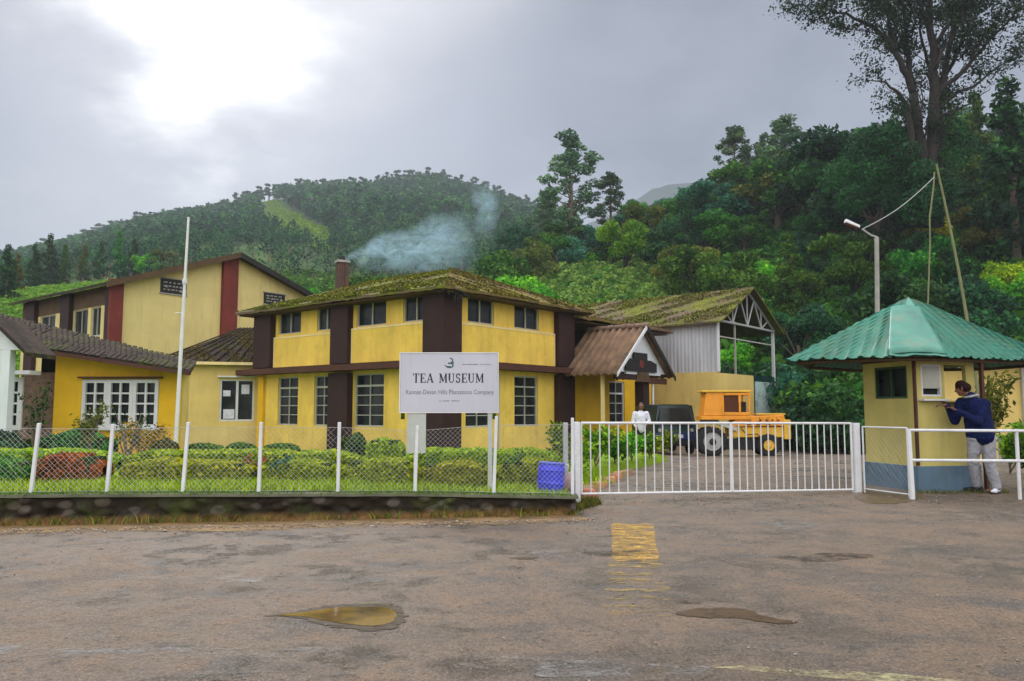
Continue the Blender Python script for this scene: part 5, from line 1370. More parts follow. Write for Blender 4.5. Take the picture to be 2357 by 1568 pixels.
for s0, s1 in ((.07, mid - .01), (mid + .01, GL - .08)):
    lf_ = MB(); rail_(lf_, s0, s1, zh, .018); rail_(lf_, s0, s1, zl, .016)
    for s in (s0, s1): lf_.tube([A + e * s + Vector((0, 0, zl(s))), A + e * s + Vector((0, 0, zh(s)))], .018, 8)
    lf_ = lf_.build('gate_leaf', M['white_paint'], gate)
    nb = 17; 
    for k in range(1, nb):
        s = s0 + (s1 - s0) * k / nb
        MB().tube([A + e * s + Vector((0, 0, zl(s))), A + e * s + Vector((0, 0, zh(s) - .01))], .0095, 6).build('gate_bar', M['white_paint'], lf_)
# ================================================================ railing in front of the booth
rail = thing('pipe_railing', 'white two-rail pipe railing in front of the green roofed booth', 'railing')
YR = 11.85
xr = [px(2097, 1060, YR).x, px(2343, 1060, YR).x, px(2343, 1060, YR).x + 1.6]
for i, x in enumerate(xr): MB().tube([(x, YR, -.04), (x + (-.02 if i == 0 else .0), YR, 1.03)], .036 if i == 0 else .026, 10).build('post', M['white_paint'], rail)
for v in (992, 1061): 
    z = px(2200, v, YR).z; MB().tube([(xr[0], YR - .01, z + .01), (xr[1], YR - .01, z), (xr[2], YR - .01, z)], .022, 10).build('rail', M['white_paint'], rail)
mp_ = thing('mesh_panel', 'framed chain-link panel between the gate post and the booth railing', 'fence panel')
a = px(1988, 1060, 12.8); b = px(2090, 1060, 11.95)
pm = MB()
zt_ = px(2040, 984, 12.4).z
for p in (a, b): pm.tube([(p.x, p.y, -.02), (p.x, p.y, zt_)], .014, 8)
pm.tube([(a.x, a.y, zt_), (b.x, b.y, zt_)], .014, 8); pm.tube([(a.x, a.y, .06), (b.x, b.y, .06)], .012, 8)
pm.build('frame', M['white_paint'], mp_)
chainlink((a.x, a.y), (b.x, b.y), .07, .07, zt_ - .01, zt_ - .01, 0.06, 0.0013, mp_, seed=4)

# ================================================================ booth
FB = Vector((6.57, 13.0, 0)); bex = Vector((1.13, .25, 0)).normalized(); rzb = math.atan2(bex.y, bex.x)
booth = thing('guard_booth', 'small yellow guard booth with blue plinth and green metal roof beside the gate', 'booth', FB, rzb)
bf_ = frame_((0, 0, 0), X3, Y3); bl = frame_((0, 0, 0), Y3, X3)
BW, BD = 1.14, 1.30
zw = 2.12
def bz(v, Y=13.0): return px(2140, v, Y).z
wall_mb(bl, 0.0, BD, .40, zw, [(.18, .98, 1.50, 2.04)], .08).build('wall', M['booth_yellow'], booth)
wall_mb(bf_, 0.081, BW, .40, zw, [(.12, .50, 1.53, 2.05), (.56, .98, 1.46, 2.05)], .08).build('wall', M['booth_yellow'], booth)
wall_mb(frame_((0, BD, 0), X3, -Y3), 0.081, BW, .40, zw, [(.40, 1.02, 1.30, 2.05)], .08).build('wall', M['booth_yellow'], booth)
wall_mb(frame_((BW, 0, 0), Y3, -X3), 0.081, BD - .081, .40, zw, [(.15, 1.05, 1.35, 2.05)], .08).build('wall', M['booth_yellow'], booth)
MB().box(-.03, BW + .03, -.03, BD + .03, -.06, .40).build('plinth', M['booth_blue'], booth, .01)
MB().box(-.035, .0, -.04, .01, .41, zw).build('corner_post', M['fascia'], booth)
M['booth_green'] = m_flat('dark_green_frame', (0.02, 0.06, 0.03), .5, .4)
window(booth, bl, .18, .98, 1.50, 2.04, 2, 1, M['booth_green'], fw=.035, bar=.03, rec=.0)
w2 = window(booth, bf_, .12, .50, 1.53, 2.05, 1, 1, M['window_white'], fw=.03, bar=.02, rec=.0)
MB().box(.15, .47, -.004, .03, 1.66, 2.02).build('shutter', M['window_grey'], w2)
MB().box(.05, .55, -.14, -.003, 1.455, 1.485).build('counter', M['window_white'], booth, .004)
MB().box(.5, .99, -.10, -.003, 1.41, 1.44).build('counter', M['soffit'], booth)
MB().box(1.12, 1.17, -.18, -.12, .0, 2.1).build('roof_post', M['fascia'], booth)
MB().box(-.02, BW + .02, -.02, BD + .02, zw + .001, zw + .06).build('ceiling', M['soffit'], booth)
# roof: six sheets of ribbed metal rising to one point
ap = px(2090, 685, 14.0)
ev = [px(1810, 829, 13.4), px(2052, 829, 12.5), px(2178, 829, 12.5), px(2455, 833, 13.9)]
ZE = 2.14
rv = [Vector((p.x, p.y, ZE)) for p in ev] + [Vector((9.6, 15.9, ZE)), Vector((7.2, 16.6, ZE)), Vector((5.5, 15.3, ZE))]
roofm = thing_roof = None
Mi = Matrix.Translation(FB) @ Matrix.Rotation(rzb, 4, 'Z'); Mi = Mi.inverted()
def facet(E0, E1, apx, pitch, amp, nrow=14, mat='roof_green', name='roof_sheet', droop=0.0):
    L = (E1 - E0).length; ribs = max(2, int(L / pitch)); nu = ribs * 8
    ee = (E1 - E0) / L; nn = ee.cross(apx - E0).normalized(); nn = nn if nn.z > 0 else -nn
    sa = (apx - E0).dot(ee); V = []; n0 = (nrow + 1) * (nu + 1)
    for j in range(nrow + 1):
        b = j / nrow
        for i in range(nu + 1):
            p = E0.lerp(E1, i / nu).lerp(apx, b); s = (p - E0).dot(ee)
            w = (s / pitch) % 1.0; hgt = amp * (1.0 if w < .22 else max(0, 1 - (min(abs(w - .22), abs(1 - w))) / .10))
            sl = amp * .5 * math.sin(s / pitch * 2 * math.pi)
            V.append(p + nn * (hgt * min(1, (1 - b) * 8) + sl * .3) - Vector((0, 0, droop * math.sin(math.pi * b) + .012 * math.sin(s * 9) * (b == 0))))
    w_ = nu + 1; N0 = len(V); V = V + [p - nn * .006 for p in V]
    m = MB(); m.v = [tuple(Mi @ p) for p in V]
    for j in range(nrow):
        for i in range(nu):
            q = (j * w_ + i, j * w_ + i + 1, (j + 1) * w_ + i + 1, (j + 1) * w_ + i); m.f.append(q); m.f.append(tuple(N0 + k for k in reversed(q)))
    for i in range(nu): m.f.append((i + 1, i, N0 + i, N0 + i + 1))
    return m.build(name, M[mat], booth)
for k in range(len(rv)):
    E0, E1 = rv[k], rv[(k + 1) % len(rv)]
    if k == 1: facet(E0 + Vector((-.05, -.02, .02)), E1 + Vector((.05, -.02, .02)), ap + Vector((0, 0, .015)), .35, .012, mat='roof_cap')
    else: facet(E0, E1, ap, .19, .030)
# wide pale cap sheet laid over the front hip
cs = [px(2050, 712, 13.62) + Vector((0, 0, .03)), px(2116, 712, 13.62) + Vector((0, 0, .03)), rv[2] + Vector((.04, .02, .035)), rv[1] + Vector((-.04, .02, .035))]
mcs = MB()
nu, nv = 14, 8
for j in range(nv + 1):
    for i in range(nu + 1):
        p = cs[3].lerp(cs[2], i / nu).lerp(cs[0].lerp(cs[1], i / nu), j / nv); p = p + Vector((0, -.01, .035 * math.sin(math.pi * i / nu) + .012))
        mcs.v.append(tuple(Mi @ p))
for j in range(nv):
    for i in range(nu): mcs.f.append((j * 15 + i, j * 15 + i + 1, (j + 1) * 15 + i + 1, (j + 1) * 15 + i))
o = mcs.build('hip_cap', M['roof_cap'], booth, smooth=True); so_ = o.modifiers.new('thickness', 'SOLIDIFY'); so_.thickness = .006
fc_ = MB()
for k in range(len(rv)):
    a_, b_ = Mi @ (rv[k] - Vector((0, 0, .05))), Mi @ (rv[(k + 1) % len(rv)] - Vector((0, 0, .05)))
    c_ = Mi @ Vector((7.0, 14.1, ZE)); a_ = a_.lerp(c_, .10); b_ = b_.lerp(c_, .10); a_.z = b_.z = ZE - .03
    fc_.tube([a_, b_], .03, 6)
    fc_.tube([a_, Mi @ (ap - Vector((0, 0, .12)))], .025, 6)
fc_.build('roof_rafters', M['soffit'], booth)
wd = blades('wet_grass', [(6.3 + rr.uniform(0, 1.6), 12.75 + rr.uniform(-.12, .12), 0) for _ in range(260)], .07, .005, LEAF['olive'], 'weeds at the foot of the guard booth', 9, .6)
sheet('mud_patch', blob([ground_pt(*p) for p in ((1975, 1140), (2000, 1128), (2100, 1132), (2130, 1146), (2060, 1160), (1990, 1156))], .02, 7, 5), 0.004, M['mud'])

# ================================================================ poles
fp = thing('flagpole', 'tall thin white flagpole leaning slightly in the garden', 'flagpole')
p0, p1 = px(404, 1020, 20), px(434, 500, 20)
pm_ = p0.lerp(p1, .5)
MB().tube([p0 - Vector((0, 0, .3)), pm_ , p1], [.055, .045, .028], 10).build('pole', M['white_paint'], fp)
q = p0.lerp(p1, .70); MB().lathe(q, p1 - p0, [(0, .06), (.05, .065), (.12, .06)], 10).build('collar', M['white_paint'], fp)
MB().tube([q + Vector((-.22, 0, -.75)), q + Vector((.02, 0, -.74))], .012, 6).build('cleat', M['white_paint'], fp)
lp_ = thing('light_pole', 'pale grey lamp post rising behind the left slope of the green booth roof', 'lamp post')
a = px(2021, 1040, 17); b = px(2018, 546, 17)
MB().tube([(a.x, 17, 0), (b.x, 17, b.z)], [.055, .045], 10).build('pole', M['concrete'], lp_)
MB().tube([b, b + Vector((-.12, 0, .04)), px(1985, 528, 17)], .022, 8).build('arm', M['concrete'], lp_)
lh = px(1962, 514, 17)
MB().hexa([lh + Vector(v) * .72 for v in ((-.24, -.09, .02), (.20, -.09, -.16), (.20, .09, -.16), (-.24, .09, .02), (-.20, -.06, .13), (.22, -.05, -.07), (.22, .05, -.07), (-.20, .06, .13))]).build('lamp_head', M['white_paint'], lp_, .02)
MB().hexa([lh + Vector(v) * .72 for v in ((-.20, -.06, -.06), (.12, -.06, -.19), (.12, .06, -.19), (-.20, .06, -.06), (-.22, -.07, .015), (.17, -.07, -.152), (.17, .07, -.152), (-.22, .07, .015))]).build('lamp_shade', M['fascia'], lp_, .01)
bp = thing('bamboo_pole', 'long leaning bamboo pole behind the right slope of the green booth roof', 'pole')
a = px(2246, 860, 18); b = px(2155, 378, 18)
pts = [a.lerp(b, t) + Vector((.05 * math.sin(t * 3.1), 0, 0)) for t in [i / 12 for i in range(13)]]
MB().tube([Vector((a.x + .1, 18, 0))] + pts, [.045] + [.04 - .018 * i / 12 for i in range(13)], 8).build('pole', M['bamboo'], bp)
up_ = thing('thin_pole', 'thin crooked pole beside the leaning bamboo pole', 'pole')
MB().tube([px(2136, 700, 19) * 1.0, px(2138, 640, 19), px(2141, 560, 19), px(2140, 500, 19), px(2149, 430, 19), px(2151, 396, 19)], .018, 7).build('pole', M['bamboo'], up_)
MB().tube([(px(2134, 700, 19).x, 19, 0), px(2136, 701, 19)], .03, 7).build('pole_foot', M['bamboo'], up_)
cb = MB(); c0, c1 = px(1984, 528, 17), px(2150, 408, 18)
cb.tube([c0.lerp(c1, t) - Vector((0, 0, .12 * math.sin(math.pi * t))) for t in [i / 14 for i in range(15)]], .009, 6)
tag(cb.build('power_cable', M['steel']), 'grey cable strung from the lamp head up to the bamboo pole', 'cable')

# ================================================================ blue drum
YD = 11.0; dc = px(1266, 1097, YD)
drum = thing('plastic_drum', 'blue plastic drum standing on the grass inside the fence near the gate', 'drum', (dc.x, YD, garden_z(dc.x, YD) - .01), R(-12))
drum.rotation_euler = (R(-3), R(4), 0)
pr = .185
MB().lathe((0, 0, 0), (0, 0, 1), [(0, pr * .80), (.015, pr * .90), (.10, pr * .985), (.125, pr * 1.03), (.15, pr * .99), (.27, pr), (.295, pr * 1.04), (.32, pr), (.375, pr * .93), (.40, pr * .80)], 32).build('barrel', M['blue_plastic'], drum, smooth=False)
MB().lathe((0, 0, .375), (0, 0, 1), [(0, pr * .95), (.012, pr * 1.0), (.03, pr * .99), (.035, pr * .86)], 32).build('lid', m_flat('pale_blue_lid', (.10, .13, .6), .4, .5), drum)
MB().tube([(pr * .98, 0, .30), (pr * 1.2, -.01, .33), (pr * 1.2, -.01, .38), (pr * .98, 0, .39)], .012, 6).build('handle', m_flat('pale_handle', (.5, .5, .6), .4, .5), drum)
sk = thing('cement_sack', 'pale pinkish sack slumped between the blue drum and the gate post', 'sack', (px(1312, 1100, 11.25).x, 11.3, garden_z(.8, 11.3) + .02))
m = MB(); m.sphere((0, 0, .10), (.14, .11, .13), 16, 10)
mm_ = m.mesh('sack_body', True)
from mathutils import noise as mno
for v in mm_.vertices: v.co += v.normal * .02 * mno.noise(v.co * 12)
link('sack_body', mm_, m_paint('sack_cloth', (.5, .36, .32), .2, 6, .9, (.3, .2, .15), .5, .4), sk)

# ================================================================ vehicles
M['rim_grey'] = m_paint('dusty_pale_rim', (0.36, 0.35, 0.36), .25, 7, .6, (.14, .10, .08), .7)
def wheel(parent, x, y, z, r, w, rim_mat, hub=.55, face=-1, name='wheel'):
    t = MB().lathe((x, y - w / 2, z), (0, 1, 0), [(0, r * .62), (0, r * .88), (w * .14, r * .985), (w * .5, r), (w * .86, r * .985), (w, r * .88), (w, r * .62)], 28)
    for k in range(22):
        a = 2 * math.pi * k / 22; c, s_ = math.cos(a), math.sin(a); da = .07
        P = lambda rr_, an, yy: (x + math.cos(an) * rr_, yy, z + math.sin(an) * rr_)
        t.hexa([P(r * .97, a - da, y - w * .46), P(r * .97, a + da, y - w * .46), P(r * .97, a + da, y + w * .46), P(r * .97, a - da, y + w * .46), P(r * 1.03, a - da * .8, y - w * .46), P(r * 1.03, a + da * .8, y - w * .46), P(r * 1.03, a + da * .8, y + w * .46), P(r * 1.03, a - da * .8, y + w * .46)])
    wo = t.build(name, M['rubber'], parent)
    rm = MB().lathe((x, y - w / 2 - .01, z), (0, 1, 0), [(-.02, r * .16), (-.01, r * .20), (.002, r * .24), (.006, r * hub), (-.012, r * (hub + .03)), (-.012, r * (hub + .07)), (.03, r * (hub + .09))], 24)
    rm.build('rim', rim_mat, wo)
    return wo
YV = 28.2; zg = ground_z(0, YV); v0 = px(1708, 1048, YV)
tr_ = thing('orange_loader', 'orange construction loader with square cab and long yellow hood parked behind the gate', 'construction vehicle', (v0.x, YV, zg), R(-4))
K = F / YV  # photograph pixels per metre there
def vx(u): return (u - 1708) / 65.0
def vz(v): return px(1708, v, YV).z - zg
def bxp(name, u0, u1, y0, y1, va, vb, mat, bev=.02): return MB().box(vx(u0), vx(u1), y0, y1, vz(va), vz(vb)).build(name, M[mat] if isinstance(mat, str) else mat, tr_, bev)
# cab with open window bays
cab = MB()
cab.hexa([(vx(1617), -.55, vz(957)), (vx(1664), -.55, vz(957)), (vx(1664), .55, vz(957)), (vx(1617), .55, vz(957)), (vx(1624), -.52, vz(904)), (vx(1664), -.52, vz(903)), (vx(1664), .52, vz(903)), (vx(1624), .52, vz(904))])
cab.box(vx(1664) + .002, vx(1722), -.55, .55, vz(957), vz(949)); cab.box(vx(1696), vx(1701), -.55, -.50, vz(949) - .0, vz(911)); cab.box(vx(1717), vx(1722), -.55, -.50, vz(949), vz(911))
cab.box(vx(1696), vx(1701), .50, .55, vz(949), vz(911)); cab.box(vx(1717), vx(1722), .50, .55, vz(949), vz(911)); cab.box(vx(1664) + .002, vx(1722), -.55, .55, vz(911), vz(905))
cab = cab.build('cab', M['orange'], tr_, .02)
MB().box(vx(1665), vx(1696) - .003, -.50, .50, vz(949) + .003, vz(911) - .003).build('cab_interior', m_flat('brown_cab_lining', (.09, .03, .015), .8, .2), cab)
MB().box(vx(1616), vx(1724), -.58, .58, vz(904), vz(899)).build('cab_roof', M['machine_yellow'], cab, .015)
MB().sphere((vx(1624), -.45, vz(903)), .07, 12, 8).build('headlight', M['black'], cab)
MB().box(vx(1624), vx(1627), -.5, -.4, vz(903), vz(915)).build('mirror_arm', M['black'], cab)
bxp('chassis', 1612, 1722, -.56, .56, 966, 957.5, 'orange', .015)
MB().hexa([(vx(1668), -.5, vz(982)), (vx(1802), -.5, vz(980)), (vx(1802), .5, vz(980)), (vx(1668), .5, vz(982)), (vx(1700), -.5, vz(958)), (vx(1796), -.5, vz(955)), (vx(1796), .5, vz(955)), (vx(1700), .5, vz(958))]).build('hood', M['orange'], tr_, .03)
bxp('hood_top', 1735, 1800, -.46, .46, 955, 951.5, 'machine_yellow', .01)
for k in range(3): bxp('intake', 1712 + k * 22, 1722 + k * 22, -.512, -.48, 978, 970, 'black', .0)
bxp('frame', 1676, 1800, -.42, .42, 1006, 982.5, 'machine_yellow', .03)
bxp('frame', 1655, 1800, -.35, .35, 1034, 1010, 'black', .02)
MB().lathe((vx(1636), -.61, .50), (0, -1, 0), [(0, .12), (.03, .11), (.05, .05)], 14).build('wheel_hub', M['black'], tr_)
bxp('bumper', 1795, 1810, -.52, .52, 1010, 966, 'machine_yellow', .02)
MB().hexa([(vx(1612), -.57, vz(973)), (vx(1655), -.57, vz(973)), (vx(1655), .0, vz(973)), (vx(1612), .0, vz(973)), (vx(1616), -.57, vz(966.5)), (vx(1650), -.57, vz(966.5)), (vx(1650), 0, vz(966.5)), (vx(1616), 0, vz(966.5))]).build('mudguard', M['black'], tr_)
MB().hexa([(vx(1650), -.56, vz(977)), (vx(1690), -.56, vz(992)), (vx(1690), -.2, vz(992)), (vx(1650), -.2, vz(977)), (vx(1652), -.56, vz(972)), (vx(1692), -.56, vz(983)), (vx(1692), -.2, vz(983)), (vx(1652), -.2, vz(972))]).build('lift_arm', M['window_grey'], tr_)
for k in range(5): bxp('grille_bar', 1803.2, 1811.5, -.40 + k * .18, -.34 + k * .18, 1002, 972, 'black', .0)
for k in range(4): bxp('panel_seam', 1722 + k * 19, 1722.8 + k * 19, -.508, -.49, 979, 960, 'fascia', .0)
bxp('step', 1662, 1676, -.62, -.50, 1012, 1009, 'black', .005); bxp('step', 1662, 1676, -.62, -.50, 1000, 997.5, 'black', .005)
MB().tube([(vx(1700), -.52, vz(985)), (vx(1712), -.56, vz(1000)), (vx(1735), -.54, vz(998)), (vx(1746), -.45, vz(1008))], .018, 6).build('hydraulic_hose', M['black'], tr_)
for u_ in (1744, 1757, 1770, 1783): MB().lathe((vx(u_), -.515, vz(967)), (0, -1, 0), [(0, .035), (.015, .03)], 10).build('cap', M['black'], tr_)
MB().tube([(vx(1660), -.58, vz(957)), (vx(1660), -.60, vz(930)), (vx(1662), -.58, vz(912))], .012, 6).build('grab_rail', M['machine_yellow'], tr_)
MB().box(vx(1700), vx(1716), -.30, .30, vz(951), vz(925)).build('seat', M['black'], tr_, .03)
ex = MB().tube([(vx(1780), -.3, vz(952)), (vx(1780), -.3, vz(932))], .03, 8).build('exhaust_pipe', M['black'], tr_)
for y in (-.45, .45): 
    wheel(tr_, vx(1636), y, .50, .50, .28, M['rim_grey'], .55)
    wheel(tr_, vx(1760), y, .38, .38, .24, M['machine_yellow'], .40)
# dark teal van, mostly hidden
YC = 29.5; c0 = px(1556, 1000, YC); zc = ground_z(0, YC)
car = thing('parked_van', 'dark teal van parked between the porch and the orange loader', 'van', (c0.x, YC, zc), R(8))
h_ = px(1556, 931, YC).z - zc
body = MB()
prof = [(-.80, .32), (.80, .32), (.84, .80), (.82, 1.06), (.66, h_ - .06), (.5, h_), (-.5, h_), (-.66, h_ - .06), (-.82, 1.06), (-.84, .80)]
n = len(prof); ys_ = [(0, .97), (.12, 1.0), (2.6, 1.0), (3.0, .95)]
V = [(x * k, y + (.22 * max(0, z - 1.0) if y == 0 else 0), z) for y, k in ys_ for x, z in prof]
body.v = V
for j in range(3):
    for i in range(n): body.f.append((j * n + i, j * n + (i + 1) % n, (j + 1) * n + (i + 1) % n, (j + 1) * n + i))
body.f.append(tuple(reversed(range(n)))); body.f.append(tuple(range(3 * n, 4 * n)))
body.build('body', M['teal_paint'], car, .03)
MB().hexa([(-.66, .02, 1.08), (.66, .02, 1.08), (.66, .05, 1.08), (-.66, .05, 1.08), (-.55, .10, h_ - .14), (.55, .10, h_ - .14), (.55, .14, h_ - .14), (-.55, .14, h_ - .14)]).build('windscreen', M['glass'], car)
MB().box(-.84, .84, -.10, -.005, .36, .52).build('bumper', M['black'], car, .02)
M['van_blue'] = m_flat('blue_stripe_paint', (.012, .03, .12), .4, .5)
MB().box(-.80, .80, -.035, -.006, .56, .80).build('front_panel', M['van_blue'], car, .01)
for x in (-.62, .62): MB().lathe((x, -.04, .90), (0, 1, 0), [(0, .06), (.04, .07)], 14).build('headlight', M['concrete'], car)
MB().box(-.26, .26, -.045, -.036, .62, .74).build('number_plate', M['window_white'], car)
for x in (-.72, .72):
    for y in (.55, 2.5):
        MB().lathe((x - .09, y, .29), (1, 0, 0), [(0, .16), (0, .27), (.04, .29), (.14, .29), (.18, .27), (.18, .16)], 20).build('wheel', M['rubber'], car)

# ================================================================ people
def fuse(name, caps, balls, mat, parent, vox=0.012, smooth=4):
    m = MB()
    for p0, r0, p1, r1 in caps:
        p0, p1 = Vector(p0), Vector(p1); m.tube([p0, p1], [r0, r1], 16); m.sphere(p0, r0 * 1.0, 16, 10); m.sphere(p1, r1 * 1.0, 16, 10)
    for c_, r_ in balls: m.sphere(c_, r_, 20, 14)
    me = bpy.data.meshes.new(name); me.from_pydata(m.v, [], m.f)
    o = bpy.data.objects.new(name, me); C.objects.link(o)
    md = o.modifiers.new('remesh', 'REMESH'); md.mode = 'VOXEL'; md.voxel_size = vox; md.use_smooth_shade = True
    sm = o.modifiers.new('smooth', 'SMOOTH'); sm.iterations = smooth; sm.factor = .5
    me2 = bpy.data.meshes.new_from_object(o.evaluated_get(bpy.context.evaluated_depsgraph_get()))
    bpy.data.objects.remove(o)
    me2.materials.clear(); me2.name = name
    return link(name, me2, mat, parent)
def folds(o, amp, sc, seed):
    from mathutils import noise as mn
    for v in o.data.vertices:
        c = v.co; d = mn.noise(Vector((c.x * sc + seed, c.y * sc, c.z * sc * .45))) * .7 + mn.noise(Vector((c.x * sc * 2.4, c.y * sc * 2.4, c.z * sc * 1.2 + seed))) * .3
        v.co = c + v.normal * amp * d

def hand(caps, wrist, direction, palm_n, side, scale=1.0, curl=.5):
    """palm and five bent fingers; direction from wrist to knuckles"""
    d = Vector(direction).normalized(); pn = Vector(palm_n).normalized(); sd = d.cross(pn).normalized() * side; wrist = Vector(wrist); s = scale
    for k in range(4):
        o_ = (k - 1.5) * .019 * s
        caps.append((wrist + d * .01 + sd * o_ * .7, .016 * s, wrist + d * .085 * s + sd * o_, .013 * s))
        a = wrist + d * .09 * s + sd * o_; L = (.034, .040, .038, .029)[k] * s
        dd = (d + pn * curl * .5).normalized(); b = a + dd * L; d2 = (d + pn * curl * 1.5).normalized(); c_ = b + d2 * L * .8; d3 = (d * .6 + pn * curl * 2.2).normalized(); e_ = c_ + d3 * L * .6
        caps += [(a, .0095 * s, b, .0088 * s), (b, .0088 * s, c_, .008 * s), (c_, .008 * s, e_, .0068 * s)]
    t0 = wrist + d * .025 * s - sd * .030 * s; t1 = t0 + (d * .7 - sd * .8 + pn * .3).normalized() * .036 * s; t2 = t1 + (d * 1.0 - sd * .25 + pn * .4).normalized() * .030 * s
    caps += [(wrist + d * .02 - sd * .012 * s, .015 * s, t0, .013 * s), (t0, .012 * s, t1, .0105 * s), (t1, .0105 * s, t2, .0085 * s)]
def head(caps, balls, c_, fwd, s=1.0):
    c_ = Vector(c_); f = Vector(fwd).normalized(); up = Vector((0, 0, 1)); up = (up - f * up.dot(f)).normalized(); r = f.cross(up)
    balls.append((c_ + up * .03 * s - f * .01 * s, (.078 * s, .090 * s, .095 * s) if abs(f.y) > .7 else (.090 * s, .078 * s, .095 * s)))
    caps += [(c_ + f * .03 * s - up * .03 * s, .060 * s, c_ + f * .045 * s - up * .075 * s, .038 * s), (c_ + f * .085 * s + up * .015 * s, .010 * s, c_ + f * .104 * s - up * .022 * s, .014 * s),
             (c_ + f * .080 * s + up * .04 * s - r * .03 * s, .014 * s, c_ + f * .080 * s + up * .04 * s + r * .03 * s, .014 * s), (c_ + f * .083 * s - up * .05 * s - r * .018 * s, .008 * s, c_ + f * .083 * s - up * .05 * s + r * .018 * s, .008 * s)]
    for sg in (-1, 1):
        caps.append((c_ + r * sg * .080 * s + up * .02 * s, .012 * s, c_ + r * sg * .080 * s - up * .022 * s, .009 * s))
    return f, up, r

# man at the booth counter, seen from behind and the side, leaning to his left on to the counter
man = thing('person', 'man in navy jacket and light grey trousers leaning on the booth counter', 'person', (7.45, 12.72, 0))
def man_():
    ank_r, ank_l = Vector((.17, -.04, .085)), Vector((-.02, .16, .085))
    kn_r, kn_l = Vector((.10, -.02, .46)), Vector((-.10, .10, .46))
    hp_r, hp_l = Vector((.09, -.02, .88)), Vector((-.08, .05, .88))
    pel = Vector((.01, .02, .92)); wst = Vector((.0, .02, 1.06)); chs = Vector((-.035, .06, 1.31)); nk = Vector((-.10, .09, 1.52)); hd = Vector((-.20, .13, 1.65))
    sh_r, sh_l = Vector((.03, -.07, 1.40)), Vector((-.16, .24, 1.42))
    el_r, el_l = Vector((-.13, -.16, 1.13)), Vector((-.30, .20, 1.13))
    wr_r, wr_l = Vector((-.35, .03, 1.30)), Vector((-.44, .17, 1.39))
    caps, balls = [], []
    caps += [(hp_r, .078, kn_r, .055), (kn_r, .052, ank_r, .036), (hp_l, .078, kn_l, .055), (kn_l, .052, ank_l, .036), (pel, .12, wst, .115), (wst, .115, chs, .13), (chs, .12, nk, .06), (nk, .052, hd, .05),
             (sh_r, .055, el_r, .042), (el_r, .040, wr_r, .027), (sh_l, .055, el_l, .042), (el_l, .040, wr_l, .027), (chs, .08, sh_r, .06), (chs, .08, sh_l, .06)]
    for a in (ank_r, ank_l): caps.append((a - Vector((0, 0, .03)), .035, a + Vector((-.12, .05, -.05)), .028))
    hand(caps, wr_r, (-.75, .4, .45), (0, 0, -1), 1, 1.0, .4); hand(caps, wr_l, (-.9, .1, .05), (0, 0, -1), -1, 1.0, .5)
    f, up, r = head(caps, balls, hd, (-.80, .45, -.22))
    fuse('body', caps, balls, M['skin'], man, .0075, 2)
    # hair
    hc = hd + up * .035 - f * .022
    h = fuse('hair', [(hc + f * .02 + up * .012, .092, hc - f * .03 - up * .03, .084)], [], M['red_cap'], man, .012, 3); folds(h, .01, 20, 1)
    # jacket: torso, sleeves and collar
    jc = [(Vector((.03, .0, .90)), .165, Vector((.01, .02, 1.08)), .175), (Vector((.01, .02, 1.08)), .175, chs + Vector((.02, -.01, .02)), .180), (Vector((-.05, .06, .92)), .15, Vector((-.06, .07, 1.15)), .155), (chs, .16, chs + Vector((-.03, .04, .09)), .13),
          (chs + Vector((-.02, .03, .06)), .11, nk, .082), (sh_r, .085, el_r, .066), (el_r, .064, wr_r - (wr_r - el_r).normalized() * .015, .043), (sh_l, .085, el_l, .066), (el_l, .064, wr_l - (wr_l - el_l).normalized() * .015, .043), (chs + Vector((0, 0, .04)), .12, sh_r, .09), (chs + Vector((0, 0, .04)), .12, sh_l, .09), (chs + Vector((.05, -.05, -.1)), .13, chs + Vector((.07, -.05, .02)), .12)]
    j = fuse('jacket', jc, [], M['navy_cloth'], man, .012, 5); folds(j, .016, 9, 3)
    col = fuse('shirt_collar', [(nk + Vector((.07, -.09, .02)), .022, nk + Vector((-.05, -.08, .0)), .022), (nk + Vector((.08, -.08, .02)), .022, nk + Vector((.10, .02, .03)), .022), (nk + Vector((-.05, -.08, .0)), .02, nk + Vector((-.09, -.02, -.01)), .02)], [], M['grey_cloth'], man, .009, 2)
    tc = [(pel + Vector((0, 0, .02)), .135, hp_r + Vector((0, 0, -.02)), .115), (pel + Vector((0, 0, .02)), .135, hp_l + Vector((0, 0, -.02)), .115), (hp_r, .112, kn_r, .088), (kn_r, .088, ank_r + Vector((-.005, 0, .03)), .078), (hp_l, .112, kn_l, .088), (kn_l, .088, ank_l + Vector((0, 0, .04)), .074)]
    t_ = fuse('trousers', tc, [], M['grey_cloth'], man, .012, 5); folds(t_, .014, 10, 7)
    MB().tube([pel + Vector((-.15, -.05, .03)), pel + Vector((0, -.155, .035)), pel + Vector((.15, -.05, .03))], .016, 6).build('belt', M['dark_cloth'], man)
    for a, nme in ((ank_r, 'shoe'), (ank_l, 'shoe')):
        d = Vector((-.93, .36, 0)).normalized() if a is ank_l else Vector((-.75, -.66, 0)).normalized()
        b = Vector((a.x, a.y, 0)) - d * .05
        s1 = fuse('shoe', [(b + Vector((0, 0, .055)), .042, b + d * .12 + Vector((0, 0, .045)), .042), (b + d * .12 + Vector((0, 0, .042)), .042, b + d * .22 + Vector((0, 0, .036)), .034)], [], M['white_cloth'] if a is ank_r else M['dark_cloth'], man, .01, 3)
        MB().tube([b + Vector((0, 0, .006)) - d * .03, b + d * .25 + Vector((0, 0, .006))], [.040, .034], 10).build('shoe_sole', M['rubber'], s1)
man_()
for o in list(man.children):
    pass
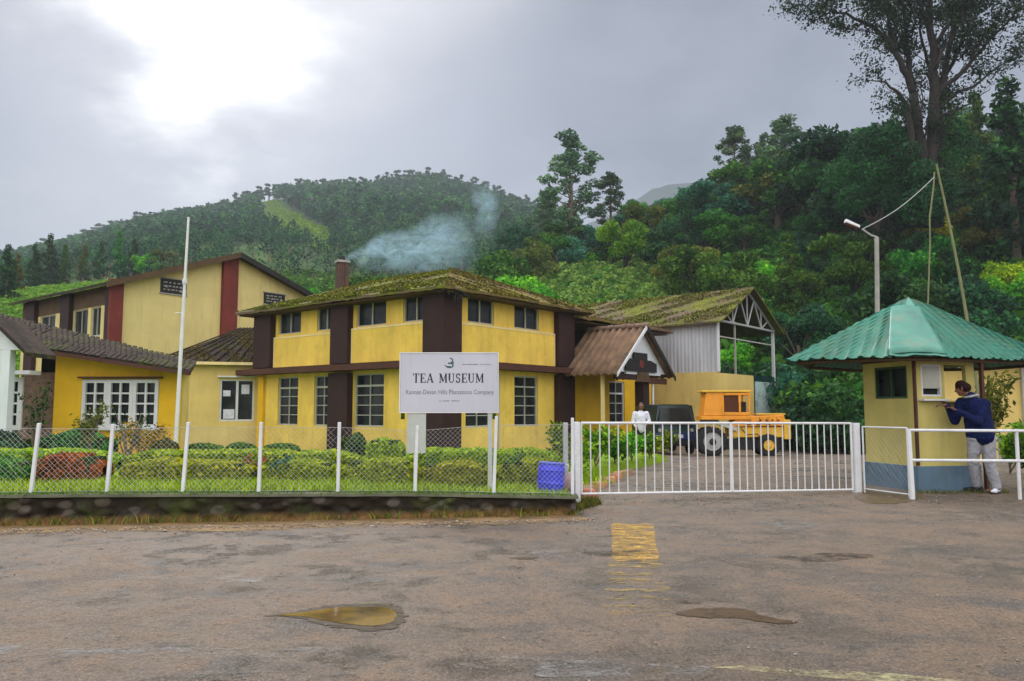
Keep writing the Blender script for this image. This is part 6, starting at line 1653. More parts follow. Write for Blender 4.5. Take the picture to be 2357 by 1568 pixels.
# small figure behind the gate
p2 = px(1476, 1040, 25.7)
man2 = thing('person', 'person in white shirt and dark trousers standing behind the gate before the porch', 'person', (p2.x, 25.7, ground_z(0, 25.7)), 0)
def man2_():
    an = [Vector((-.10, .02, .08)), Vector((.10, -.04, .08))]; kn = [Vector((-.10, -.02, .47)), Vector((.10, -.03, .47))]; hp = [Vector((-.09, 0, .88)), Vector((.09, 0, .88))]
    pel, chs, nk, hd = Vector((0, 0, .93)), Vector((0, .01, 1.28)), Vector((0, .02, 1.47)), Vector((.02, 0, 1.61))
    sh = [Vector((-.19, .01, 1.40)), Vector((.19, .01, 1.40))]; el = [Vector((-.25, -.02, 1.14)), Vector((.27, -.04, 1.14))]; wr = [Vector((-.20, -.18, .98)), Vector((.14, -.22, 1.12))]
    caps, balls = [], []
    for i in (0, 1):
        caps += [(hp[i], .075, kn[i], .052), (kn[i], .05, an[i], .036), (an[i] - Vector((0, 0, .03)), .034, an[i] + Vector((0, -.13, -.05)), .027), (chs, .08, sh[i], .055), (sh[i], .05, el[i], .04), (el[i], .038, wr[i], .026)]
        hand(caps, wr[i], (0.1 * (1 - 2 * i), -.8, -.4), (0, 0, -1), 1 if i else -1, 1, .5)
    caps += [(pel, .12, chs, .13), (chs, .11, nk, .055), (nk, .05, hd, .05)]
    f, up, r = head(caps, balls, hd, (-.35, -.9, -.15))
    fuse('body', caps, balls, M['skin'], man2, .009, 2)
    fuse('hair', [(hd + up * .055 - f * .03, .085, hd + up * .02 - f * .045, .08)], [], M['hair'], man2, .014, 3)
    s_ = [(pel + Vector((0, 0, -.02)), .155, chs, .165), (chs, .15, nk - Vector((0, 0, .02)), .07)]
    for i in (0, 1): s_ += [(chs + Vector((0, 0, .05)), .11, sh[i], .075), (sh[i], .075, el[i], .06), (el[i], .055, wr[i], .04)]
    folds(fuse('shirt', s_, [], M['white_cloth'], man2, .014, 4), .012, 9, 2)
    t_ = []
    for i in (0, 1): t_ += [(pel - Vector((0, 0, .02)), .13, hp[i], .11), (hp[i], .105, kn[i], .08), (kn[i], .08, an[i] + Vector((0, 0, .02)), .068)]
    folds(fuse('trousers', t_, [], M['dark_cloth'], man2, .014, 4), .01, 9, 5)
    for i in (0, 1): fuse('shoe', [(an[i] * Vector((1, 1, 0)) if False else Vector((an[i].x, an[i].y + .03, .045)), .042, Vector((an[i].x, an[i].y - .16, .038)), .036)], [], M['rubber'], man2, .012, 3)
man2_()

# ================================================================ trees
def make_tree(kind, seed, mat, tmat, n):
    """one tree of unit design; returns (trunk mesh, crown mesh) with the trunk foot at the origin"""
    rg = np.random.default_rng(seed); rr = random.Random(seed); m = MB(); lobes = []
    if kind == 'broad':
        H = 8.0; th = rr.uniform(1.6, 2.6)
        m.tube([(0, 0, -1.2), (0, 0, 0), (rr.uniform(-.15, .15), rr.uniform(-.15, .15), th * .6), (rr.uniform(-.3, .3), rr.uniform(-.3, .3), th + 1)], [.32, .25, .2, .13], 9)
        for k in range(15):
            a = rr.uniform(0, 2 * math.pi); q = rr.uniform(.15, 1) ** .7; R_ = 2.7 * q; z = th + .4 + rr.uniform(0, H - th - 1.4) * (1 - .35 * q)
            c_ = (math.cos(a) * R_, math.sin(a) * R_, z); s_ = rr.uniform(.7, 1.45); lobes.append((*c_, s_, s_, s_ * rr.uniform(.6, .85)))
            if k < 9: m.tube([(0, 0, th * .55 + rr.uniform(0, 1)), (c_[0] * .45, c_[1] * .45, th + (z - th) * .4), c_], [.10, .06, .025], 6)
        p, d, t = lobe_points(lobes, n, rg, .45); sz = .27
    elif kind == 'shrubby':
        H = 4.5
        m.tube([(0, 0, -1), (0, 0, 1.8)], [.16, .08], 7)
        for k in range(13):
            a = rr.uniform(0, 2 * math.pi); q = rr.uniform(0, 1) ** .6; R_ = 2.3 * q; z = .6 + rr.uniform(0, 3.2) * (1 - .5 * q)
            s_ = rr.uniform(.7, 1.25); lobes.append((math.cos(a) * R_, math.sin(a) * R_, z, s_, s_, s_ * .8))
            m.tube([(0, 0, .4), (math.cos(a) * R_, math.sin(a) * R_, z)], [.06, .02], 5)
        p, d, t = lobe_points(lobes, n, rg, .45); sz = .24
    elif kind == 'column':
        H = 11
        m.tube([(0, 0, -1), (0, 0, 5), (.1, 0, H - .4)], [.22, .15, .04], 8)
        for k in range(22):
            z = 1.6 + (H - 2.2) * k / 21; q = 1 - (k / 21) ** 1.6; a = rr.uniform(0, 2 * math.pi); R_ = .9 * q; s_ = .45 + .75 * q
            lobes.append((math.cos(a) * R_, math.sin(a) * R_, z, s_, s_, s_ * .6))
            m.tube([(0, 0, z - .3), (math.cos(a) * R_, math.sin(a) * R_, z)], [.05, .02], 5)
        p, d, t = lobe_points(lobes, n, rg, .4); sz = .30
    elif kind == 'euc':
        H = 15
        m.tube([(0, 0, -1.5), (.1, 0, 4), (0, .1, 8), (.2, 0, 11), (.05, .1, 13.8)], [.30, .23, .16, .09, .03], 9)
        for k in range(46):
            z = 3.6 + 10.6 * (k / 45) ** .9; q = min(1, (z - 2.2) / 3.5) * (1 - max(0, (z - 7) / 9.0)); a = k * 2.4 + rr.uniform(-.6, .6)
            R_ = 3.3 * q * rr.uniform(.25, 1.1); c_ = (math.cos(a) * R_, math.sin(a) * R_, z + R_ * .35); s_ = rr.uniform(.38, .85)
            lobes.append((*c_, s_ * 1.15, s_ * 1.15, s_ * .8))
            m.tube([(.05, .05, z - R_ * .35), (c_[0] * .5, c_[1] * .5, z), c_], [.055, .04, .02], 5)
        p, d, t = lobe_points(lobes, n, rg, .3); sz = .30
    elif kind == 'ridge':
        H = 14; th = rr.uniform(5, 8)
        m.tube([(0, 0, -2), (.1, 0, th), (.2, .1, 12)], [.28, .2, .08], 6)
        for k in range(7):
            a = rr.uniform(0, 6.28); z = rr.uniform(th, 13); R_ = rr.uniform(.2, 2.1); s_ = rr.uniform(.8, 1.5); lobes.append((math.cos(a) * R_, math.sin(a) * R_, z, s_, s_, s_ * .8))
        p, d, t = lobe_points(lobes, n, rg, .3); sz = .6
    V, Fq, tt = leaves(p, sz, .15, .6, rg, t, out=d * 1.0)
    tm = m.mesh('trunk', True); tm.materials.append(tmat)
    cm = raw_mesh('crown', V, Fq, tt); cm.materials.append(mat)
    return tm, cm
PROTO = {}
def proto(kind, var, leaf, n, tm='trunk'):
    key = (kind, var, leaf)
    if key not in PROTO:
        base = PROTO.get((kind, var))
        if base is None: base = PROTO[(kind, var)] = make_tree(kind, hash_(kind) + var * 7, LEAF[leaf], M[tm], n); PROTO[key] = base
        else:
            c2 = base[1].copy(); c2.materials.clear(); c2.materials.append(LEAF[leaf]); PROTO[key] = (base[0], c2)
    return PROTO[key]
def hash_(s_): return sum(ord(c_) * (i + 3) for i, c_ in enumerate(s_))
NL = {'broad': 6500, 'shrubby': 4600, 'column': 4600, 'euc': 5600, 'ridge': 800}
def place_tree(kind, var, leaf, x, y, z, s_, rz, name, label, cat='tree', group=None, sz=None):
    tm, cm = proto(kind, var, leaf, NL[kind], 'trunk' if kind != 'broad' or var % 2 else 'dark_trunk')
    t = thing(name, label, cat, (x, y, z), rz, group); t.scale = (s_, s_, s_ * (sz or 1))
    a = bpy.data.objects.new('trunk', tm); C.objects.link(a); a.parent = t
    b = bpy.data.objects.new('crown', cm); C.objects.link(b); b.parent = t
    return t
def at_uv(u, Y, dz=0): x = (u - CU) / F * Y / math.cos(PITCH); return x, Y, float(hill_z(x, Y)) + dz
def tree_top(kind): return {'broad': 7.6, 'shrubby': 4.4, 'column': 10.8, 'euc': 14.6}[kind]
def tree_to(kind, var, leaf, u, v_top, Y, name, label, cat='tree', group=None, wid=1.0):
    """plant a tree on the hill so that its top reaches height v_top"""
    x, y, z = at_uv(u, Y, -.3); H = px(u, v_top, Y).z - z
    s_ = H / tree_top(kind); t = place_tree(kind, var, leaf, x, y, z, s_, rnd.uniform(0, 6.28), name, label, cat, group)
    t.scale = (s_ * wid, s_ * wid, s_); return t
# named trees of the middle distance
tree_to('euc', 0, 'euc', 1318, 312, 118, 'eucalyptus', 'tall slender eucalyptus standing alone above the ridge right of the smoke', wid=1.35)
tree_to('euc', 1, 'euc', 1408, 398, 122, 'eucalyptus', 'smaller eucalyptus right beside the tall slender one', wid=1.2)
tree_to('euc', 2, 'euc', 1260, 440, 125, 'eucalyptus', 'short eucalyptus at the left side of the tall slender one', wid=1.2)
tree_to('euc', 1, 'euc', 1702, 292, 112, 'eucalyptus', 'open crowned eucalyptus at the left end of the right hillside skyline', wid=1.1)
tree_to('euc', 2, 'euc', 1815, 276, 108, 'eucalyptus', 'broad open crowned eucalyptus on the right hillside skyline', wid=1.6)
tree_to('euc', 0, 'euc', 1768, 310, 120, 'eucalyptus', 'thin eucalyptus between two open crowned ones on the right skyline', wid=.85)
tree_to('broad', 1, 'dark', 1568, 420, 92, 'dark_tree', 'narrow dark evergreen tree standing up from the middle of the hillside', wid=.65)
tree_to('broad', 0, 'olive', 1492, 448, 98, 'brown_tree', 'brownish orange tree left of the narrow dark evergreen', wid=.8)
tree_to('broad', 2, 'bright', 1440, 478, 92, 'bright_tree', 'bright yellow green tree above the terraces', wid=.85)
tree_to('column', 0, 'mid', 2272, 205, 88, 'column_tree', 'pointed green tree at the skyline right of the giant tree', wid=.9)
tree_to('column', 1, 'olive', 2215, 238, 92, 'column_tree', 'pointed olive tree just right of the giant tree trunk', wid=.9)
tree_to('column', 0, 'dark', 2352, 170, 70, 'column_tree', 'dark conifer cut by the right edge of the photo', wid=1.1)
rr = random.Random(21)
# rows of hillside trees
def where(u, Y):
    return 'upper' if Y > 105 else ('middle' if Y > 72 else 'lower')
kinds = [('broad', 'dark', 'rounded dark green'), ('broad', 'mid', 'rounded mid green'), ('broad', 'olive', 'brownish olive'), ('broad', 'blue', 'bluish green'), ('shrubby', 'bright', 'bright green bushy'), ('shrubby', 'mid', 'low mid green bushy'), ('column', 'mid', 'tall narrow green'), ('shrubby', 'hedge', 'yellow green bushy')]
def hillside():
    n = 0
    for Y in (50, 56, 63, 71, 80, 90, 101, 113, 126, 140):
        step = 5.2 if Y < 75 else 6.2
        x0 = (1250 - CU) / F * Y if Y > 98 else ((1560 - CU) / F * Y if Y > 60 else (1660 - CU) / F * Y)
        x1 = (2480 - CU) / F * Y
        x = x0 + rr.uniform(0, 2)
        while x < x1:
            yy = Y + rr.uniform(-3, 3); xx = x + rr.uniform(-1.3, 1.3)
            u = CU + F * xx / yy
            w = [3.2, 5, .7, 1.6, 2.4, 2.2, .6, 1.2] if u > 1750 else [.8, 3.2, 1.0, 1.6, 3, 2, .4, 2]
            kd, lf_, ds = rr.choices(kinds, w)[0]
            s_ = rr.uniform(.6, 1.1) * (1.1 if kd == 'shrubby' else 1.0) * (.85 if u < 1600 else 1.0)
            if kd == 'column': s_ *= .75
            z = float(hill_z(xx, yy)) - .4
            side = 'far right' if u > 2200 else ('right' if u > 1950 else ('centre right' if u > 1650 else 'centre'))
            place_tree(kd, rr.randrange(4), lf_, xx, yy, z, s_, rr.uniform(0, 6.28), {'broad': 'hillside_tree', 'shrubby': 'hillside_bush', 'column': 'column_tree'}[kd],
                       '%s %s, %s slope, %s part of the wooded hillside' % (ds, 'growth' if kd == 'shrubby' else 'tree', where(u, Y), side), 'bush' if kd == 'shrubby' else 'tree', 'trees and bushes of the wooded hillside')
            n += 1; x += step * rr.uniform(.75, 1.3)
    return n
nh = hillside()
CR = [(1290, 505, 112, 'mid', 'leafy tree under the left side of the tall slender eucalyptus', 1.3), (1365, 500, 112, 'blue', 'bluish leafy tree between the tall and the smaller eucalyptus', 1.2), (1550, 500, 86, 'dark', 'dark leafy tree under the narrow dark evergreen', 1.2), (1625, 470, 92, 'mid', 'green leafy tree right of the narrow dark evergreen', 1.3), (1240, 520, 116, 'mid', 'green tree at the right foot of the far hill', 1.3), (1200, 500, 130, 'blue', 'bluish tree on the right shoulder of the far hill', 1.3), (1655, 392, 100, 'blue', 'bluish tree at the left end of the right hillside skyline', 1.2), (1610, 425, 104, 'mid', 'green tree below the left end of the right skyline', 1.2), (1740, 345, 102, 'mid', 'leafy tree under the thin eucalyptus on the right skyline', 1.1), (1800, 325, 98, 'olive', 'olive tree under the broad eucalyptus on the right skyline', 1.2), (1870, 300, 94, 'mid', 'rounded skyline tree left of the giant tree, green', 1.1), (1925, 285, 90, 'dark', 'dark skyline tree left of the giant tree', 1.1), (1980, 262, 84, 'dark', 'dark skyline tree close to the left side of the giant tree', 1.1), (2030, 240, 80, 'dark', 'dark skyline tree touching the left of the giant trunk', 1.0), (1525, 440, 118, 'blue', 'hazy bluish tree on the saddle left of the right hillside', 1.3), (1460, 470, 118, 'blue', 'hazy bluish tree on the saddle right of the smaller eucalyptus', 1.3)]
for i, (u, vt, Y, lf_, lb, wd_) in enumerate(CR): tree_to('broad', i % 4, lf_, u, vt, Y, 'skyline_tree', lb, wid=wd_)
# dark thicket between shed and booth, and behind the booth
T = [(1882, 36, 'dark', .9), (1925, 38, 'mid', 1.1), (1935, 33, 'dark', .95), (1965, 37, 'mid', 1.15), (1945, 42, 'dark', 1.35), (1900, 43, 'mid', 1.3), (1985, 40, 'dark', 1.4), (2050, 36, 'mid', 1.2), (2110, 41, 'dark', 1.45), (2170, 37, 'mid', 1.2),
     (2230, 42, 'dark', 1.5), (2290, 36, 'mid', 1.25), (2350, 41, 'dark', 1.5), (2410, 36, 'mid', 1.3), (1790, 45, 'blue', 1.4), (2470, 41, 'dark', 1.5), (1725, 47, 'dark', 1.35), (1850, 44.5, 'dark', 1.15), (1830, 48, 'dark', 1.5)]
ord_ = ['first', 'second', 'third', 'fourth', 'fifth', 'sixth', 'seventh', 'eighth', 'ninth', 'tenth', 'eleventh', 'twelfth', 'thirteenth', 'fourteenth', 'fifteenth', 'sixteenth', 'seventeenth', 'eighteenth', 'nineteenth', 'twentieth', 'last']
xs_sorted = sorted(range(len(T)), key=lambda i: T[i][0])
for rank, i in enumerate(xs_sorted):
    u, Y, lf_, s_ = T[i]
    place_tree('shrubby', i % 4, lf_, (u - CU) / F * Y, Y, -.9, s_, rr.uniform(0, 6), 'thicket_tree', '%s green dense tree, %s from left in the thicket behind the booth' % ({'dark': 'dark', 'mid': 'mid', 'blue': 'bluish'}[lf_], ord_[rank]), 'tree', 'dense thicket between the shed and the hill')
# small bushes and creepers by the right background wall
loose_plant('plant', 'leafy creeper against the yellow outbuilding wall right of the man', ux(2262, 20), 20, 2.35, .8, LEAF['olive'], 1100, 71, .12)
loose_plant('plant', 'bright green bush behind the railing right of the man', ux(2312, 17), 17, 1.0, .6, LEAF['bright'], 1800, 72, .10)
loose_plant('plant', 'dark low bush at the right edge behind the railing', ux(2372, 15.5), 15.5, .8, .6, LEAF['mid'], 1500, 73, .09)
MB2 = tag(MB().box(-.6, .6, -.1, .1, 0, .75).build('low_wall', M['concrete'], None, .02), 'weathered grey low wall behind the plants at the right edge', 'wall'); MB2.location = (ux(2345, 21), 21, -.1)

# ---- the giant tree on the right
def giant():
    rr = random.Random(77); rg = np.random.default_rng(77); m = MB(); tips = []; segs = []
    Yg = 62; base = px(2132, 470, Yg)
    def P(u, v, dy=0): q = px(u, v, Yg + dy); return q - base
    def limb(pts, r0, r1, sub=3, dens=1.0):
        n = len(pts); rad = [r0 + (r1 - r0) * i / (n - 1) for i in range(n)]
        # smooth and roughen
        out = []; 
        for i in range(n - 1):
            for k in range(3):
                t = k / 3; out.append((pts[i].lerp(pts[i + 1], t) + Vector((rr.gauss(0, .10), rr.gauss(0, .10), rr.gauss(0, .08))) * (0 if k == 0 else 1), rad[i] + (rad[i + 1] - rad[i]) * t))
        out.append((pts[-1], rad[-1])); m.tube([o[0] for o in out], [o[1] for o in out], 8)
        L = sum((pts[i + 1] - pts[i]).length for i in range(n - 1))
        for k in range(int(L * 1.0 * sub)):
            i = rr.randrange(int(len(out) * .2), len(out) - 1); p, r = out[i]; d = (out[i + 1][0] - p).normalized()
            twig(p, (d + Vector((rr.uniform(-1, 1), rr.uniform(-1, 1), rr.uniform(-.5, .9))) * .9).normalized(), rr.uniform(.9, 2.2), max(.02, r * .3), 2, dens)
    def twig(p, d, L, r, dep, dens):
        q = p + d * L; mid_ = p.lerp(q, .5) + Vector((rr.uniform(-.12, .12), rr.uniform(-.12, .12), rr.uniform(0, .15))) * L
        m.tube([p, mid_, q], [r, r * .7, r * .4], 5, False)
        if dep == 0: tips.append((q, dens)); return
        if dep == 1: tips.append((mid_, dens * .6))
        for k in range(2): twig(q if k else mid_, (d + Vector((rr.uniform(-1, 1), rr.uniform(-1, 1), rr.uniform(-.35, .8))) * .75).normalized(), L * rr.uniform(.55, .85), r * .55, dep - 1, dens)
    # clustered stems
    stems = [([P(2118, 520), P(2118, 400), P(2112, 300), P(2102, 215)], .50, .34), ([P(2140, 520), P(2142, 400), P(2148, 300), P(2152, 200), P(2150, 110), P(2140, 20), P(2150, -90)], .62, .16), ([P(2160, 520, 1), P(2158, 380, 1), P(2160, 280, 1), P(2168, 190, 1), P(2190, 90, 1), P(2200, -40, 1)], .45, .14), ([P(2098, 500, -1), P(2100, 400, -1), P(2098, 320, -1), P(2092, 250, -1)], .35, .2)]
    for pts, r0, r1 in stems: limb(pts, r0, r1, .35, .8)
    L_ = [([P(2102, 215), P(2078, 160), P(2050, 100), P(2018, 70), P(1985, 50), P(1930, 30), P(1862, 8)], .30, .05), ([P(2092, 250), P(2070, 215), P(2040, 190), P(2006, 186)], .18, .03), ([P(2060, 120), P(2045, 60), P(2020, 0), P(2000, -60)], .2, .05),
          ([P(2102, 215, 1), P(2095, 140, 1), P(2085, 60, 1), P(2070, -30, 1)], .24, .08), ([P(2150, 230), P(2185, 190), P(2230, 150), P(2270, 100), P(2320, 50), P(2360, 10)], .22, .05), ([P(2160, 250), P(2190, 225), P(2240, 200), P(2290, 160), P(2345, 130)], .16, .03),
          ([P(2150, 110), P(2190, 50), P(2240, 0), P(2290, -60)], .2, .05), ([P(2140, 60), P(2110, 0), P(2080, -70)], .16, .05), ([P(2168, 190, 2), P(2200, 120, 2), P(2230, 60, 2), P(2250, -20, 2)], .2, .05), ([P(2162, 270), P(2200, 255), P(2250, 225), P(2280, 200)], .10, .02), ([P(2150, 200, 1), P(2130, 120, 1), P(2120, 50, 1), P(2125, -40, 1)], .16, .05), ([P(2152, 160, -1), P(2180, 100, -1), P(2215, 50, -1), P(2235, -20, -1)], .16, .05), ([P(2100, 180, 1), P(2080, 100, 1), P(2050, 40, 1), P(2040, -30, 1)], .15, .05), ([P(1985, 50), P(1960, 70), P(1925, 62), P(1900, 45)], .08, .02)]
    for i, (pts, r0, r1) in enumerate(L_): limb(pts, r0, r1, 1.35 if i not in (1, 5, 9) else 1.1, 1.0 if i not in (1, 5, 9, 10) else .6)
    t = thing('giant_tree', 'huge dark many stemmed tree towering over the right hillside', 'tree', base)
    m.build('trunk', M['dark_trunk'], t, smooth=True)
    P_ = []; 
    for q, dn_ in tips:
        k = max(4, int(52 * dn_)); P_.append(np.array(q)[None] + rg.normal(0, .42, (k, 3)) * np.array([1, 1, .7]))
    P_ = np.concatenate(P_); V, Fq, tt = leaves(P_, .21, .1, .55, rg)
    link('crown', raw_mesh('crown', V, Fq, tt), m_leaf('leaf_giant_tree', (.008, .018, .012), (.018, .04, .02), (.045, .075, .03), rand=0.0), t)
    # creeper covering the lower trunk
    lob = [(P(u, v, dy).x, P(u, v, dy).y, P(u, v, dy).z, s_, s_, s_ * .9) for u, v, dy, s_ in ((2080, 280, 1, 1.3), (2050, 330, 1, 1.5), (2010, 330, 2, 1.5), (1975, 360, 2, 1.4), (2000, 400, 1, 1.6), (2060, 390, 1, 1.6), (2110, 420, -1, 1.3), (2150, 430, -1, 1.4), (2180, 370, 1, 1.3), (2190, 300, 1, 1.2), (1940, 400, 2, 1.5), (2215, 340, 2, 1.4), (1960, 460, 1, 1.4), (2070, 460, 0, 1.5), (2140, 490, 0, 1.4), (2125, 400, -2, 1.3), (2165, 440, -2, 1.5), (2095, 350, -1.5, 1.0), (2120, 470, -2.5, 1.6), (2185, 250, 1, 1.0), (2070, 240, 1, .9))]
    p, d, tn = lobe_points(lob, 20000, rg, .45); V, Fq, tt = leaves(p, .22, .15, .6, rg, tn, out=d)
    link('creeper', raw_mesh('creeper', V, Fq, tt), LEAF['dark'], t)
giant()

# ---- ground cover
def cover(name, n, u0, u1, Y0, Y1, size, mat, label, cat, seed, lift=.3, test=None, clump=0.9, up=.4):
    rg = np.random.default_rng(seed); Y = Y0 + (Y1 - Y0) * rg.uniform(0, 1, n) ** .8; u = rg.uniform(u0, u1, n)
    x = (u - CU) / F * Y / math.cos(PITCH); z = hill_z(x, Y)
    h = np.abs(np.sin(x * clump + np.sin(Y * .7)) * np.cos(Y * clump * .8 + np.sin(x * .5)))
    z = z + h * lift * rg.uniform(.3, 1, n)
    if name == 'tea_bushes': z = z + .5
    k = np.ones(n, bool)
    if test is not None: k = test(x, Y, u)
    P_ = np.stack([x, Y, z], 1)[k]; tn = np.clip(rg.normal(.35, .2, n) + h * .35, 0, 1)[k]
    V, Fq, tt = leaves(P_, size if np.isscalar(size) else size, up, .7, rg, tn)
    return stuff(link(name, raw_mesh(name, V, Fq, tt), mat), label, cat)
cover('hillside_undergrowth', 60000, 1240, 2480, 46, 145, .62, LEAF['mid'], 'tangled undergrowth covering the wooded hillside', 'undergrowth', 91, 1.3)
cover('tea_bushes', 90000, 1010, 1660, 50, 104, .40, LEAF['tea'], 'bright green tea bushes on the terraces above the roofs', 'tea bushes', 92, 1.1, clump=1.1)
cover('tea_bushes', 50000, -120, 330, 50, 128, .36, LEAF['meadow'], 'bright green tea slope beyond the left building', 'tea bushes', 93, .8, clump=.9)
cover('hillside_undergrowth', 42000, 330, 1240, 55, 170, .75, LEAF['mid'], 'green scrub on the slope behind the roofs', 'undergrowth', 94, 1.2)

def cl_test(x, Y, u):
    z = hill_z(x, Y); v = CV - F * np.tan(np.arctan2(z - EYE, Y) - PITCH)
    w_ = 6 * np.sin(u * .09) + 5 * np.sin(v * .13)
    return (v > 456 + np.maximum(0, u - 612) * .58 + w_) & (v < 528 + np.maximum(0, u - 640) * .55 + w_) & (u + w_ > 590) & (u < 752)
cover('hill_meadow', 110000, 585, 755, 190, 560, 1.3, LEAF['meadow'], 'bright green open slope in the forest of the far hill', 'meadow', 95, .6, test=cl_test)

# ---- far wooded hill
def forest():
    rg = np.random.default_rng(55); rr = random.Random(55)
    n = 9500; u = rg.uniform(-80, 1330, n); Y = 135 + 470 * rg.uniform(0, 1, n) ** .75
    # clearings of grass and tea
    x = (u - CU) / F * Y / math.cos(PITCH); z = hill_z(x, Y)
    vv = CV - F * np.tan(np.arctan2(z - EYE, Y) - PITCH)
    def inside(poly, a, b):
        c_ = np.zeros(len(a), bool); k = len(poly)
        for i in range(k):
            (x0, y0), (x1, y1) = poly[i], poly[(i + 1) % k]
            cond = ((y0 > b) != (y1 > b)) & (a < (x1 - x0) * (b - y0) / ((y1 - y0) or 1e-9) + x0); c_ ^= cond
        return c_
    clear = inside([(588, 458), (625, 462), (690, 500), (755, 538), (755, 592), (690, 560), (640, 532), (590, 530)], u, vv)
    low_ = inside([(560, 560), (700, 570), (790, 620), (780, 700), (540, 700), (520, 600)], u, vv)
    keep = ~clear & ~(low_ & (rg.uniform(0, 1, n) < .6))
    u, Y, x, z = u[keep], Y[keep], x[keep], z[keep]; n = len(u)
    K = 48
    hgt = rg.uniform(5.5, 11, n) * np.clip(Y / 420, .62, 1.0); tal = rg.uniform(0, 1, n)
    wd = hgt * rg.uniform(.18, .32, n)
    d = rg.normal(size=(n, K, 3)); d /= np.linalg.norm(d, axis=2)[..., None]
    rr_ = rg.uniform(.5, 1.05, (n, K, 1)); P_ = d * rr_
    tz = P_[..., 2:3]; taper = 1 - .45 * np.clip(tz, 0, 1) * (tal[:, None, None] < .6)
    C_ = np.stack([x, Y, z + hgt * .62], 1)[:, None, :] + P_ * np.concatenate([wd[:, None, None] * taper, wd[:, None, None] * taper, np.broadcast_to((hgt * .42)[:, None, None], (n, K, 1))], 2)
    base_t = rg.uniform(.05, .75, n)
    tn = np.clip(base_t[:, None] + rg.normal(0, .15, (n, K)) + .18 * tz[..., 0], 0, 1).ravel()
    sz = np.repeat(wd * .72 * np.clip(Y / 420, .42, 1.0), K)
    V, Fq, tt = leaves(C_.reshape(-1, 3), sz, .25, .75, rg, tn, out=d.reshape(-1, 3))
    stuff(link('forest', raw_mesh('forest', V, Fq, tt), LEAF['far']), 'dense forest covering the hill behind the yellow buildings', 'forest')
    tk = []; Fk = []
    sel = np.arange(0, n, 2)
    w = .16; q = np.array([(-1, -1), (1, -1), (1, 1), (-1, 1)]) * w
    B_ = np.stack([x[sel], Y[sel], z[sel] - 1], 1); 
    Vt = np.zeros((len(sel), 8, 3)); Vt[:, :4, :2] = B_[:, None, :2] + q; Vt[:, 4:, :2] = B_[:, None, :2] + q * .6; Vt[:, :4, 2] = B_[:, None, 2]; Vt[:, 4:, 2] = (B_[:, 2] + hgt[sel] * .7)[:, None]
    f4 = np.array([(0, 1, 5, 4), (1, 2, 6, 5), (2, 3, 7, 6), (3, 0, 4, 7)]); Ft = (f4[None] + np.arange(len(sel))[:, None, None] * 8).reshape(-1, 4)
    stuff(link('forest_trunks', raw_mesh('forest_trunks', Vt.reshape(-1, 3), Ft), M['trunk']), 'slender tree trunks of the forest on the hill', 'forest')
    # trees one can tell apart along the ridge
    names = 'ridge_tree'
    for i in range(150):
        uu = 70 + (1245 - 70) * (i + rr.uniform(.1, .9)) / 150
        Y_ = rr.uniform(585, 603); xx, yy, zz = at_uv(uu, Y_, -.5); kd = 'ridge' if uu > 560 or rr.random() < .4 else 'column'
        s_ = rr.uniform(.75, 1.15) * (1.0 if kd == 'ridge' else .9)
        t = place_tree(kd, rr.randrange(3), 'dark', xx, yy, zz, s_, rr.uniform(0, 6), names, '%s on the far ridge, %s' % ('bare stemmed tree with small high crown' if kd == 'ridge' else 'narrow dark conifer', 'on its left slope' if uu < 480 else ('near its middle' if uu < 820 else ('on its summit' if uu < 1060 else 'on its right shoulder'))), 'tree', 'trees along the ridge of the far hill')
        t.scale = (s_ * 1.25, s_ * 1.25, s_)
forest()
# trees on the near left slope
rr = random.Random(9)
LT = [(8, 560, 95, 'column', 'dark', 'dark conifer cut by the left edge of the photo'), (70, 560, 130, 'column', 'dark', 'dark feathery tree left of the left hill shoulder'), (105, 535, 138, 'column', 'dark', 'tallest dark feathery tree on the left hill shoulder'), (140, 560, 142, 'column', 'mid', 'green feathery tree right of the tallest dark one on the left shoulder'),
      (185, 560, 146, 'column', 'olive', 'olive brown tree above the eave of the gabled building'), (225, 555, 150, 'column', 'dark', 'dark tree between the olive brown tree and the flagpole'), (265, 530, 150, 'column', 'mid', 'tall green tree above the maroon corner pillar'), (300, 548, 150, 'column', 'dark', 'dark tree right of the tall green one above the gabled roof'), (335, 570, 146, 'broad', 'bright', 'bright green round tree left of the flagpole'), (375, 565, 146, 'broad', 'olive', 'reddish brown round tree just left of the flagpole'), (415, 560, 150, 'column', 'mid', 'green tree directly behind the flagpole'), (30, 580, 110, 'column', 'olive', 'brownish tree near the left edge above the tea slope')]
for i, (u, vt, Y, kd, lf_, lb) in enumerate(LT): tree_to(kd, i % 3, lf_, u, vt, Y, 'slope_tree', lb, wid=1.0)
for i, (u, vt, Y, lf_, lb) in enumerate([(745, 640, 62, 'mid', 'bushy green tree behind the mossy roof left of the chimney'), (700, 660, 58, 'bright', 'bright bush right of the gabled building roof end'), (1190, 600, 75, 'bright', 'bright green bush above the right end of the mossy roof'), (830, 612, 70, 'mid', 'green bush behind the chimney smoke'), (1150, 560, 90, 'mid', 'green bushy tree behind the right end of the smoke'), (1210, 545, 96, 'olive', 'olive bushy tree below the tall slender eucalyptus'), (1330, 530, 104, 'blue', 'bluish bushy tree at the foot of the tall slender eucalyptus'), (1400, 540, 100, 'dark', 'dark bushy tree at the foot of the smaller eucalyptus')]):
    tree_to('shrubby', i % 4, lf_, u, vt, Y, 'slope_bush', lb, 'bush')

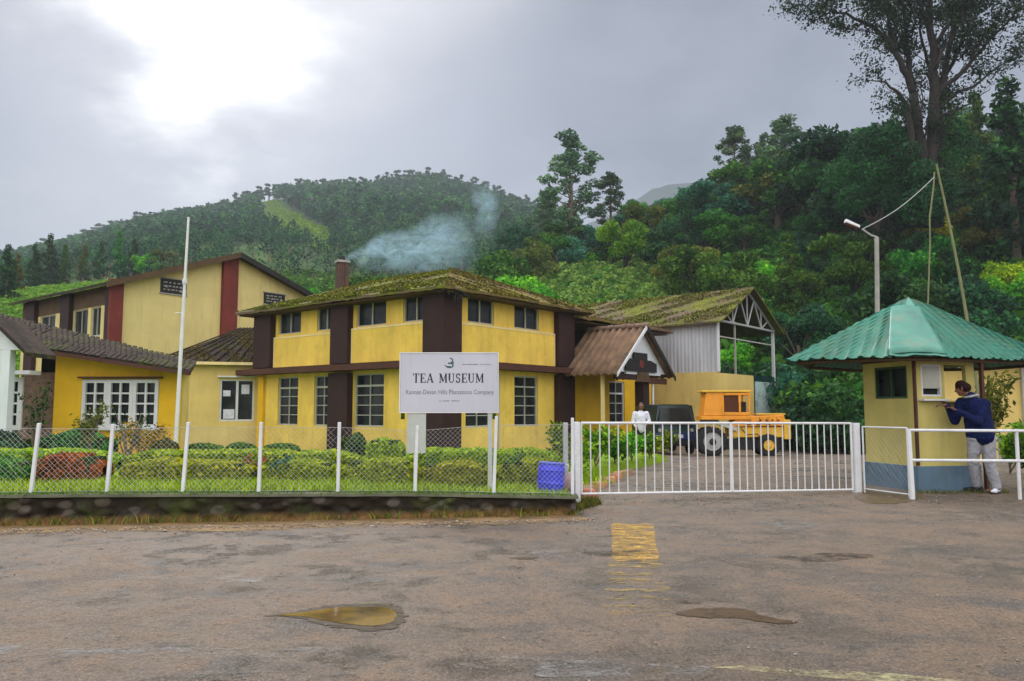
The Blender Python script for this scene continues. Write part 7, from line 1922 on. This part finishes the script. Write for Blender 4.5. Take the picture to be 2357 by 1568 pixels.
# ================================================================ smoke and haze
def smoke():
    pts = [(806, 597, 41, .18), (850, 588, 41.5, .75), (900, 580, 42, 1.15), (960, 568, 43, 1.55), (1020, 560, 44, 1.9), (1075, 555, 45, 1.8), (1118, 510, 46, 1.0), (1120, 470, 47, .9), (1108, 432, 48, .9)]
    m = MB(); P_ = [px(u, v, Y) for u, v, Y, r in pts]
    for i in range(len(P_) - 1):
        for t in (0, .5):
            p = P_[i].lerp(P_[i + 1], t); r = pts[i][3] * (1 - t) + pts[i + 1][3] * t; m.sphere(p, r * 1.5 + .1, 14, 10)
    me = bpy.data.meshes.new('s'); me.from_pydata(m.v, [], m.f); o = bpy.data.objects.new('s', me); C.objects.link(o)
    md = o.modifiers.new('r', 'REMESH'); md.mode = 'VOXEL'; md.voxel_size = .22
    me2 = bpy.data.meshes.new_from_object(o.evaluated_get(bpy.context.evaluated_depsgraph_get())); bpy.data.objects.remove(o)
    T = NT(bpy.data.materials.new('wood_smoke')); N, L = T.N, T.L
    sp = N.new('ShaderNodeSeparateXYZ'); L.new(T.tc.outputs['Object'], sp.inputs[0])
    def curve(inp, xs, ys):
        lo, hi = min(ys), max(ys); m1 = N.new('ShaderNodeMapRange'); L.new(inp, m1.inputs[0]); m1.inputs[1].default_value = xs[0]; m1.inputs[2].default_value = xs[-1]
        fc = N.new('ShaderNodeFloatCurve'); c_ = fc.mapping.curves[0]
        pp_ = [((x - xs[0]) / (xs[-1] - xs[0]), (y - lo) / (hi - lo)) for x, y in zip(xs, ys)]
        c_.points[0].location = pp_[0]; c_.points[1].location = pp_[-1]
        for q in pp_[1:-1]: c_.points.new(*q)
        fc.mapping.update(); L.new(m1.outputs[0], fc.inputs['Value']); m2 = N.new('ShaderNodeMapRange'); L.new(fc.outputs[0], m2.inputs[0]); m2.inputs[3].default_value = lo; m2.inputs[4].default_value = hi
        return m2.outputs[0]
    Q = P_[:6]; xs = [q.x for q in Q]; RR = [p_[3] for p_ in pts[:6]]
    X_, Y_, Z_ = sp.outputs
    wob = T.math('MULTIPLY', T.math('SUBTRACT', T.noise(.5, 3, .5), .5), 1.3)
    zc_ = curve(X_, xs, [q.z for q in Q]); yc_ = curve(X_, xs, [q.y for q in Q]); rc_ = curve(X_, xs, RR)
    sq = lambda a: T.math('MULTIPLY', a, a)
    dd = T.math('DIVIDE', T.math('ADD', sq(T.math('ADD', T.math('SUBTRACT', Z_, zc_), wob)), sq(T.math('SUBTRACT', Y_, yc_))), sq(rc_))
    f1 = T.math('MAXIMUM', T.math('SUBTRACT', 1.0, dd), 0.0)
    fx = N.new('ShaderNodeMapRange'); fx.interpolation_type = 'SMOOTHSTEP'; L.new(X_, fx.inputs[0]); fx.inputs[1].default_value = xs[-1] + .9; fx.inputs[2].default_value = xs[-1] - 1.6
    f1 = T.math('MULTIPLY', f1, fx.outputs[0])
    U_ = P_[6:]; xc_ = curve(Z_, [q.z for q in U_], [q.x for q in U_]); yu_ = curve(Z_, [q.z for q in U_], [q.y for q in U_])
    d2 = T.math('DIVIDE', T.math('ADD', sq(T.math('ADD', T.math('SUBTRACT', X_, xc_), wob)), sq(T.math('SUBTRACT', Y_, yu_))), .75)
    f2 = T.math('MAXIMUM', T.math('SUBTRACT', 1.0, d2), 0.0)
    fz = N.new('ShaderNodeMapRange'); fz.interpolation_type = 'SMOOTHSTEP'; L.new(Z_, fz.inputs[0]); fz.inputs[1].default_value = U_[0].z - 1.4; fz.inputs[2].default_value = U_[0].z + .2
    fz2 = N.new('ShaderNodeMapRange'); fz2.interpolation_type = 'SMOOTHSTEP'; L.new(Z_, fz2.inputs[0]); fz2.inputs[1].default_value = U_[-1].z + .5; fz2.inputs[2].default_value = U_[-1].z - 1.0
    f2 = T.math('MULTIPLY', T.math('MULTIPLY', f2, fz.outputs[0]), T.math('MULTIPLY', fz2.outputs[0], .8))
    body_ = T.math('MAXIMUM', f1, f2)
    n_ = T.noise(1.1, 6, .65, None, 1.6, (1, 1, 1.5)); mr = N.new('ShaderNodeMapRange'); L.new(n_, mr.inputs[0]); mr.inputs[1].default_value = .40; mr.inputs[2].default_value = .70; mr.inputs[4].default_value = 2.0
    thin = T.math('DIVIDE', 1.0, T.math('ADD', rc_, .35))
    pv = N.new('ShaderNodeVolumePrincipled'); pv.inputs['Color'].default_value = (.58, .84, 1.0, 1)
    L.new(T.math('MULTIPLY', T.math('MULTIPLY', body_, mr.outputs[0]), thin), pv.inputs['Density']); L.new(pv.outputs[0], T.out.inputs['Volume']); mt = T.m
    me2.materials.clear(); ob = link('chimney_smoke', me2, mt); stuff(ob, 'thin bluish smoke drifting right from the brick chimney', 'smoke')
smoke()
def haze():
    o = MB().box(-1500, 1500, -60, 2100, -5, 330).build('haze', None)
    mt = bpy.data.materials.new('haze_air'); mt.use_nodes = True; nt = mt.node_tree; nt.nodes.clear()
    out = nt.nodes.new('ShaderNodeOutputMaterial'); pv = nt.nodes.new('ShaderNodeVolumePrincipled'); pv.inputs['Color'].default_value = (.80, .88, 1.0, 1); pv.inputs['Density'].default_value = 0.0003
    nt.links.new(pv.outputs[0], out.inputs['Volume']); o.data.materials.append(mt); o['kind'] = 'stuff'
haze()
